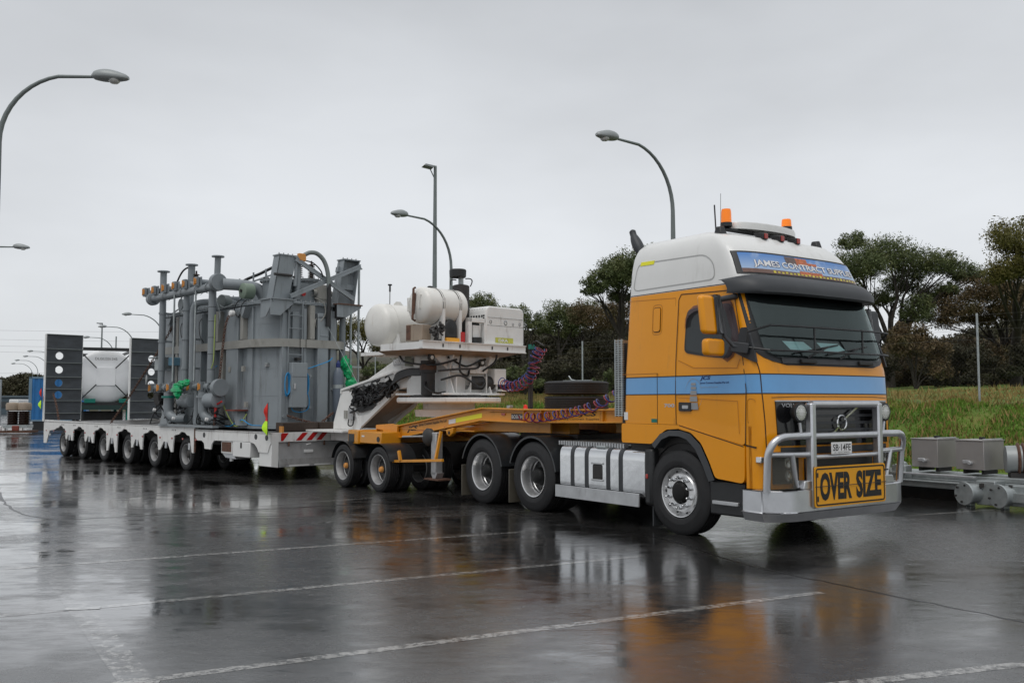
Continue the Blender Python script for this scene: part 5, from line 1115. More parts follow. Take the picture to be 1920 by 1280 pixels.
MB().add([(4.3445, 2.25, 2.74), (4.3445, 2.72, 2.74), (4.3445, 2.72, 2.84), (4.3445, 2.25, 2.84)], [(0, 1, 2, 3)]).build('faded_sticker', pm('faded_yellow', (.5, .5, .08), .5, var=.4, scale=12), cv, fix=False)
text('DRA', plane_fn((4.3465, 2.33, 2.76), (0, 1, 0), (0, 0, 1)), .25, .055, 'cover_lettering', M['whitetxt'], cv, bold=.03)
for y, z, s in ((2.13, 3.13, .04), (2.52, 3.13, .05), (2.72, 3.11, .03), (2.9, 3.12, .035)): MB().lathe([(0, s), (.004, s * .6)], (4.343, y, z), (1, 0, 0), 9).build('soot_mark', M['dullrim'], cv)
# flags
def flag(loc, lab, h=.66):
    t = thing('warning_flag', lab, 'flag', frame_pt(RT, *loc), RR, 'warning flags on the trailer corners')
    for nm, mm, (a, c) in (('flag_cloth', 'flagred', (1, .45)), ('flag_cloth', 'flaggreen', (.45, .0))):
        b = MB(); V = []
        for k in range(7):
            f = k / 6; z = (a + (c - a) * f) * h; wd = {True: .15, False: .15}[True]
            wdt = lerp([(0, .01), (.12, .12), (.42, .27), (.55, .24), (1, .03)], z / h)
            V += [(0, 0, z), (-wdt * .9, -.06 * math.sin(z * 14) * wdt / .19, z - .0)]
        b.add(V, [(2 * k, 2 * k + 1, 2 * k + 3, 2 * k + 2) for k in range(6)]); b.build(nm, M[mm], t, fix=False, label='red upper half of the flag' if a == 1 else 'fluorescent green lower half')
    MB().tube([(0, 0, -.05), (0, 0, h + .02)], .008, 6).build('flag_stick', M['black'], t)
flag((.04, -.10, .93), 'red and green flag at the deck corner beside the hazard stripes')
flag((-13.92, -.12, 1.40), 'red and green flag at the rear corner beside the left ramp')
MB().box((.08, .14, .99), (.20, .18, 1.12)).build('amber_reflector', M['valve'], RT)
# ------------------------------------------------------------------ power transformer standing on the deck (same frame as the trailer)
XF = thing('transformer', 'grey power transformer with banded tank, pipework and steel brackets on the trailer deck', 'transformer', (-4.95, 19.25, 0), RR)
XF.matrix_basis = Matrix.Translation(XF.location) @ Matrix.Rotation(RR, 4, 'Z')
g_, pg = M['steelgrey'], M['pipegrey']
X0_, X1_, Y0_, Y1_ = -6.45, -1.0, .52, 2.42
plan_t = [(X0_, Y0_ + .1), (X0_ + .1, Y0_), (-1.62, Y0_), (-1.04, .80), (X1_, .88), (X1_, 2.15), (-1.2, 2.35), (-1.6, Y1_), (X0_ + .1, Y1_), (X0_, Y1_ - .1)]
def grow(P, d, c=(-3.6, 1.5)):
    out_ = []; n = len(P)
    for i in range(n):
        a, b, e_ = Vector(P[i - 1]), Vector(P[i]), Vector(P[(i + 1) % n]); n1 = Vector(((b - a).y, -(b - a).x)).normalized(); n2 = Vector(((e_ - b).y, -(e_ - b).x)).normalized(); m_ = (n1 + n2).normalized(); out_.append(tuple(b + m_ * d / max(m_.dot(n1), .4)))
    return out_
MB().prism(plan_t, 'z', 1.03, 3.80).build('tank', g_, XF, ang=20)
MB().prism(grow(plan_t, .09), 'z', 3.80, 3.825).build('tank_flange', g_, XF, ang=20); MB().prism(grow(plan_t, .09), 'z', 3.832, 3.862).build('cover_flange', g_, XF, ang=20)
bn_ = MB(); bp2 = grow(plan_t, .06)
for a, c in zip(bp2, bp2[1:] + bp2[:1]):
    d = Vector((c[0] - a[0], c[1] - a[1])); k = int(d.length / .11)
    for i in range(1, k): q = Vector(a) + d * i / k; bn_.cyl((q.x, q.y, 3.79), (q.x, q.y, 3.90), .011, n=5)
bn_.build('flange_bolts', M['dullrim'], XF, kind='stuff')
bd = grow(plan_t, .16); bi = grow(plan_t, .0)
MB().prism(bd, 'z', 2.83, 3.01).build('tank_band', M['bandgrey'], XF, ang=20)
for y in (1.15, 1.30): MB().box((X1_ + .155, y, 2.825), (X1_ + .168, y + .012, 3.015)).build('band_joint', M['chassis'], XF)
MB().prism(grow(plan_t, .05), 'z', 1.03, 1.10).build('tank_base', g_, XF, ang=20)
# raised stiffener boxes: near side, front
def stiff(x0, x1, z0=1.1, z1=3.75, d=.13, m=None, near=True):
    return MB().box((x0, Y0_ - d, z0), (x1, Y0_ + .01, z1)).build('tank_stiffener', m or g_, XF, bevel=.012)
for x0, x1, d in ((-2.78, -2.22, .14), (-3.62, -3.40, .18), (-4.55, -4.05, .14), (-5.2, -5.0, .18), (-6.2, -5.65, .14), (-1.95, -1.72, .05)): stiff(x0, x1, d=d)
for x0, z0, z1 in ((-2.10, 3.02, 3.74), (-3.30, 3.02, 3.74), (-3.04, 1.1, 2.82), (-5.45, 1.1, 3.74)): stiff(x0, x0 + .13, z0, z1, .155, M['bandgrey'])
for y0, y1, z0, z1, d in ((.74, .92, 1.1, 3.6, .11), (1.02, 1.2, 2.9, 3.62, .06), (1.28, 1.36, 1.1, 3.7, .1), (1.62, 1.90, 1.1, 3.62, .15), (2.0, 2.15, 1.1, 3.7, .08)):
    MB().box((X1_ - .01, y0, z0), (X1_ + d, y1, z1)).build('tank_stiffener', g_, XF, bevel=.012)
MB().box((X1_, 1.42, 3.02), (X1_ + .15, 1.54, 3.78)).build('tank_stiffener', M['bandgrey'], XF, bevel=.008)
# inspection bits on near/front
MB().box((X1_ + .12, 1.62, 3.50), (X1_ + .15, 1.92, 3.55)).box((X1_ + .12, 1.68, 3.10), (X1_ + .16, 1.9, 3.13)).build('lifting_bracket', g_, XF, bevel=.006)
MB().tube(arc((X1_ + .1, 1.60, 3.5), (X1_ + .2, 1.48, 3.4), (X1_ + .1, 1.60, 3.3), 6), .012, 6).tube(spline([(X1_ + .2, 1.5, 3.95), (X1_ + .2, 1.72, 3.85), (X1_ + .18, 1.78, 3.6), (X1_ + .12, 1.62, 3.35)], 5), .012, 6).build('conduit', M['bandgrey'], XF)
MB().box((-1.38, .60, 2.40), (-1.30, .78, 2.44)).build('earth_bracket', M['dullrim'], XF)
# lifting towers on the front, corbels and cross braces
def tower(y0b, y1b, y0t, y1t, z1, dx=.28):
    x = -1.02; b = MB()
    b.hexa([(x - dx, y0b, 3.86), (x, y0b, 3.86), (x, y0b + .02, 3.86), (x - dx, y0b + .02, 3.86), (x - dx + .06, y0t, z1), (x + .04, y0t, z1), (x + .04, y0t + .02, z1), (x - dx + .06, y0t + .02, z1)])
    b.hexa([(x - dx, y1b, 3.86), (x, y1b, 3.86), (x, y1b + .02, 3.86), (x - dx, y1b + .02, 3.86), (x - dx + .06, y1t, z1), (x + .04, y1t, z1), (x + .04, y1t + .02, z1), (x - dx + .06, y1t + .02, z1)])
    b.build('tower_web', g_, XF)
    xm = x if y0b < 1.5 else x - .16
    MB().hexa([(xm - .02, y0b, 3.86), (xm, y0b, 3.86), (xm, y1b, 3.86), (xm - .02, y1b, 3.86), (xm + .02, y0t, z1), (xm + .04, y0t, z1), (xm + .04, y1t, z1), (xm + .02, y1t, z1)]).build('tower_plate', g_, XF)
    MB().box((x - dx + .04, y0t - .02, z1), (x + .06, y1t + .03, z1 + .025)).build('tower_cap', g_, XF)
    bb2 = MB()
    for i in range(4): yy = y0t + .03 + (y1t - y0t - .06) * i / 3; bb2.cyl((x - .05, yy, z1), (x - .05, yy, z1 + .07), .013, n=6)
    bb2.build('cap_bolts', M['dullrim'], XF, kind='stuff')
tower(.56, .93, .70, 1.10, 4.86); tower(2.22, 2.68, 2.38, 2.80, 4.93)
for z in (4.25, 4.65): MB().hexa([(-1.2, 2.28, z), (-1.1, 2.28, z), (-1.1, 2.72, z), (-1.2, 2.72, z), (-1.2, 2.30, z + .12), (-1.1, 2.30, z + .12), (-1.1, 2.74, z + .12), (-1.2, 2.74, z + .12)]).build('tower_rib', g_, XF)
for y in (.40, .90):
    MB().prism([(-1.25, 3.86), (-.72, 3.86), (-.72, 3.80), (-1.02, 3.48), (-1.25, 3.46)], 'y', y, y + .02).build('corbel_plate', g_, XF)
MB().hexa([(-1.25, .36, 3.845), (-.70, .36, 3.845), (-.70, .95, 3.845), (-1.25, .95, 3.845), (-1.25, .36, 3.87), (-.70, .36, 3.87), (-.70, .95, 3.87), (-1.25, .95, 3.87)]).build('corbel_top', g_, XF)
MB().prism([(.36, 3.845), (.95, 3.845), (.92, 3.78), (.60, 3.50), (.36, 3.50)], 'x', -.76, -.74).build('corbel_face', g_, XF)
MB().prism([(2.05, 3.845), (2.70, 3.845), (2.70, 3.80), (2.30, 3.56), (2.05, 3.56)], 'x', -.76, -.74).build('corbel_face', g_, XF); MB().box((-1.25, 2.05, 3.845), (-.70, 2.72, 3.87)).build('corbel_top', M['rust'], XF)
MB().hexa([(-1.2, 2.1, 3.5), (-.76, 2.1, 3.56), (-.76, 2.3, 3.56), (-1.2, 2.3, 3.5), (-1.2, 2.1, 3.84), (-.76, 2.1, 3.84), (-.76, 2.68, 3.80), (-1.2, 2.68, 3.80)]).build('corbel_body', M['chassis'], XF)
for a, c in (((-.90, .93, 3.95), (-.90, 2.78, 4.80)), ((-.93, 1.08, 4.80), (-.93, 2.62, 4.02))):
    MB().bar(a, c, .05, .10).bar(Vector(a) + Vector((.02, 0, .04)), Vector(c) + Vector((.02, 0, .04)), .02, .02).build('cross_brace', g_, XF)
MB().cyl((-.86, .97, 4.38), (-.86, 1.0, 4.38), .025).cyl((-.95, .55, 4.42), (-.95, .98, 4.42), .03).build('side_pin', M['chassis'], XF)
# ladder and control cabinet
ld = MB()
for y in (.87, 1.22): ld.bar((-.86, y, 1.36), (-.86, y, 3.86), .022, .035, (1, 0, 0))
ld.build('ladder_rail', pg, XF)
for i in range(9): MB().cyl((-.86, .87, 1.5 + i * .29), (-.86, 1.22, 1.5 + i * .29), .012).build('ladder_rung', pg, XF)
cab_ = MB().box((-.90, .89, 1.50), (-.70, 1.27, 2.48)).build('control_cabinet', g_, XF, bevel=.01)
MB().box((-.70, .885, 2.17), (-.695, 1.275, 2.175)).build('cabinet_joint', M['chassis'], cab_); MB().box((-.70, .93, 1.90), (-.67, .97, 2.02)).build('cabinet_handle', M['alloy'], cab_, bevel=.005)
MB().box((-.98, 1.10, 2.54), (-.85, 1.2, 2.60)).build('cabinet_hook', M['chassis'], XF)
rt_ = MB().box((-.878, 1.66, 2.06), (-.87, 1.86, 2.20)).build('rating_plate', M['whitetxt'], XF)
MB().add([(-.868, 1.67, 2.07), (-.868, 1.67, 2.19), (-.868, 1.76, 2.13)], [(0, 1, 2)]).add([(-.868, 1.78, 2.07), (-.868, 1.85, 2.07), (-.868, 1.85, 2.12), (-.868, 1.78, 2.12)], [(0, 1, 2, 3)]).add([(-.868, 1.79, 2.14), (-.868, 1.85, 2.14), (-.868, 1.85, 2.19), (-.868, 1.79, 2.19)], [(0, 1, 2, 3)]).build('plate_print', M['blacktxt'], rt_, fix=False)
MB().box((-.88, 1.73, 2.23), (-.868, 1.79, 2.29)).build('warning_mark', M['blacktxt'], XF)
# blue ropes and leads
for (y, r) in ((.83, .06), (1.30, .05)):
    for k in range(3): MB().tube([(-.82 + .02 * k, y + r * math.cos(R_(a)) * (.8 + .2 * k), 1.98 + .24 * math.sin(R_(a)) + .02 * k) for a in range(0, 361, 20)], .011, 6, caps=False).build('coiled_line', M['cyan'], XF)
for P_, mm in (([(-.80, 1.30, 1.9), (-.80, 1.38, 1.7), (-.8, 1.36, 1.48), (-.8, 1.2, 1.40), (-.8, 1.0, 1.42), (-.82, .95, 1.5)], 'cyan'), ([(-.78, 1.33, 2.36), (-.72, 1.55, 2.44), (-.7, 1.82, 2.54), (-.68, 1.9, 2.62)], 'cyan'),
              ([(-1.3, .55, 1.1), (-1.5, .35, 1.12), (-1.75, .3, 1.22), (-1.95, .3, 1.2), (-2.3, .28, 1.08), (-2.6, .3, 1.08)], 'cyan'), ([(-1.75, .38, 1.35), (-1.9, .32, 1.15), (-2.1, .3, 1.08), (-2.35, .3, 1.22), (-2.55, .25, 1.5), (-2.5, .2, 1.65)], 'lime'),
              ([(-2.62, .02, 3.6), (-2.60, .0, 3.0), (-2.62, .0, 2.55), (-2.72, .0, 2.38)], 'lime'), ([(-3.2, .2, 2.2), (-3.1, .2, 2.35), (-2.85, .2, 2.45)], 'cyan')):
    MB().tube(spline(P_, 6), .011, 6).build('loose_line', M[mm], XF)
MB().box((-2.3, .15, 1.42), (-1.85, .5, 1.45)).build('jacking_pad', M['caulk'], XF); MB().prism([(-2.15, 1.42), (-1.95, 1.42), (-1.85, 1.1), (-2.0, 1.1)], 'y', .25, .45).build('jacking_web', g_, XF)
# pipework on the near side: upper and lower header with orange valves
hyy, up_z, lo_z = -.02, 4.34, 1.97
UH = MB().cyl((-5.9, hyy, up_z - .12), (-2.5, hyy, up_z - .1), .095).build('upper_header', pg, XF, ang=50)
LH = MB().cyl((-5.9, hyy + .1, lo_z), (-2.45, hyy + .1, lo_z), .085).build('lower_header', pg, XF, ang=50)
for x0, z in ((-2.47, 4.32), (-2.42, 1.94)):
    MB().lathe([(0, 0), (0, .10), (0.001, .19), (.02, .20), (.14, .20), (.16, .19), (.16, 0)], (x0 - .05, hyy + (.0 if z > 3 else .06), z), (1, 0, 0), 32).build('header_drum', pg, XF)
MB().lathe([(0, 0), (0, .15), (.03, .16), (.16, .16), (.18, .1)], (-6.05, hyy, up_z - .12), (1, 0, 0), 24).build('end_drum', pg, XF)
MB().lathe([(0, .12), (.02, .12), (.022, 0)], (-5.85, hyy - .15, lo_z + .2), (-.3, -1, .1), 20).build('blank_disc', M['lampgrey'], XF)
for i in range(6):
    for zc, xs, par in ((up_z + .06, [-6.15, -5.6, -5.0, -4.42, -3.86, -3.24], UH), (lo_z, [-5.92, -5.43, -4.86, -4.3, -3.76, -3.18], LH)):
        x = xs[i]; y = hyy - .16 + (.12 if zc < 3 else 0)
        MB().box((x - .07, y, zc - .11), (x + .07, y + .06, zc + .11)).box((x - .12, y + .08, zc - .11), (x + .12, y + .11, zc + .11)).cyl((x, y + .1, zc), (x, y + .3, zc), .07).build('valve_body', pg, par, bevel=.004)
        MB().box((x - .06, y - .02, zc - .06), (x + .06, y, zc + .06)).box((x - .018, y - .04, zc - .085), (x + .018, y - .015, zc + .085)).build('valve_plate', M['valve'], par, bevel=.006)
VP = [(-5.47, .08, 4.86, 2.02), (-4.12, .075, 4.3, 2.05), (-2.79, .085, 4.4, 2.05)]
for x, r, zt, zb in VP: MB().cyl((x, hyy + .05, zb), (x, hyy + .05, zt), r, n=20).build('riser_pipe', pg, XF, ang=60)
MB().cyl((-5.47, hyy + .05, 4.86), (-5.47, hyy + .05, 4.89), .15).build('pipe_flange', pg, XF)
for z in (3.78, 3.45, 3.08, 2.7, 2.35): MB().lathe([(0, .087), (.012, .087)], (-2.79, hyy + .05, z), (0, 0, 1), 18).build('pipe_strap', M['black'], XF)
for x, z0, z1 in ((-4.47, 2.1, 4.2), (-3.33, 2.1, 4.2)): MB().cyl((x, hyy - .1, z0), (x, hyy - .1, z1), .022).build('drain_tube', M['galv'], XF)
MB().tube(spline([(-3.25, .45, 3.96), (-3.5, .2, 3.97), (-3.75, .08, 3.92), (-3.82, .05, 3.7)], 5) + [Vector((-3.80, .05, 2.1))], .075, 14).build('bent_riser', pg, XF, ang=60)
MB().cyl((-3.62, .1, 1.1), (-3.62, .1, 1.9), .07).cyl((-3.35, .15, 1.1), (-3.35, .15, 1.9), .06).build('lower_riser', pg, XF)
for x in (-4.95, -3.10): MB().tube(spline([(x, 0, 1.85), (x, 0, 1.5), (x + .03, .02, 1.34), (x + .18, .08, 1.24), (x + .45, .25, 1.22)], 5), .11, 16).build('bottom_elbow', pg, XF, ang=60); MB().lathe([(0, .16), (.05, .16)], (x, 0, 1.72), (0, 0, 1), 20).build('elbow_flange', M['tealgreen'] if x < -4 else pg, XF)
for x, wd in ((-3.9, .55), (-2.6, .5)): MB().lathe([(0, .13), (.02, .17), (wd, .17), (wd + .02, .13), (wd + .02, 0)], (x - wd / 2 - .1, .05, 1.66), (1, 0, 0), 20).lathe([(0, .13), (0, 0)], (x - wd / 2 - .1, .05, 1.66), (1, 0, 0), 20).build('oil_pump', g_, XF)
for x in (-5.55, -4.45, -2.72): MB().lathe([(0, .04), (.06, .045), (.07, .03), (.07, 0)], (x, -.05, 1.22 + (.2 if x < -5 else 0)), (-.3, -1, .2), 12).build('white_cap', M['whitetxt'], XF)
MB().prism([(-5.35, 1.03), (-4.85, 1.03), (-4.95, 1.2), (-5.1, 1.32), (-5.2, 1.3)], 'y', -.05, .0).build('pipe_foot', M['tealgreen'] if False else pg, XF)
MB().box((-5.4, -.05, 1.035), (-2.5, .1, 1.09)).build('pipe_rail', pg, XF)
MB().cyl((-5.62, -.02, 1.68), (-5.62, .22, 1.72), .15).build('flow_meter', M['chassis'], XF)
rt2 = random.Random(3); tg3 = MB()
for i in range(34):
    x = rt2.uniform(-5.8, -2.4); z = rt2.uniform(1.2, 1.85); P_ = [(x, rt2.uniform(-.1, .3), z)]
    for k in range(3): P_.append((P_[-1][0] + rt2.uniform(-.2, .2), rt2.uniform(-.1, .3), max(1.08, P_[-1][2] + rt2.uniform(-.3, .1))))
    tg3.tube(spline(P_, 4), rt2.choice((.008, .012, .018)), 5)
tg3.build('small_leads', M['hoseblack'], XF, kind='stuff')
MB().box((-5.35, .15, 2.52), (-5.1, .4, 2.72)).build('terminal_box', pm('teal_box', (.1, .2, .27), .4), XF, bevel=.01); MB().box((-6.1, -.05, 2.72), (-5.62, .3, 2.75)).box((-6.05, .1, 2.42), (-5.62, .3, 2.72)).build('side_shelf', M['galv'], XF, bevel=.006)
MB().box((-2.45, .45, 2.1), (-2.25, .5, 2.13)).box((-1.5, .62, 2.45), (-1.3, .66, 2.49)).build('cable_cleat', M['galv'], XF)
# crossover pipe from drum to the cover, turrets and bushings
MB().tube(spline([(-2.35, .05, 4.28), (-2.2, .4, 4.27), (-2.1, .75, 4.22), (-2.05, .9, 4.05), (-2.05, .95, 3.86)], 5), .13, 16).build('crossover_pipe', pg, XF, ang=60)
MB().lathe([(0, .12), (.03, .18), (.26, .18), (.29, .12), (.29, 0)], (-2.0, .62, 4.12), (0, -1, 0), 24).build('pressure_valve', pm('pale_green', (.2, .26, .2), .5), XF); MB().cyl((-2.0, .33, 4.12), (-2.0, .31, 4.12), .04).build('valve_eye', M['chassis'], XF)
MB().tube(spline([(-2.0, .35, 3.95), (-2.15, .3, 3.85), (-2.25, .3, 3.7), (-2.15, .32, 3.55), (-2.05, .35, 3.6)], 5), .012, 6).tube(spline([(-1.8, .35, 3.9), (-1.9, .3, 3.8), (-1.95, .3, 3.65), (-1.9, .32, 3.55)], 5), .012, 6).build('valve_cable', M['hoseblack'], XF)
def turret(x, y, r, z1, name='turret', n=32):
    t = MB().lathe([(0, r), (z1 - 3.86, r)], (x, y, 3.86), (0, 0, 1), n).build(name, g_, XF); MB().lathe([(0, r), (0, r + .06), (.025, r + .06), (.025, 0)], (x, y, z1), (0, 0, 1), n).lathe([(0, r + .06), (.02, r + .06), (.02, 0)], (x, y, z1 + .035), (0, 0, 1), n).build('turret_flange', g_, t)
    b = MB()
    for k in range(16): a = 2 * math.pi * k / 16; b.cyl((x + (r + .035) * math.cos(a), y + (r + .035) * math.sin(a), z1 - .02), (x + (r + .035) * math.cos(a), y + (r + .035) * math.sin(a), z1 + .09), .012, n=5)
    b.build('turret_bolts', M['dullrim'], t, kind='stuff')
turret(-1.85, 1.15, .34, 4.36); turret(-1.75, 1.85, .30, 4.42); turret(-3.2, 1.6, .34, 4.3); turret(-4.6, 1.6, .34, 4.2)
MB().lathe([(0, .14), (.1, .14), (.1, .17), (.42, .17), (.44, .12), (.44, 0)], (-1.4, 2.05, 3.9), (0, 0, 1), 24).lathe([(-.25, .08), (.25, .08)], (-1.4, 2.05, 4.15), (0, 1, 0), 16).build('tap_changer_head', M['bandgrey'], XF)
MB().cyl((-1.40, 1.56, 4.1), (-1.38, 1.56, 4.1), .055).build('red_disc', M['red'], XF); MB().box((-1.9, 1.45, 3.9), (-1.45, 1.9, 4.35)).build('cable_box', g_, XF, bevel=.01)
def bushing(x, y, z, h, r=.07, tilt=(0, 0, 1)):
    pr = [(0, r)]; k = 9
    for i in range(k): pr += [(h * (i + .1) / k, r * .7), (h * (i + .4) / k, r * 1.45), (h * (i + .55) / k, r * 1.4), (h * (i + .95) / k, r * .68)]
    pr += [(h, r * .4), (h + .07, r * .35), (h + .08, 0)]
    MB().lathe(pr, (x, y, z), tilt, 16).build('bushing', M['insul'], XF)
for b_ in ((-1.85, 1.3, 4.40, .28, .07), (-1.7, 1.62, 4.46, .42, .06), (-1.7, 1.95, 4.46, .40, .06), (-2.1, 1.0, 4.38, .12, .05)): bushing(*b_)
bushing(-4.75, .55, 4.3, .5, .06)
MB().tube(spline([(-4.75, .5, 4.84), (-4.85, .4, 4.95), (-5.0, .3, 4.85), (-5.1, .2, 4.55), (-5.12, .15, 4.3)], 5), .022, 8).build('bushing_lead', M['hoseblack'], XF)
MB().cyl((-4.85, .45, 3.9), (-4.80, .45, 5.0), .085).cyl((-4.8, .45, 5.0), (-4.8, .45, 5.03), .15).build('vent_pipe', pg, XF, ang=50)
MB().cyl((-2.52, .0, 4.45), (-2.50, .0, 4.90), .07).cyl((-2.5, 0, 4.90), (-2.5, 0, 4.93), .14).build('vent_pipe', pg, XF, ang=50)
MB().lathe([(0, .15), (.02, .16), (.2, .16), (.22, .1), (.22, 0)], (-2.95, .5, 3.95), (.2, -1, 0), 20).build('butterfly_valve', M['pole'], XF)
MB().lathe([(0, .14), (.2, .14)], (-4.85, .4, 4.02), (0, -1, 0), 20).lathe([(0, .14), (0, 0)], (-4.85, .2, 4.02), (0, -1, 0), 20).build('butterfly_valve', pg, XF)
MB().box((-4.9, .5, 3.88), (-3.3, .9, 4.05)).prism([(-4.4, 3.88), (-3.5, 3.88), (-3.6, 4.1), (-4.0, 4.2)], 'y', .55, .6).build('cover_duct', g_, XF, bevel=.02)
for P_ in ([(-5.3, .4, 3.6), (-5.1, .3, 3.9), (-4.9, .25, 4.2), (-4.7, .2, 4.25)], [(-5.5, .3, 3.85), (-5.0, .3, 3.95), (-4.4, .25, 3.9), (-3.9, .25, 3.92)], [(-5.6, .3, 3.78), (-5.2, .2, 3.8), (-4.8, .25, 3.85)], [(-3.1, .3, 4.0), (-2.8, .3, 3.8), (-2.5, .4, 3.85)], [(-2.9, .2, 3.9), (-2.75, .2, 3.6), (-2.8, .2, 3.4)]):
    MB().tube(spline(P_, 5), .018, 6).build('conduit', M['galv'], XF)
# cable tray and tube along the top, going back
MB().tube(spline([(-3.2, .75, 4.32), (-2.9, .9, 4.5), (-2.5, 1.05, 4.62), (-2.0, 1.1, 4.72), (-1.5, 1.15, 4.76), (-1.2, 1.1, 4.75)], 6), .035, 10).build('cable_tube', M['hoseblack'], XF); MB().tube([(-3.3, .75, 4.3), (-1.3, 1.1, 4.62)], .02, 8).build('tray_rail', pg, XF)
for t in (.15, .4, .62, .85): x = -3.3 + 2 * t; y = .75 + .35 * t; MB().cyl((x, y, 4.2 + .2 * t), (x, y, 4.5 + .2 * t + .06 * (t > .3)), .02).build('tray_post', pg, XF)
# big black hose looping over the braces, orange junction valve
MB().tube(spline([(-.95, 1.30, 4.92), (-.9, 1.42, 4.98), (-.85, 1.58, 4.96), (-.82, 1.74, 4.80), (-.80, 1.83, 4.5), (-.80, 1.86, 4.0), (-.80, 1.84, 3.35)], 6), .05, 12).build('large_hose', M['pole'], XF, ang=60)
MB().tube(spline([(-.80, 1.855, 4.3), (-.795, 1.862, 3.9), (-.80, 1.84, 3.33)], 6), .053, 12).build('hose_wrap', M['hoseblack'], XF); MB().tube(spline([(-.95, 1.28, 4.8), (-.9, 1.5, 4.75), (-.88, 1.68, 4.6), (-.86, 1.74, 4.45)], 6), .016, 6).build('thin_hose', M['hoseblack'], XF)
MB().box((-1.0, 1.14, 4.77), (-.90, 1.32, 4.94)).build('junction_valve', M['valve'], XF, bevel=.012); MB().cyl((-1.0, 1.10, 4.2), (-1.0, 1.14, 4.8), .04).tube([(-.95, 1.2, 4.86), (-1.0, 1.05, 4.84), (-1.1, 1.0, 4.8)], .03, 8).build('valve_stem', pg, XF)
MB().cyl((-1.05, 1.2, 3.9), (-1.05, 1.2, 4.75), .065).build('oil_riser', pg, XF)
MB().tube([(-.80, 1.84, 3.33), (-.5, 2.1, 2.6), (-.2, 2.35, 1.9)], .007, 5).build('tie_line', M['galv'], XF)
for y, z1, r in ((3.02, 4.80, .028), (2.80, 3.9, .028)): MB().cyl((-1.3, y, 1.05), (-1.3, y, z1), r).build('long_rod', M['galv'], XF)
MB().cyl((-1.3, 3.02, 4.8), (-1.3, 3.02, 4.82), .08).box((-1.32, 2.78, 2.43), (-1.28, 3.10, 2.47)).build('rod_bracket', M['galv'], XF)
MB().cyl((-1.2, 2.5, 1.1), (-1.2, 2.5, 3.6), .075).build('far_pipe', pg, XF)

# gas bottle, green plastic sheets, chains, timber
gc = thing('gas_bottle', 'tall dark blue-grey gas bottle strapped to the transformer end', 'gas bottle', frame_pt(RT, -.78, 2.12, 1.05), RR)
MB().lathe([(0, .10), (.02, .115), (1.15, .115), (1.25, .10), (1.33, .06), (1.36, .035), (1.42, .035)], (0, 0, 0), (0, 0, 1), 24).build('bottle_body', M['gascyl'], gc, ang=50); MB().lathe([(1.36, .05), (1.45, .05), (1.47, .03), (1.52, .02), (1.52, 0)], (0, 0, 0), (0, 0, 1), 14).build('bottle_valve', M['navy'], gc); MB().lathe([(.88, .118), (.96, .118)], (0, 0, 0), (0, 0, 1), 24).build('bottle_strap', M['galv'], gc)
def rag(name, lab, loc, blobs, seed):
    r = random.Random(seed); t = MB()
    for (c, s) in blobs:
        n1, n2 = 10, 14; V = []
        for i in range(n1 + 1):
            for j in range(n2):
                th, ph = math.pi * i / n1, 2 * math.pi * j / n2; k = 1 + r.uniform(-.28, .28); V.append((c[0] + s[0] * math.sin(th) * math.cos(ph) * k, c[1] + s[1] * math.sin(th) * math.sin(ph) * k, c[2] + s[2] * math.cos(th) * k))
        t.add(V, [(i * n2 + j, i * n2 + (j + 1) % n2, (i + 1) * n2 + (j + 1) % n2, (i + 1) * n2 + j) for i in range(n1) for j in range(n2)])
    o = t.build(name, M['green'], ang=25); o.location = frame_pt(RT, *loc); o.rotation_euler = (0, 0, RR); tag(o, lab, 'plastic sheet', 'green plastic wraps'); return o
rag('green_wrap', 'crumpled bright green plastic tied over the lower valves', (-3.95, -.24, 1.93), [((0, 0, -.02), (.24, .08, .13)), ((.22, 0, .1), (.28, .07, .08)), ((.5, 0, .14), (.14, .05, .07)), ((.04, 0, -.1), (.13, .07, .12))], 1)
rag('green_wrap', 'bright green plastic hanging behind the gas bottle', (-.85, 2.42, 2.2), [((-.02, -.05, .30), (.09, .1, .16)), ((0, .02, .12), (.08, .1, .16)), ((0, .12, -.17), (.08, .17, .14))], 2)
def chain(P, lab, nm='load_chain', link=.085, mats=('rust',)):
    P = spline([frame_pt(RT, *p) for p in P], 12); L_ = [0]
    for a, c in zip(P, P[1:]): L_.append(L_[-1] + (c - a).length)
    b = MB(); n = int(L_[-1] / (link * .72)); 
    for i in range(n):
        s = (i + .5) / n * L_[-1]; k = max(j for j in range(len(L_)) if L_[j] <= s); k = min(k, len(P) - 2); f = (s - L_[k]) / max(1e-6, L_[k + 1] - L_[k]); c = P[k].lerp(P[k + 1], f); d = (P[k + 1] - P[k]).normalized()
        u = d.cross(Vector((.37, .6, .7))).normalized(); 
        if i % 2: u = d.cross(u)
        pts = [c + d * math.cos(2 * math.pi * q / 8) * link / 2 + u * math.sin(2 * math.pi * q / 8) * link * .3 for q in range(9)]; b.tube(pts, .010, 5, caps=False)
    o = b.build(nm, M[mats[0]], fix=False, ang=80); return tag(o, lab, 'chain', 'load chains', None)
chain([(-2.25, .16, 3.55), (-2.28, .1, 3.3), (-2.33, .06, 2.7), (-2.42, .05, 2.1), (-2.55, .04, 1.6), (-2.62, .05, 1.04)], 'dark load chain hanging down the near side of the transformer')
chain([(-5.5, .3, 3.5), (-5.8, .2, 3.1), (-6.6, .1, 2.4), (-7.6, .06, 1.7), (-8.7, .05, 1.05)], 'long chain from the transformer back to the deck by the middle ramp')
chain([(-13.6, .12, 1.9), (-13.2, .1, 1.5), (-12.8, .05, 1.05)], 'short chain slanting across the foot of the left ramp')
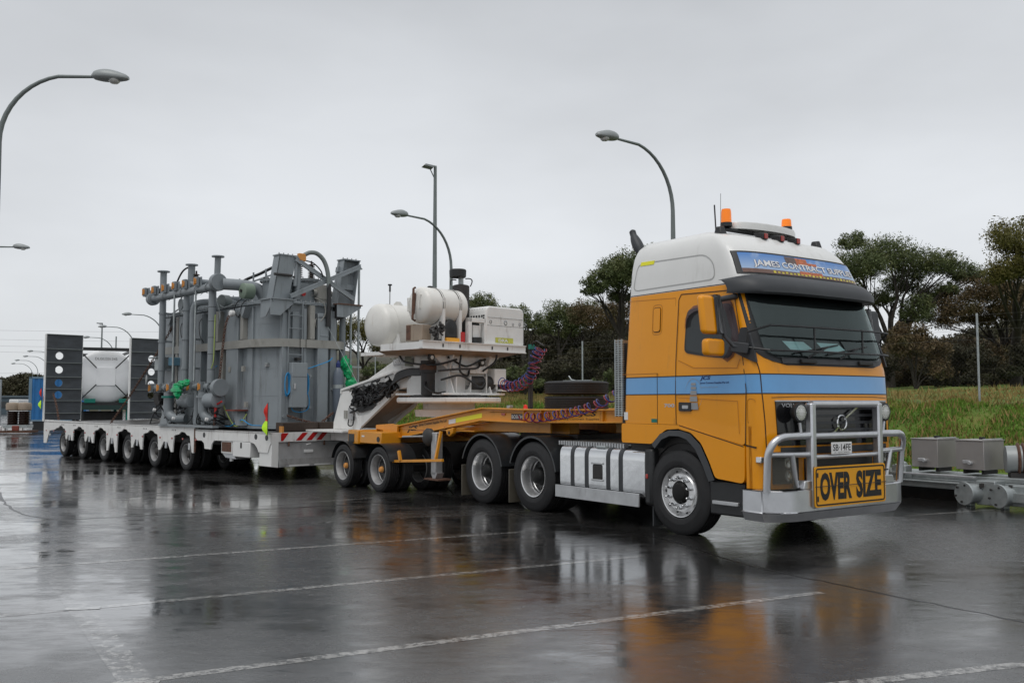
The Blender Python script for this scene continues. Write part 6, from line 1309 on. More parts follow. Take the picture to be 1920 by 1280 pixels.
chain([(-.75, .82, 1.32), (-.6, 1.1, 1.22), (-.5, 1.45, 1.15), (-.55, 1.7, 1.28), (-.75, 1.98, 1.38)], 'slack chain across the foot of the transformer end')
sh = MB().lathe([(0, .05), (.02, .07), (.1, .07), (.12, .05), (.12, 0)], (0, 0, 0), (0, -1, 0), 16).build('chain_shackle', M['whitetxt']); sh.location = frame_pt(RT, -2.25, .3, 3.62); sh.rotation_euler = (0, 0, RR); tag(sh, 'pale round shackle pin at the top of the near chain', 'shackle')
cbn = MB().tube([(-.12, 0, -.05), (.0, 0, 0), (.28, 0, .08)], .02, 6).tube([(0, 0, .3), (.0, 0, -.3)], .03, 8).build('chain_binder', M['red']); cbn.location = frame_pt(RT, -2.50, .02, 1.55); cbn.rotation_euler = (0, 0, RR); tag(cbn, 'red lever chain binder on the near chain', 'chain binder')
for i, (x, y, l_, lab) in enumerate(((-.45, .45, .85, 'dark timber bearer nearest the flag at the deck end'), (-.5, 1.38, .75, 'dark timber bearer under the slack chain'), )):
    o = MB().box((-.15, 0, 0), (.15, l_, .19)).build('timber_bearer', M['timber'], bevel=.01); o.location = frame_pt(RT, x, y, .992); o.rotation_euler = (0, 0, RR); tag(o, lab, 'timber', 'timber bearers on the deck')

# welds, pipe clamps, nameplates and small fittings that break up the flat panels
for z in (1.75, 2.35, 3.35):
    MB().prism(grow(plan_t, .004), 'z', z, z + .012).build('weld_seam', M['pipegrey'], XF, ang=20)
for x in (-5.47, -4.12):
    for z in (2.4, 3.1, 3.8): MB().lathe([(0, .095), (.05, .095)], (x, hyy + .05, z), (0, 0, 1), 18).box((x - .02, .1, z), (x + .02, .45, z + .05)).build('pipe_clamp', pg, XF, bevel=.004)
for x in (-5.2, -4.2, -3.45, -2.9):
    MB().lathe([(0, .125), (.05, .125)], (x, hyy, up_z - .11), (1, 0, 0), 18).build('header_flange', pg, UH)
    MB().lathe([(0, .115), (.05, .115)], (x, hyy + .1, lo_z), (1, 0, 0), 18).build('header_flange', pg, LH)
for (x, z) in ((-2.62, 2.3), (-3.52, 1.5), (-2.0, 2.3), (-1.85, 1.5)): MB().box((x, Y0_ - .16, z), (x + .09, Y0_ - .10, z + .12)).build('small_plate', M['bandgrey'], XF, bevel=.004)
for y, z in ((1.45, 2.2), (1.45, 1.5), (2.05, 1.9), (.80, 1.3)): MB().cyl((X1_, y, z), (X1_ + .14, y, z), .035).build('drain_stub', pg, XF)
for (x0, x1, z) in ((-5.8, -4.6, 3.95), (-4.4, -3.4, 4.02)):
    MB().tube([(x0, .62, z), (x1, .62, z)], .03, 8).build('cover_pipe', pg, XF)
for k in range(5): MB().tube(spline([(-5.6 + .5 * k, .46, 3.7), (-5.5 + .5 * k, .3, 3.5), (-5.45 + .5 * k, .3, 3.2), (-5.5 + .5 * k, .42, 3.05)], 5), .010, 5).build('sensor_cable', M['hoseblack'], XF)
for x in (-5.9, -2.05): MB().prism([(x, 3.74), (x + .3, 3.74), (x + .15, 3.5)], 'y', .30, .52).build('jack_gusset', g_, XF)
MB().cyl((-2.25, .36, 3.62), (-2.25, .52, 3.62), .09, n=20).cyl((-5.75, .3, 3.5), (-5.75, .52, 3.5), .09, n=20).build('lifting_trunnion', pg, XF)
# ------------------------------------------------------------------ street lamps, flood lights, far yard
def lamp(base, h, arm, az, lab, rise=.25):
    """swan-neck street lamp; arm reaches towards compass angle az (radians from +x)"""
    t = thing('street_lamp', lab, 'street lamp', (base[0], base[1], 0), az, 'swan-neck street lamps')
    zc = h - arm * .80; pts = [(0, 0, 0), (0, 0, h * .35), (0, 0, zc - .6)]
    curve = [(arm * .80 * (1 - math.cos(R_(a))), 0, zc + arm * .80 * math.sin(R_(a))) for a in range(0, 86, 8)]
    pts = pts + curve + [(arm * 1.08, 0, zc + arm * .80 - .02)]
    rr = [.085, .075, .062] + [.055 - .02 * i / 11 for i in range(11)] + [.03]
    MB().tube(pts, rr[:len(pts)] if len(rr) >= len(pts) else rr + [.03] * (len(pts) - len(rr)), 10).build('lamp_post', M['pole'], t, ang=60)
    e_ = Vector(pts[-1]); hb = MB(); n1, n2 = 12, 14; V = []
    for i in range(n1 + 1):
        f = i / n1; r = (.10 + .12 * math.sin(math.pi * min(1, f * 1.05) ** .8)) * (1 if f < .92 else .55) * (.6 if i == 0 else 1)
        for j in range(n2):
            a = 2 * math.pi * j / n2; z = math.sin(a) * r * (.75 if math.sin(a) > 0 else .4); V.append((e_.x - .05 + f * .74, math.cos(a) * r * .75, e_.z + .01 - f * .04 + z))
    hb.add(V, [(i * n2 + j, i * n2 + (j + 1) % n2, (i + 1) * n2 + (j + 1) % n2, (i + 1) * n2 + j) for i in range(n1) for j in range(n2)] + [tuple(range(n2)), tuple(range(n1 * n2, (n1 + 1) * n2))])
    hb.build('lamp_head', M['lampgrey'], t, ang=60)
    MB().lathe([(0, .12), (.04, .11), (.075, .07), (.08, 0)], (e_.x + .40, 0, e_.z - .055), (0, 0, -1), 16).build('lamp_glass', M['lens'], t)
def lampat(u, D, h, arm, az, lab):
    p = at(u, 700, D); lamp((p.x, p.y), h, arm, az, lab)
lampat(1265, 24, 8.12, 1.95, R_(180 + 40), 'tall swan-neck street lamp rising behind the orange cab')
lampat(845, 33.5, 8.08, 2.0, R_(180 + 48), 'swan-neck street lamp rising behind the round white tanks')
lampat(-18, 18.5, 8.22, 1.72, R_(2), 'nearest street lamp, its arm entering the photo at the upper left')
lampat(-62, 42, 8.7, 1.7, R_(5), 'street lamp whose head alone shows at the left edge, lower than the nearest one')
for u, D, lab in ((304, 75, 'far street lamp with its head just left of the transformer'), (250, 87, 'far street lamp behind the right end of the white tank'), (212, 101, 'far street lamp behind the left end of the white tank'),
                  (103, 128, 'small far street lamp peeping past the left ramp edge'), (90, 142, 'small far lamp, second to the left of the ramp'), (71, 155, 'small far street lamp behind the blue container, the middle one'), (61, 168, 'smallest street lamp left of the blue container top')):
    lampat(u, D, 8.6, 2.3 if D < 110 else 2.6, R_(180 + 35), lab)
def flood(u, D, h, lab, az=R_(200), head=.42):
    p = at(u, 700, D); t = thing('floodlight_mast', lab, 'floodlight', (p.x, p.y, 0), az)
    MB().tube([(0, 0, 0), (0, 0, h * .6), (0, 0, h)], [.10, .085, .06], 10).build('mast', M['pole'], t, ang=60)
    MB().hexa([(.05, -.2, h + .0), (.42, -.2, h + .05), (.42, .2, h + .05), (.05, .2, h + .0), (.12, -.2, h - .08), (.5, -.2, h - .02), (.5, .2, h - .02), (.12, .2, h - .08)]).build('floodlight_head', M['lampgrey'], t, bevel=.01)
    MB().tube([(0, 0, h - .5), (.2, 0, h - .1)], .02, 6).tube([(-.05, 0, h + .02), (.3, 0, h + .02)], .03, 6).build('head_bracket', M['pole'], t)
flood(814, 35, 10.55, 'tall straight floodlight mast between the round tanks and the lamp'); flood(189, 88, 9.1, 'thin far floodlight mast above the white tank')
p = at(216, 700, 90); o = MB().cyl((0, 0, 0), (0, 0, 8.0), .06).build('pole', M['pole']); o.location = (p.x, p.y, 0); tag(o, 'thin bare pole above the right end of the white tank', 'pole')
p = at(2, 700, 60); o = MB().cyl((0, 0, 0), (0, 0, 3.1), .07).build('pole', M['galv']); o.location = (p.x, p.y, 0); tag(o, 'short pale pole at the left edge of the yard', 'pole')
# overhead wires
for i, (y0, y1) in enumerate(((618, 622), (635, 640), (647, 652), (658, 664), (700, 694))):
    D = 170; a = at(-60, y0, D); b_ = at(330, y1, D + 20); m_ = (a + b_) / 2 - Vector((0, 0, .25)); o = MB().tube(arc(a, m_, b_, 8), .022, 4).build('power_line', M['dullrim'], fix=False); tag(o, 'thin overhead wire, number %s from the top above the left ramp' % ['one', 'two', 'three', 'four', 'five'][i] if False else ['highest', 'second highest', 'middle', 'second lowest', 'lowest'][i] + ' overhead power line crossing the sky at left', 'power line', 'overhead power lines')

# ISO tank container on its stand
p = at(199, 700, 41); az = math.atan2(.88, -.47); IT = thing('tank_container', 'white tank container in dark frame standing behind the trailer ramps', 'tank container', (p.x, p.y, 0), az - math.pi)
zb = 1.50; zt = 4.02; zc = (zb + zt) / 2; hw = 1.22; r = 1.21
pr = [(.16 - .0, 0.001)] + [(.14 + .30 * (1 - math.cos(math.pi / 2 * i / 10)), r * math.sin(math.pi / 2 * i / 10)) for i in range(1, 11)] + [(5.6, r), (5.9, r * .6), (5.95, 0)]
MB().lathe([(-a, b_) for a, b_ in pr], (0, 0, zc + .02), (1, 0, 0), 48).build('tank_shell', M['tankwhite'], IT, ang=60)
fr_ = MB()
for x in (0, -6.0):
    fr_.box((x - .1, -hw, zt - .14), (x, hw, zt)).box((x - .1, -hw, zb), (x, hw, zb + .14))
    for y in (-hw, hw - .1): fr_.box((x - .1, y, zb + .14), (x, y + .1, zt - .14))
for y in (-hw, hw - .1): fr_.box((-5.9, y, zb), (-.1, y + .1, zb + .12)).box((-5.9, y, zt - .1), (-.1, y + .1, zt))
fr_.build('container_frame', M['black'], IT)
dgm = MB()
for sy in (-1, 1):
    for sz in (-1, 1): dgm.bar((-.02, sy * hw * .96, zc + sz * 1.20), (-.04, sy * .38, zc + sz * .36), .05, .035, (1, 0, 0))
dgm.build('diagonal_brace', M['black'], IT)
MB().box((-.16, -.40, zc - .40), (-.136, .40, zc + .40)).build('end_panel', M['tankwhite'], IT, bevel=.01)
text('DLGU201345', plane_fn((-.10, -.45, zc + .72), (0, 1, 0), (0, 0, 1)), .9, .11, 'tank_lettering', M['dark'], IT)
for y in (-.85, .55): MB().box((-.1, y, zb + .1), (.06, y + .45, zb + .28)).build('twist_bracket', M['tealgreen'], IT, bevel=.01)
MB().box((-6.2, -1.25, zb - .2), (.1, 1.25, zb)).build('stand_deck', pm('dark_green', (.01, .035, .03), .5), IT)
for y in (-1.0, .85):
    for x in (-.15, -3, -5.9): MB().box((x, y, 0), (x + .14, y + .14, zb - .2)).build('stand_leg', M['tealgreen'] if y > 0 else M['black'], IT)
MB().box((-5.5, -.9, .3), (-.8, .8, 1.2)).build('stand_underside', M['chassis'], IT)
# blue container
p = at(57, 700, 56); BC = thing('shipping_container', 'blue corrugated container standing on black base left of ramp', 'container', (p.x, p.y, 0), R_(20))
b = MB(); n = 20; L_ = 3.1; V = []
for i in range(n * 2 + 1):
    x = L_ * i / (n * 2); y = -.04 if (i // 2) % 2 else 0; V += [(x, y, .55), (x, y, 3.1)]
b.add(V, [(2 * i, 2 * i + 2, 2 * i + 3, 2 * i + 1) for i in range(n * 2)]); b.build('corrugated_wall', M['ctnblue'], BC, fix=False, ang=20)
MB().box((.0, .02, .55), (L_, 2.4, 3.1)).build('container_body', M['ctnblue'], BC); MB().box((-.05, -.05, .5), (.12, .1, 3.16)).box((-.05, -.05, .5), (L_, .02, .6)).box((-.05, -.05, 3.06), (L_, .02, 3.16)).build('container_frame', pm('faded_blue', (.16, .25, .33), .5), BC)
MB().box((.2, .0, .0), (L_, 2.2, .5)).build('container_base', M['black'], BC)
# insulators on a pallet
p = at(36, 700, 49); IP = thing('pallet_of_insulators', 'pallet with dark ribbed insulators under cream caps at the far left', 'pallet', (p.x, p.y, 0), R_(10))
MB().box((-1.1, -.6, .05), (.85, .6, .16)).build('pallet_base', M['rust'], IP)
MB().box((-.55, -.5, .3), (.62, .5, .46)).build('crate_tray', M['galv'], IP)
for x in (-.24, .32):
    pr = []
    for i in range(8): pr += [(.46 + .09 * i, .24), (.50 + .09 * i, .31), (.53 + .09 * i, .24)]
    MB().lathe(pr, (x, 0, 0), (0, 0, 1), 20).build('insulator', M['insul'], IP); MB().lathe([(1.2, .26), (1.24, .34), (1.52, .35), (1.60, .3), (1.64, 0)], (x, 0, 0), (0, 0, 1), 20).build('insulator_cap', M['undertan'], IP)
MB().box((-1.0, -.3, .16), (-.7, .2, .4)).box((-.6, -.5, .16), (-.45, -.3, .35)).box((.2, -.5, .16), (.4, -.3, .34)).build('pallet_goods', M['dwhite'], IP, bevel=.02); MB().box((-.1, -.55, .16), (.25, -.4, .42)).build('red_fitting', M['caulk'], IP, bevel=.03)
# far shed
p = at(5, 700, 135); SH = thing('site_shed', 'long grey-blue shed wall at the foot of the left hill', 'shed', (p.x - 14, p.y, 0), 0)
MB().box((0, 0, 0), (18, 6, 2.4)).build('shed_wall', pm('shed_blue', (.06, .09, .11), .6, var=.2), SH); MB().box((-.2, -.2, 2.4), (18.2, 6.2, 2.65)).build('shed_roof', pm('shed_roof', (.10, .13, .15), .5), SH)
for i in range(4): MB().box((2 + 4 * i, -.05, .9), (3.5 + 4 * i, .0, 1.8)).build('shed_window', M['mirrorglass'], SH)
p = at(27, 700, 120); o = MB().box((-.6, 0, 0), (.6, 3, 2.05)).build('small_cabin', M['whitetxt'], bevel=.1); o.location = (p.x, p.y, 0); tag(o, 'small white cabin roof showing above the insulators', 'cabin')

# galvanised equipment frame with stainless boxes on the right
EQ = thing('equipment_frame', 'galvanised steel frame with flanged ends lying beside the truck front', 'steel frame', (2.019, 11.49, 0), TR)
EQ.matrix_basis = Matrix.Translation(EQ.location) @ Matrix.Rotation(TR, 4, 'Z')
MB().box((-2.6, 6.35, .36), (2.6, 7.1, .44)).box((-2.6, 6.35, .20), (2.6, 6.45, .36)).build('top_beam', M['galv'], EQ, bevel=.01)
MB().box((-2.6, 6.02, .43), (.40, 6.12, .455)).build('flat_bar', M['alloy'], EQ, bevel=.004); MB().box((-2.6, 6.05, .24), (.22, 6.12, .34)).box((-2.6, 5.98, .325), (.22, 6.1, .345)).build('channel_bar', M['galv'], EQ, bevel=.004)
MB().box((-2.5, 6.6, .0), (-.2, 6.9, .3)).build('base_block', M['chassis'], EQ)
for x in (.33, .86):
    MB().lathe([(0, .0), (.001, .175), (.03, .18), (.035, .155), (.30, .155)], (x, 5.85, .20), (.25, 1, 0), 28).build('flanged_drum', M['galv'], EQ)
    bq = MB()
    for k in range(6): a = 2 * math.pi * k / 6 + .3; bq.cyl((x + .13 * math.cos(a), 5.86, .20 + .13 * math.sin(a)), (x + .13 * math.cos(a) - .004, 5.835, .20 + .13 * math.sin(a)), .018, n=6)
    bq.build('drum_bolts', M['chassis'], EQ, kind='stuff'); MB().box((x - .02, 5.95, -.0), (x + .05, 6.1, .08)).build('drum_foot', M['galv'], EQ, bevel=.008)
MB().box((.42, 6.05, .03), (.72, 6.4, .40)).build('end_block', M['galv'], EQ, bevel=.01); MB().box((.95, 6.02, .05), (2.6, 6.3, .36)).build('end_beam', M['galv'], EQ, bevel=.01)
MB().box((1.0, 5.95, .22), (2.6, 6.02, .25)).box((1.0, 5.95, .12), (2.6, 5.99, .22)).build('flat_bar', M['galv'], EQ)
for x in (.5, .95, 1.3): MB().box((x, 6.0, .30), (x + .05, 6.05, .36)).build('bolt_plate', M['chassis'], EQ)
MB().box((-1.05, 6.1, .3), (-.8, 6.3, .56)).cyl((-.93, 6.05, .52), (-.93, 6.3, .56), .06).build('clamp', M['galv'], EQ, bevel=.01)
for (x0, lab) in ((-.80, 'stainless steel box on the galvanised frame, the one nearer the truck'), (-.03, 'stainless steel box on the galvanised frame, beside the brown ribbed bushing')):
    bx_ = thing('steel_box', lab, 'box', frame_pt(EQ, x0, 6.30, .52), TR, 'stainless boxes on the frame')
    MB().box((0, 0, .02), (.46, .62, .475)).build('box_body', M['stain'], bx_, bevel=.006); MB().box((-.012, -.012, .475), (.472, .632, .492)).build('box_lid', M['stain'], bx_, bevel=.004)
    MB().box((.42, .04, .492), (.46, .58, .51)).build('lid_rail', M['alloy'], bx_, bevel=.004)
    MB().cyl((.25, -.07, .13), (.25, .0, .13), .03).box((.14, -.06, .12), (.26, -.03, .17)).build('drain_tap', M['alloy'], bx_, bevel=.006)
    for x in (.06, .36): MB().box((x, .1, -.05), (x + .05, .5, .02)).build('box_foot', M['chassis'], bx_)
    MB().box((.2, .35, .492), (.28, .4, .53)).build('lid_lug', M['black'], bx_)
BSH = thing('ribbed_bushing', 'large brown ribbed bushing with pale end ring lying on the frame', 'bushing', frame_pt(EQ, .72, 6.6, .72), TR + R_(35))
MB().lathe([(0, .0), (.0, .21), (.22, .22), (.23, .18)], (-.1, 0, 0), (1, 0, 0), 28).build('end_ring', M['lampgrey'], BSH)
pr = []
for i in range(16): pr += [(.14 + .07 * i, .20), (.17 + .07 * i, .265), (.185 + .07 * i, .26), (.20 + .07 * i, .20)]
MB().lathe(pr, (-.1, 0, 0), (1, 0, 0), 28).build('ribbed_body', M['rust'], BSH); MB().box((-.05, -.15, -.36), (.9, .15, -.2)).build('cradle', M['chassis'], BSH)

# chain-link fence
FE = thing('chain_link_fence', 'chain-link fence with galvanised posts along the top of the grass bank', 'fence', (0, 0, 0))
def fpos(s): p = FP + FD * s; return Vector((p.x, p.y, 1.55))
poles = [fpos(-9 + 3.0 * i) for i in range(19)]
for p in poles:
    o = MB().cyl((0, 0, -.2), (0, 0, 2.45), .03, n=8).build('fence_post', M['galv'], FE, ang=60); o.location = p
wr = MB()
for z in (1.75, 2.0, 2.2, 2.4, .05): wr.tube([p + Vector((0, 0, z)) for p in poles], .0028, 4)
wr.build('line_wire', M['fencewire'], FE, fix=False, kind='stuff')
me_ = MB(); Lf = (poles[-1] - poles[0]).length; st_ = .11; Hm = 1.75; nn_ = int(Lf / st_)
V = []; F = []
def ribbon(a, c):
    w_ = .0009; s_ = FN * 0 + Vector((0, 0, w_)); b0 = len(V); V.extend([a - s_, c - s_, c + s_, a + s_]); F.append((b0, b0 + 1, b0 + 2, b0 + 3))
for i in range(-16, nn_):
    for sg_ in (1, -1):
        x0 = i * st_; z0 = 0 if sg_ > 0 else Hm; x1 = x0 + Hm; z1 = Hm if sg_ > 0 else 0
        a0 = max(0, -x0); a1 = min(Hm, Lf - x0)
        if a1 <= a0: continue
        ribbon(poles[0] + FD.normalized() * (x0 + a0) + Vector((0, 0, z0 + sg_ * a0)), poles[0] + FD.normalized() * (x0 + a1) + Vector((0, 0, z0 + sg_ * a1)))
me_.add(V, F); me_.build('wire_mesh', M['fencewire'], FE, fix=False, kind='stuff')

# ------------------------------------------------------------------ vegetation
def leaves(clumps, per, seed, size=(.09, .2)):
    per = per * 2.3
    """many leaf-shaped faces spread through ellipsoid clumps (centre, radii)"""
    r = np.random.default_rng(seed); allv = []
    for (c, rad) in clumps:
        vol = rad[0] * rad[1] * rad[2]; N_ = int(per * (vol ** .667))
        d = r.normal(size=(N_, 3)); d /= np.linalg.norm(d, axis=1)[:, None]; rr = r.random(N_) ** .42
        # gaps: sub-clusters
        k = max(8, int(N_ / 60)); cen = r.normal(size=(k, 3)); cen /= np.linalg.norm(cen, axis=1)[:, None]; cen *= (r.random(k) ** .4)[:, None]; cen[:, 2] = np.where(cen[:, 2] < 0, cen[:, 2] * .55, cen[:, 2])
        idx = r.integers(0, k, N_); P = cen[idx] * .82 + d * rr[:, None] * .30 * (.6 + .8 * r.random(k)[idx])[:, None]; P = P * np.array(rad) + np.array(c)
        L_ = r.uniform(size[0], size[1], N_); W_ = L_ * r.uniform(.22, .42, N_)
        a = r.normal(size=(N_, 3)); a[:, 2] -= .5; a /= np.linalg.norm(a, axis=1)[:, None]; b_ = np.cross(a, r.normal(size=(N_, 3))); b_ /= np.linalg.norm(b_, axis=1)[:, None] + 1e-9
        Q = np.stack([P - a * L_[:, None] / 2, P + b_ * W_[:, None] / 2, P + a * L_[:, None] / 2, P - b_ * W_[:, None] / 2], 1); allv.append(Q.reshape(-1, 3))
    return np.concatenate(allv)
def mesh_quads(name, V, m, parent=None):
    n = len(V) // 4; me = bpy.data.meshes.new(name); me.vertices.add(n * 4); me.vertices.foreach_set('co', V.ravel()); me.loops.add(n * 4); me.polygons.add(n)
    me.loops.foreach_set('vertex_index', np.arange(n * 4)); me.polygons.foreach_set('loop_start', np.arange(0, n * 4, 4)); me.materials.append(m); me.update(calc_edges=True)
    o = bpy.data.objects.new(name, me); COL.objects.link(o)
    if parent: o.parent = parent
    return o
def tree(base, clumps, seed, lab, mat_, per=1500, trunk=.22, name='gum_tree', group='trees beyond the fence', size=(.07, .17), fork=.35):
    """base: (x, y, z); clumps: world-space centres and radii"""
    r = random.Random(seed); B = Vector(base); t = thing(name, lab, 'tree', B, 0, group)
    cl = [(tuple(Vector(c) - B), rad) for c, rad in clumps]
    cm = sum((Vector(c) for c, _ in cl), Vector()) / len(cl); F_ = Vector((cm.x * .25, cm.y * .25, max(.8, cm.z * fork)))
    tb = MB(); tb.tube(spline([(0, 0, -.3), (r.uniform(-.1, .1), 0, F_.z * .5), F_], 4), [trunk * (1.15 - .35 * i / 8) for i in range(9)], 8)
    for c, rad in cl:
        c = Vector(c); mid = F_.lerp(c, .5) + Vector((r.uniform(-.3, .3), r.uniform(-.3, .3), r.uniform(-.1, .5)))
        P = spline([F_ - Vector((0, 0, .1)), F_.lerp(mid, .5) + Vector((r.uniform(-.15, .15), 0, .1)), mid, c - Vector((0, 0, rad[2] * .5))], 4); k = len(P); tb.tube(P, [trunk * .46 * (1 - .78 * i / (k - 1)) for i in range(k)], 6)
        for j in range(9):
            e_ = c + Vector((r.uniform(-.85, .85) * rad[0], r.uniform(-.8, .8) * rad[1], r.uniform(-.3, .6) * rad[2])); s0 = P[r.randint(k // 2, k - 1)]; m2 = s0.lerp(e_, .5) + Vector((r.uniform(-.2, .2), r.uniform(-.2, .2), r.uniform(-.15, .15)))
            Q = spline([s0, m2, e_], 3); tb.tube(Q, [trunk * .12 * (1 - .8 * i / (len(Q) - 1)) for i in range(len(Q))], 4)
    tb.build('trunk', M['bark'], t, fix=False, ang=60)
    mesh_quads('crown', leaves(cl, per, seed, size), M[mat_], t)
    return t
def C(u, v, D, rx, rz, dd=0):
    p = at(u, v, D + dd); s = D / 1754 * 1.12; return ((p.x, p.y, p.z), (rx * s, rx * s * .9, rz * s * 1.12))
def gz(u, D, n_=2.6): p = at(u, 700, D); return (p.x, p.y, n_)
tree(gz(1668, 46), [C(1610, 500, 45, 58, 40), C(1668, 478, 46, 60, 34), (C(1715, 500, 47, 45, 36)), C(1770, 496, 46, 42, 28), C(1812, 515, 47, 38, 26), C(1590, 560, 45, 40, 34), C(1720, 585, 46, 36, 30), C(1655, 560, 47, 30, 22), C(1775, 545, 46, 25, 18), C(1560, 510, 46, 40, 30), C(1600, 455, 46, 34, 20), C(1740, 560, 47, 40, 26), C(1690, 535, 48, 40, 22)], 11, 'large dark gum tree with forked trunk just right of the cab', 'leafgreen', 1900, .26, fork=.32)
tree(gz(1905, 42), [C(1905, 452, 38, 60, 40), C(1950, 490, 38, 60, 40), C(1890, 505, 38, 44, 26), C(1990, 440, 38, 70, 46), C(1870, 520, 38, 30, 18)], 12, 'olive-yellow gum tree whose crown fills the upper right corner', 'leafyel', 1900, .24, fork=.45)
tree(gz(1890, 48), [C(1800, 575, 46, 50, 30), C(1850, 545, 46, 55, 32), C(1905, 540, 47, 60, 36), C(1770, 600, 46, 36, 24), C(1960, 560, 46, 60, 40), C(1835, 595, 47, 46, 24), C(1890, 580, 46, 50, 26)], 13, 'reddish brown gum tree below the olive crown at right', 'leafred', 1700, .2, fork=.4)
tree(gz(1165, 44), [C(1150, 510, 43, 46, 28), C(1185, 500, 43, 50, 30), C(1120, 535, 43, 34, 22), C(1225, 500, 43, 50, 40), C(1170, 555, 44, 34, 20), C(1235, 560, 44, 50, 40), C(1110, 545, 43, 22, 14), C(1165, 520, 43, 50, 30)], 14, 'tall dark gum tree against the rear of the orange cab', 'leafgreen', 1900, .2, fork=.45)
tree(gz(1130, 50), [C(1130, 600, 50, 50, 30), C(1090, 590, 50, 34, 26), C(1160, 580, 50, 34, 30)], 15, 'low reddish tree behind the left of the tall gum', 'leafred', 1700, .16)
tree(gz(1050, 54), [C(1045, 590, 54, 32, 24), C(1075, 602, 54, 34, 22), C(1020, 612, 54, 28, 20)], 16, 'rounded gum tree above the spare tyres', 'leafgreen', 1800, .17, fork=.5)
tree(gz(985, 52), [C(965, 592, 52, 34, 22), C(1000, 605, 52, 26, 20), C(945, 612, 52, 26, 20)], 17, 'gum tree just right of the white engine cover top', 'leafgreen', 1800, .17, fork=.5)
tree(gz(900, 56), [C(905, 568, 56, 30, 18), C(880, 585, 56, 34, 22), C(925, 590, 56, 28, 20), C(850, 600, 56, 40, 26)], 18, 'gum tree showing over the top of the engine cover', 'leafgreen', 1800, .17, fork=.5)
tree(gz(685, 60), [C(660, 612, 58, 34, 18), C(690, 625, 58, 26, 20), C(640, 630, 58, 36, 24), C(712, 650, 60, 24, 18)], 19, 'rusty green tree between the transformer and the round tanks', 'leafyel', 1500, .2, fork=.35)
tree(gz(770, 58), [C(740, 640, 58, 40, 26), C(790, 640, 58, 50, 30), C(830, 630, 58, 40, 30)], 20, 'dark tree hidden behind the round white tanks', 'leafdark', 1300, .18)
tree(gz(1560, 50), [C(1540, 540, 50, 60, 50), C(1480, 580, 50, 60, 50), C(1430, 540, 52, 60, 40)], 21, 'dark tree mostly hidden behind the orange cab', 'leafdark', 1100, .2)
tree(gz(940, 57), [C(930, 600, 57, 34, 22), C(955, 612, 57, 30, 20), C(905, 615, 57, 30, 20)], 22, 'gum tree between the engine cover and the hose post, set further back', 'leafred', 1500, .15, fork=.5)
tree(gz(1095, 56), [C(1080, 595, 56, 30, 24), C(1105, 580, 56, 28, 18), C(1060, 618, 56, 30, 20)], 23, 'gum tree filling the gap left of the tall gum behind the cab', 'leafgreen', 1500, .15, fork=.5)
# scrub
def shrub(c, lab, mat_, seed, per=1500, name='shrub', n=7):
    r = random.Random(seed); (p, rad) = c; B = Vector((p[0], p[1], 2.2)); t = thing(name, lab, 'shrub', B, 0, 'dark scrub under the trees'); cl = []
    for k in range(n): cl.append(((p[0] - B.x + r.uniform(-.7, .7) * rad[0], r.uniform(-.6, .6) * rad[1], p[2] - B.z + r.uniform(-.8, .7) * rad[2]), (rad[0] * .5, rad[1] * .5, rad[2] * .5)))
    tb = MB()
    for c_, _ in cl: tb.tube(spline([(0, 0, -.2), (c_[0] * .3, c_[1] * .3, c_[2] * .5), c_], 4), [.05 * (1 - .7 * i / 8) for i in range(9)], 5)
    tb.build('stems', M['bark'], t, fix=False); mesh_quads('foliage', leaves(cl, per, seed, (.08, .2)), M[mat_], t)
SC = [(1715, 665, 42, 52, 46, 'leafred', 'broad reddish shrub right of the cab, below the forked gum'), (1790, 690, 44, 60, 32, 'leafdark', 'dark low shrub left of the tall fence post'), (1860, 690, 42, 60, 32, 'leafdark', 'dark shrub right of the tall fence post'), (1650, 700, 44, 40, 34, 'leafdark', 'dark shrub against the cab edge'),
      (1040, 690, 46, 60, 42, 'leafdark', 'dark shrub above the spare tyres'), (1130, 680, 45, 50, 50, 'leafdark', 'dark shrub beside the exhaust guard'), (985, 715, 44, 34, 22, 'leafgreen', 'small green bush right of the hose post'), (1135, 720, 42, 28, 20, 'leafgreen', 'small green bush between spare tyres and cab'),
      (900, 690, 50, 60, 40, 'leafdark', 'dark shrub behind the turntable'), (720, 705, 54, 40, 22, 'leafgreen', 'low green shrub right of the green plastic'), (680, 715, 56, 40, 24, 'leafdark', 'dark shrub behind the gas bottle'), (800, 700, 52, 60, 40, 'leafdark', 'dark shrub behind the gooseneck')]
for i, (u, v, D, rx, rz, mm, lab) in enumerate(SC): shrub(C(u, v, D, rx, rz), lab, mm, 50 + i)
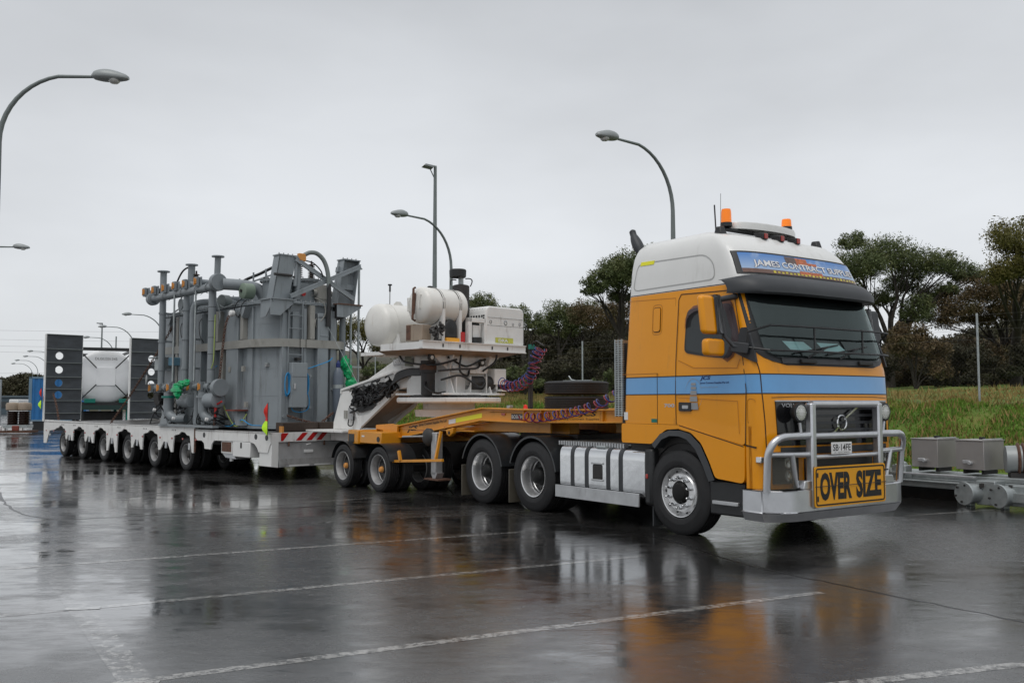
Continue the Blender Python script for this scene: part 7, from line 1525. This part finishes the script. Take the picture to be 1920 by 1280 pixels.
# wooded rise behind and the hill at left, too dense to count
rw = np.random.default_rng(9)
def wood(name, pts, lab, mat_, n, rad, seed, per=420, size=(.2, .5)):
    cl = []; r = random.Random(seed)
    for i in range(n):
        k = r.uniform(0, len(pts) - 1.001); a, c = pts[int(k)], pts[int(k) + 1]; f = k - int(k); u = a[0] + (c[0] - a[0]) * f; top = a[1] + (c[1] - a[1]) * f; D = a[2] + (c[2] - a[2]) * f + r.uniform(-4, 6)
        p = at(u, top, D); g = 2.6 if D < 100 else .3; z = g + (p.z - g - rad * .7) * (1 - r.random() ** 2.2); cl.append(((p.x, p.y, z), (rad * r.uniform(.7, 1.3), rad, rad * .8)))
    return tag(mesh_quads(name, leaves(cl, per, seed, size), M[mat_]), lab, 'trees', kind='stuff')
wood('bushland', [(860, 620, 62), (960, 618, 62), (1060, 622, 60), (1180, 605, 60), (1400, 640, 60), (1600, 660, 60), (1700, 640, 62), (1800, 625, 64), (1900, 600, 64), (2100, 590, 64)], 'dense dark bushland rising behind the fence and trees', 'leafdark', 460, 1.9, 31, 420, (.14, .34))
wood('bushland', [(560, 700, 75), (640, 690, 72), (720, 680, 70), (860, 650, 66)], 'dark bushland seen between transformer and round tanks', 'leafdark', 110, 1.7, 32, 500, (.14, .34))
wood('bushland', [(1590, 655, 52), (1680, 650, 52), (1760, 640, 51), (1850, 632, 50), (2050, 610, 50)], 'dark brown-green understorey filling the gap below the right-hand trees', 'leafred', 90, 1.5, 35, 420, (.1, .26))
wood('wooded_hill', [(-260, 690, 190), (-60, 705, 190), (30, 716, 190), (46, 702, 190), (75, 708, 190), (110, 712, 190), (300, 725, 200), (600, 735, 200)], 'dark wooded hill on the far left skyline', 'leafdark', 420, 3.4, 33, 380, (.4, 1.0))
hb_ = MB(); hb_.grid(lambda u, v: Vector((at(u, 700, 176 + v * 40).x, 176 + v * 40, [-.2, 3.4, 4.5, 1, -.5][int(v)])), [-300, -150, 0, 60, 120, 300, 600], [0, 1, 2, 3, 4]); hb_.build('hill', M['leafdark'], fix=False, kind='structure')
hb_ = MB(); hb_.grid(lambda u, v: Vector((at(u, 700, 58 + v * 6).x, 58 + v * 6, [2.0, 4.2, 5.2, 5.0, 3][int(v)] + .4 * math.sin(u * .013))), [500 + 60 * i for i in range(32)], [0, 1, 2, 3, 4]); hb_.build('hill', M['leafdark'], fix=False, kind='structure')
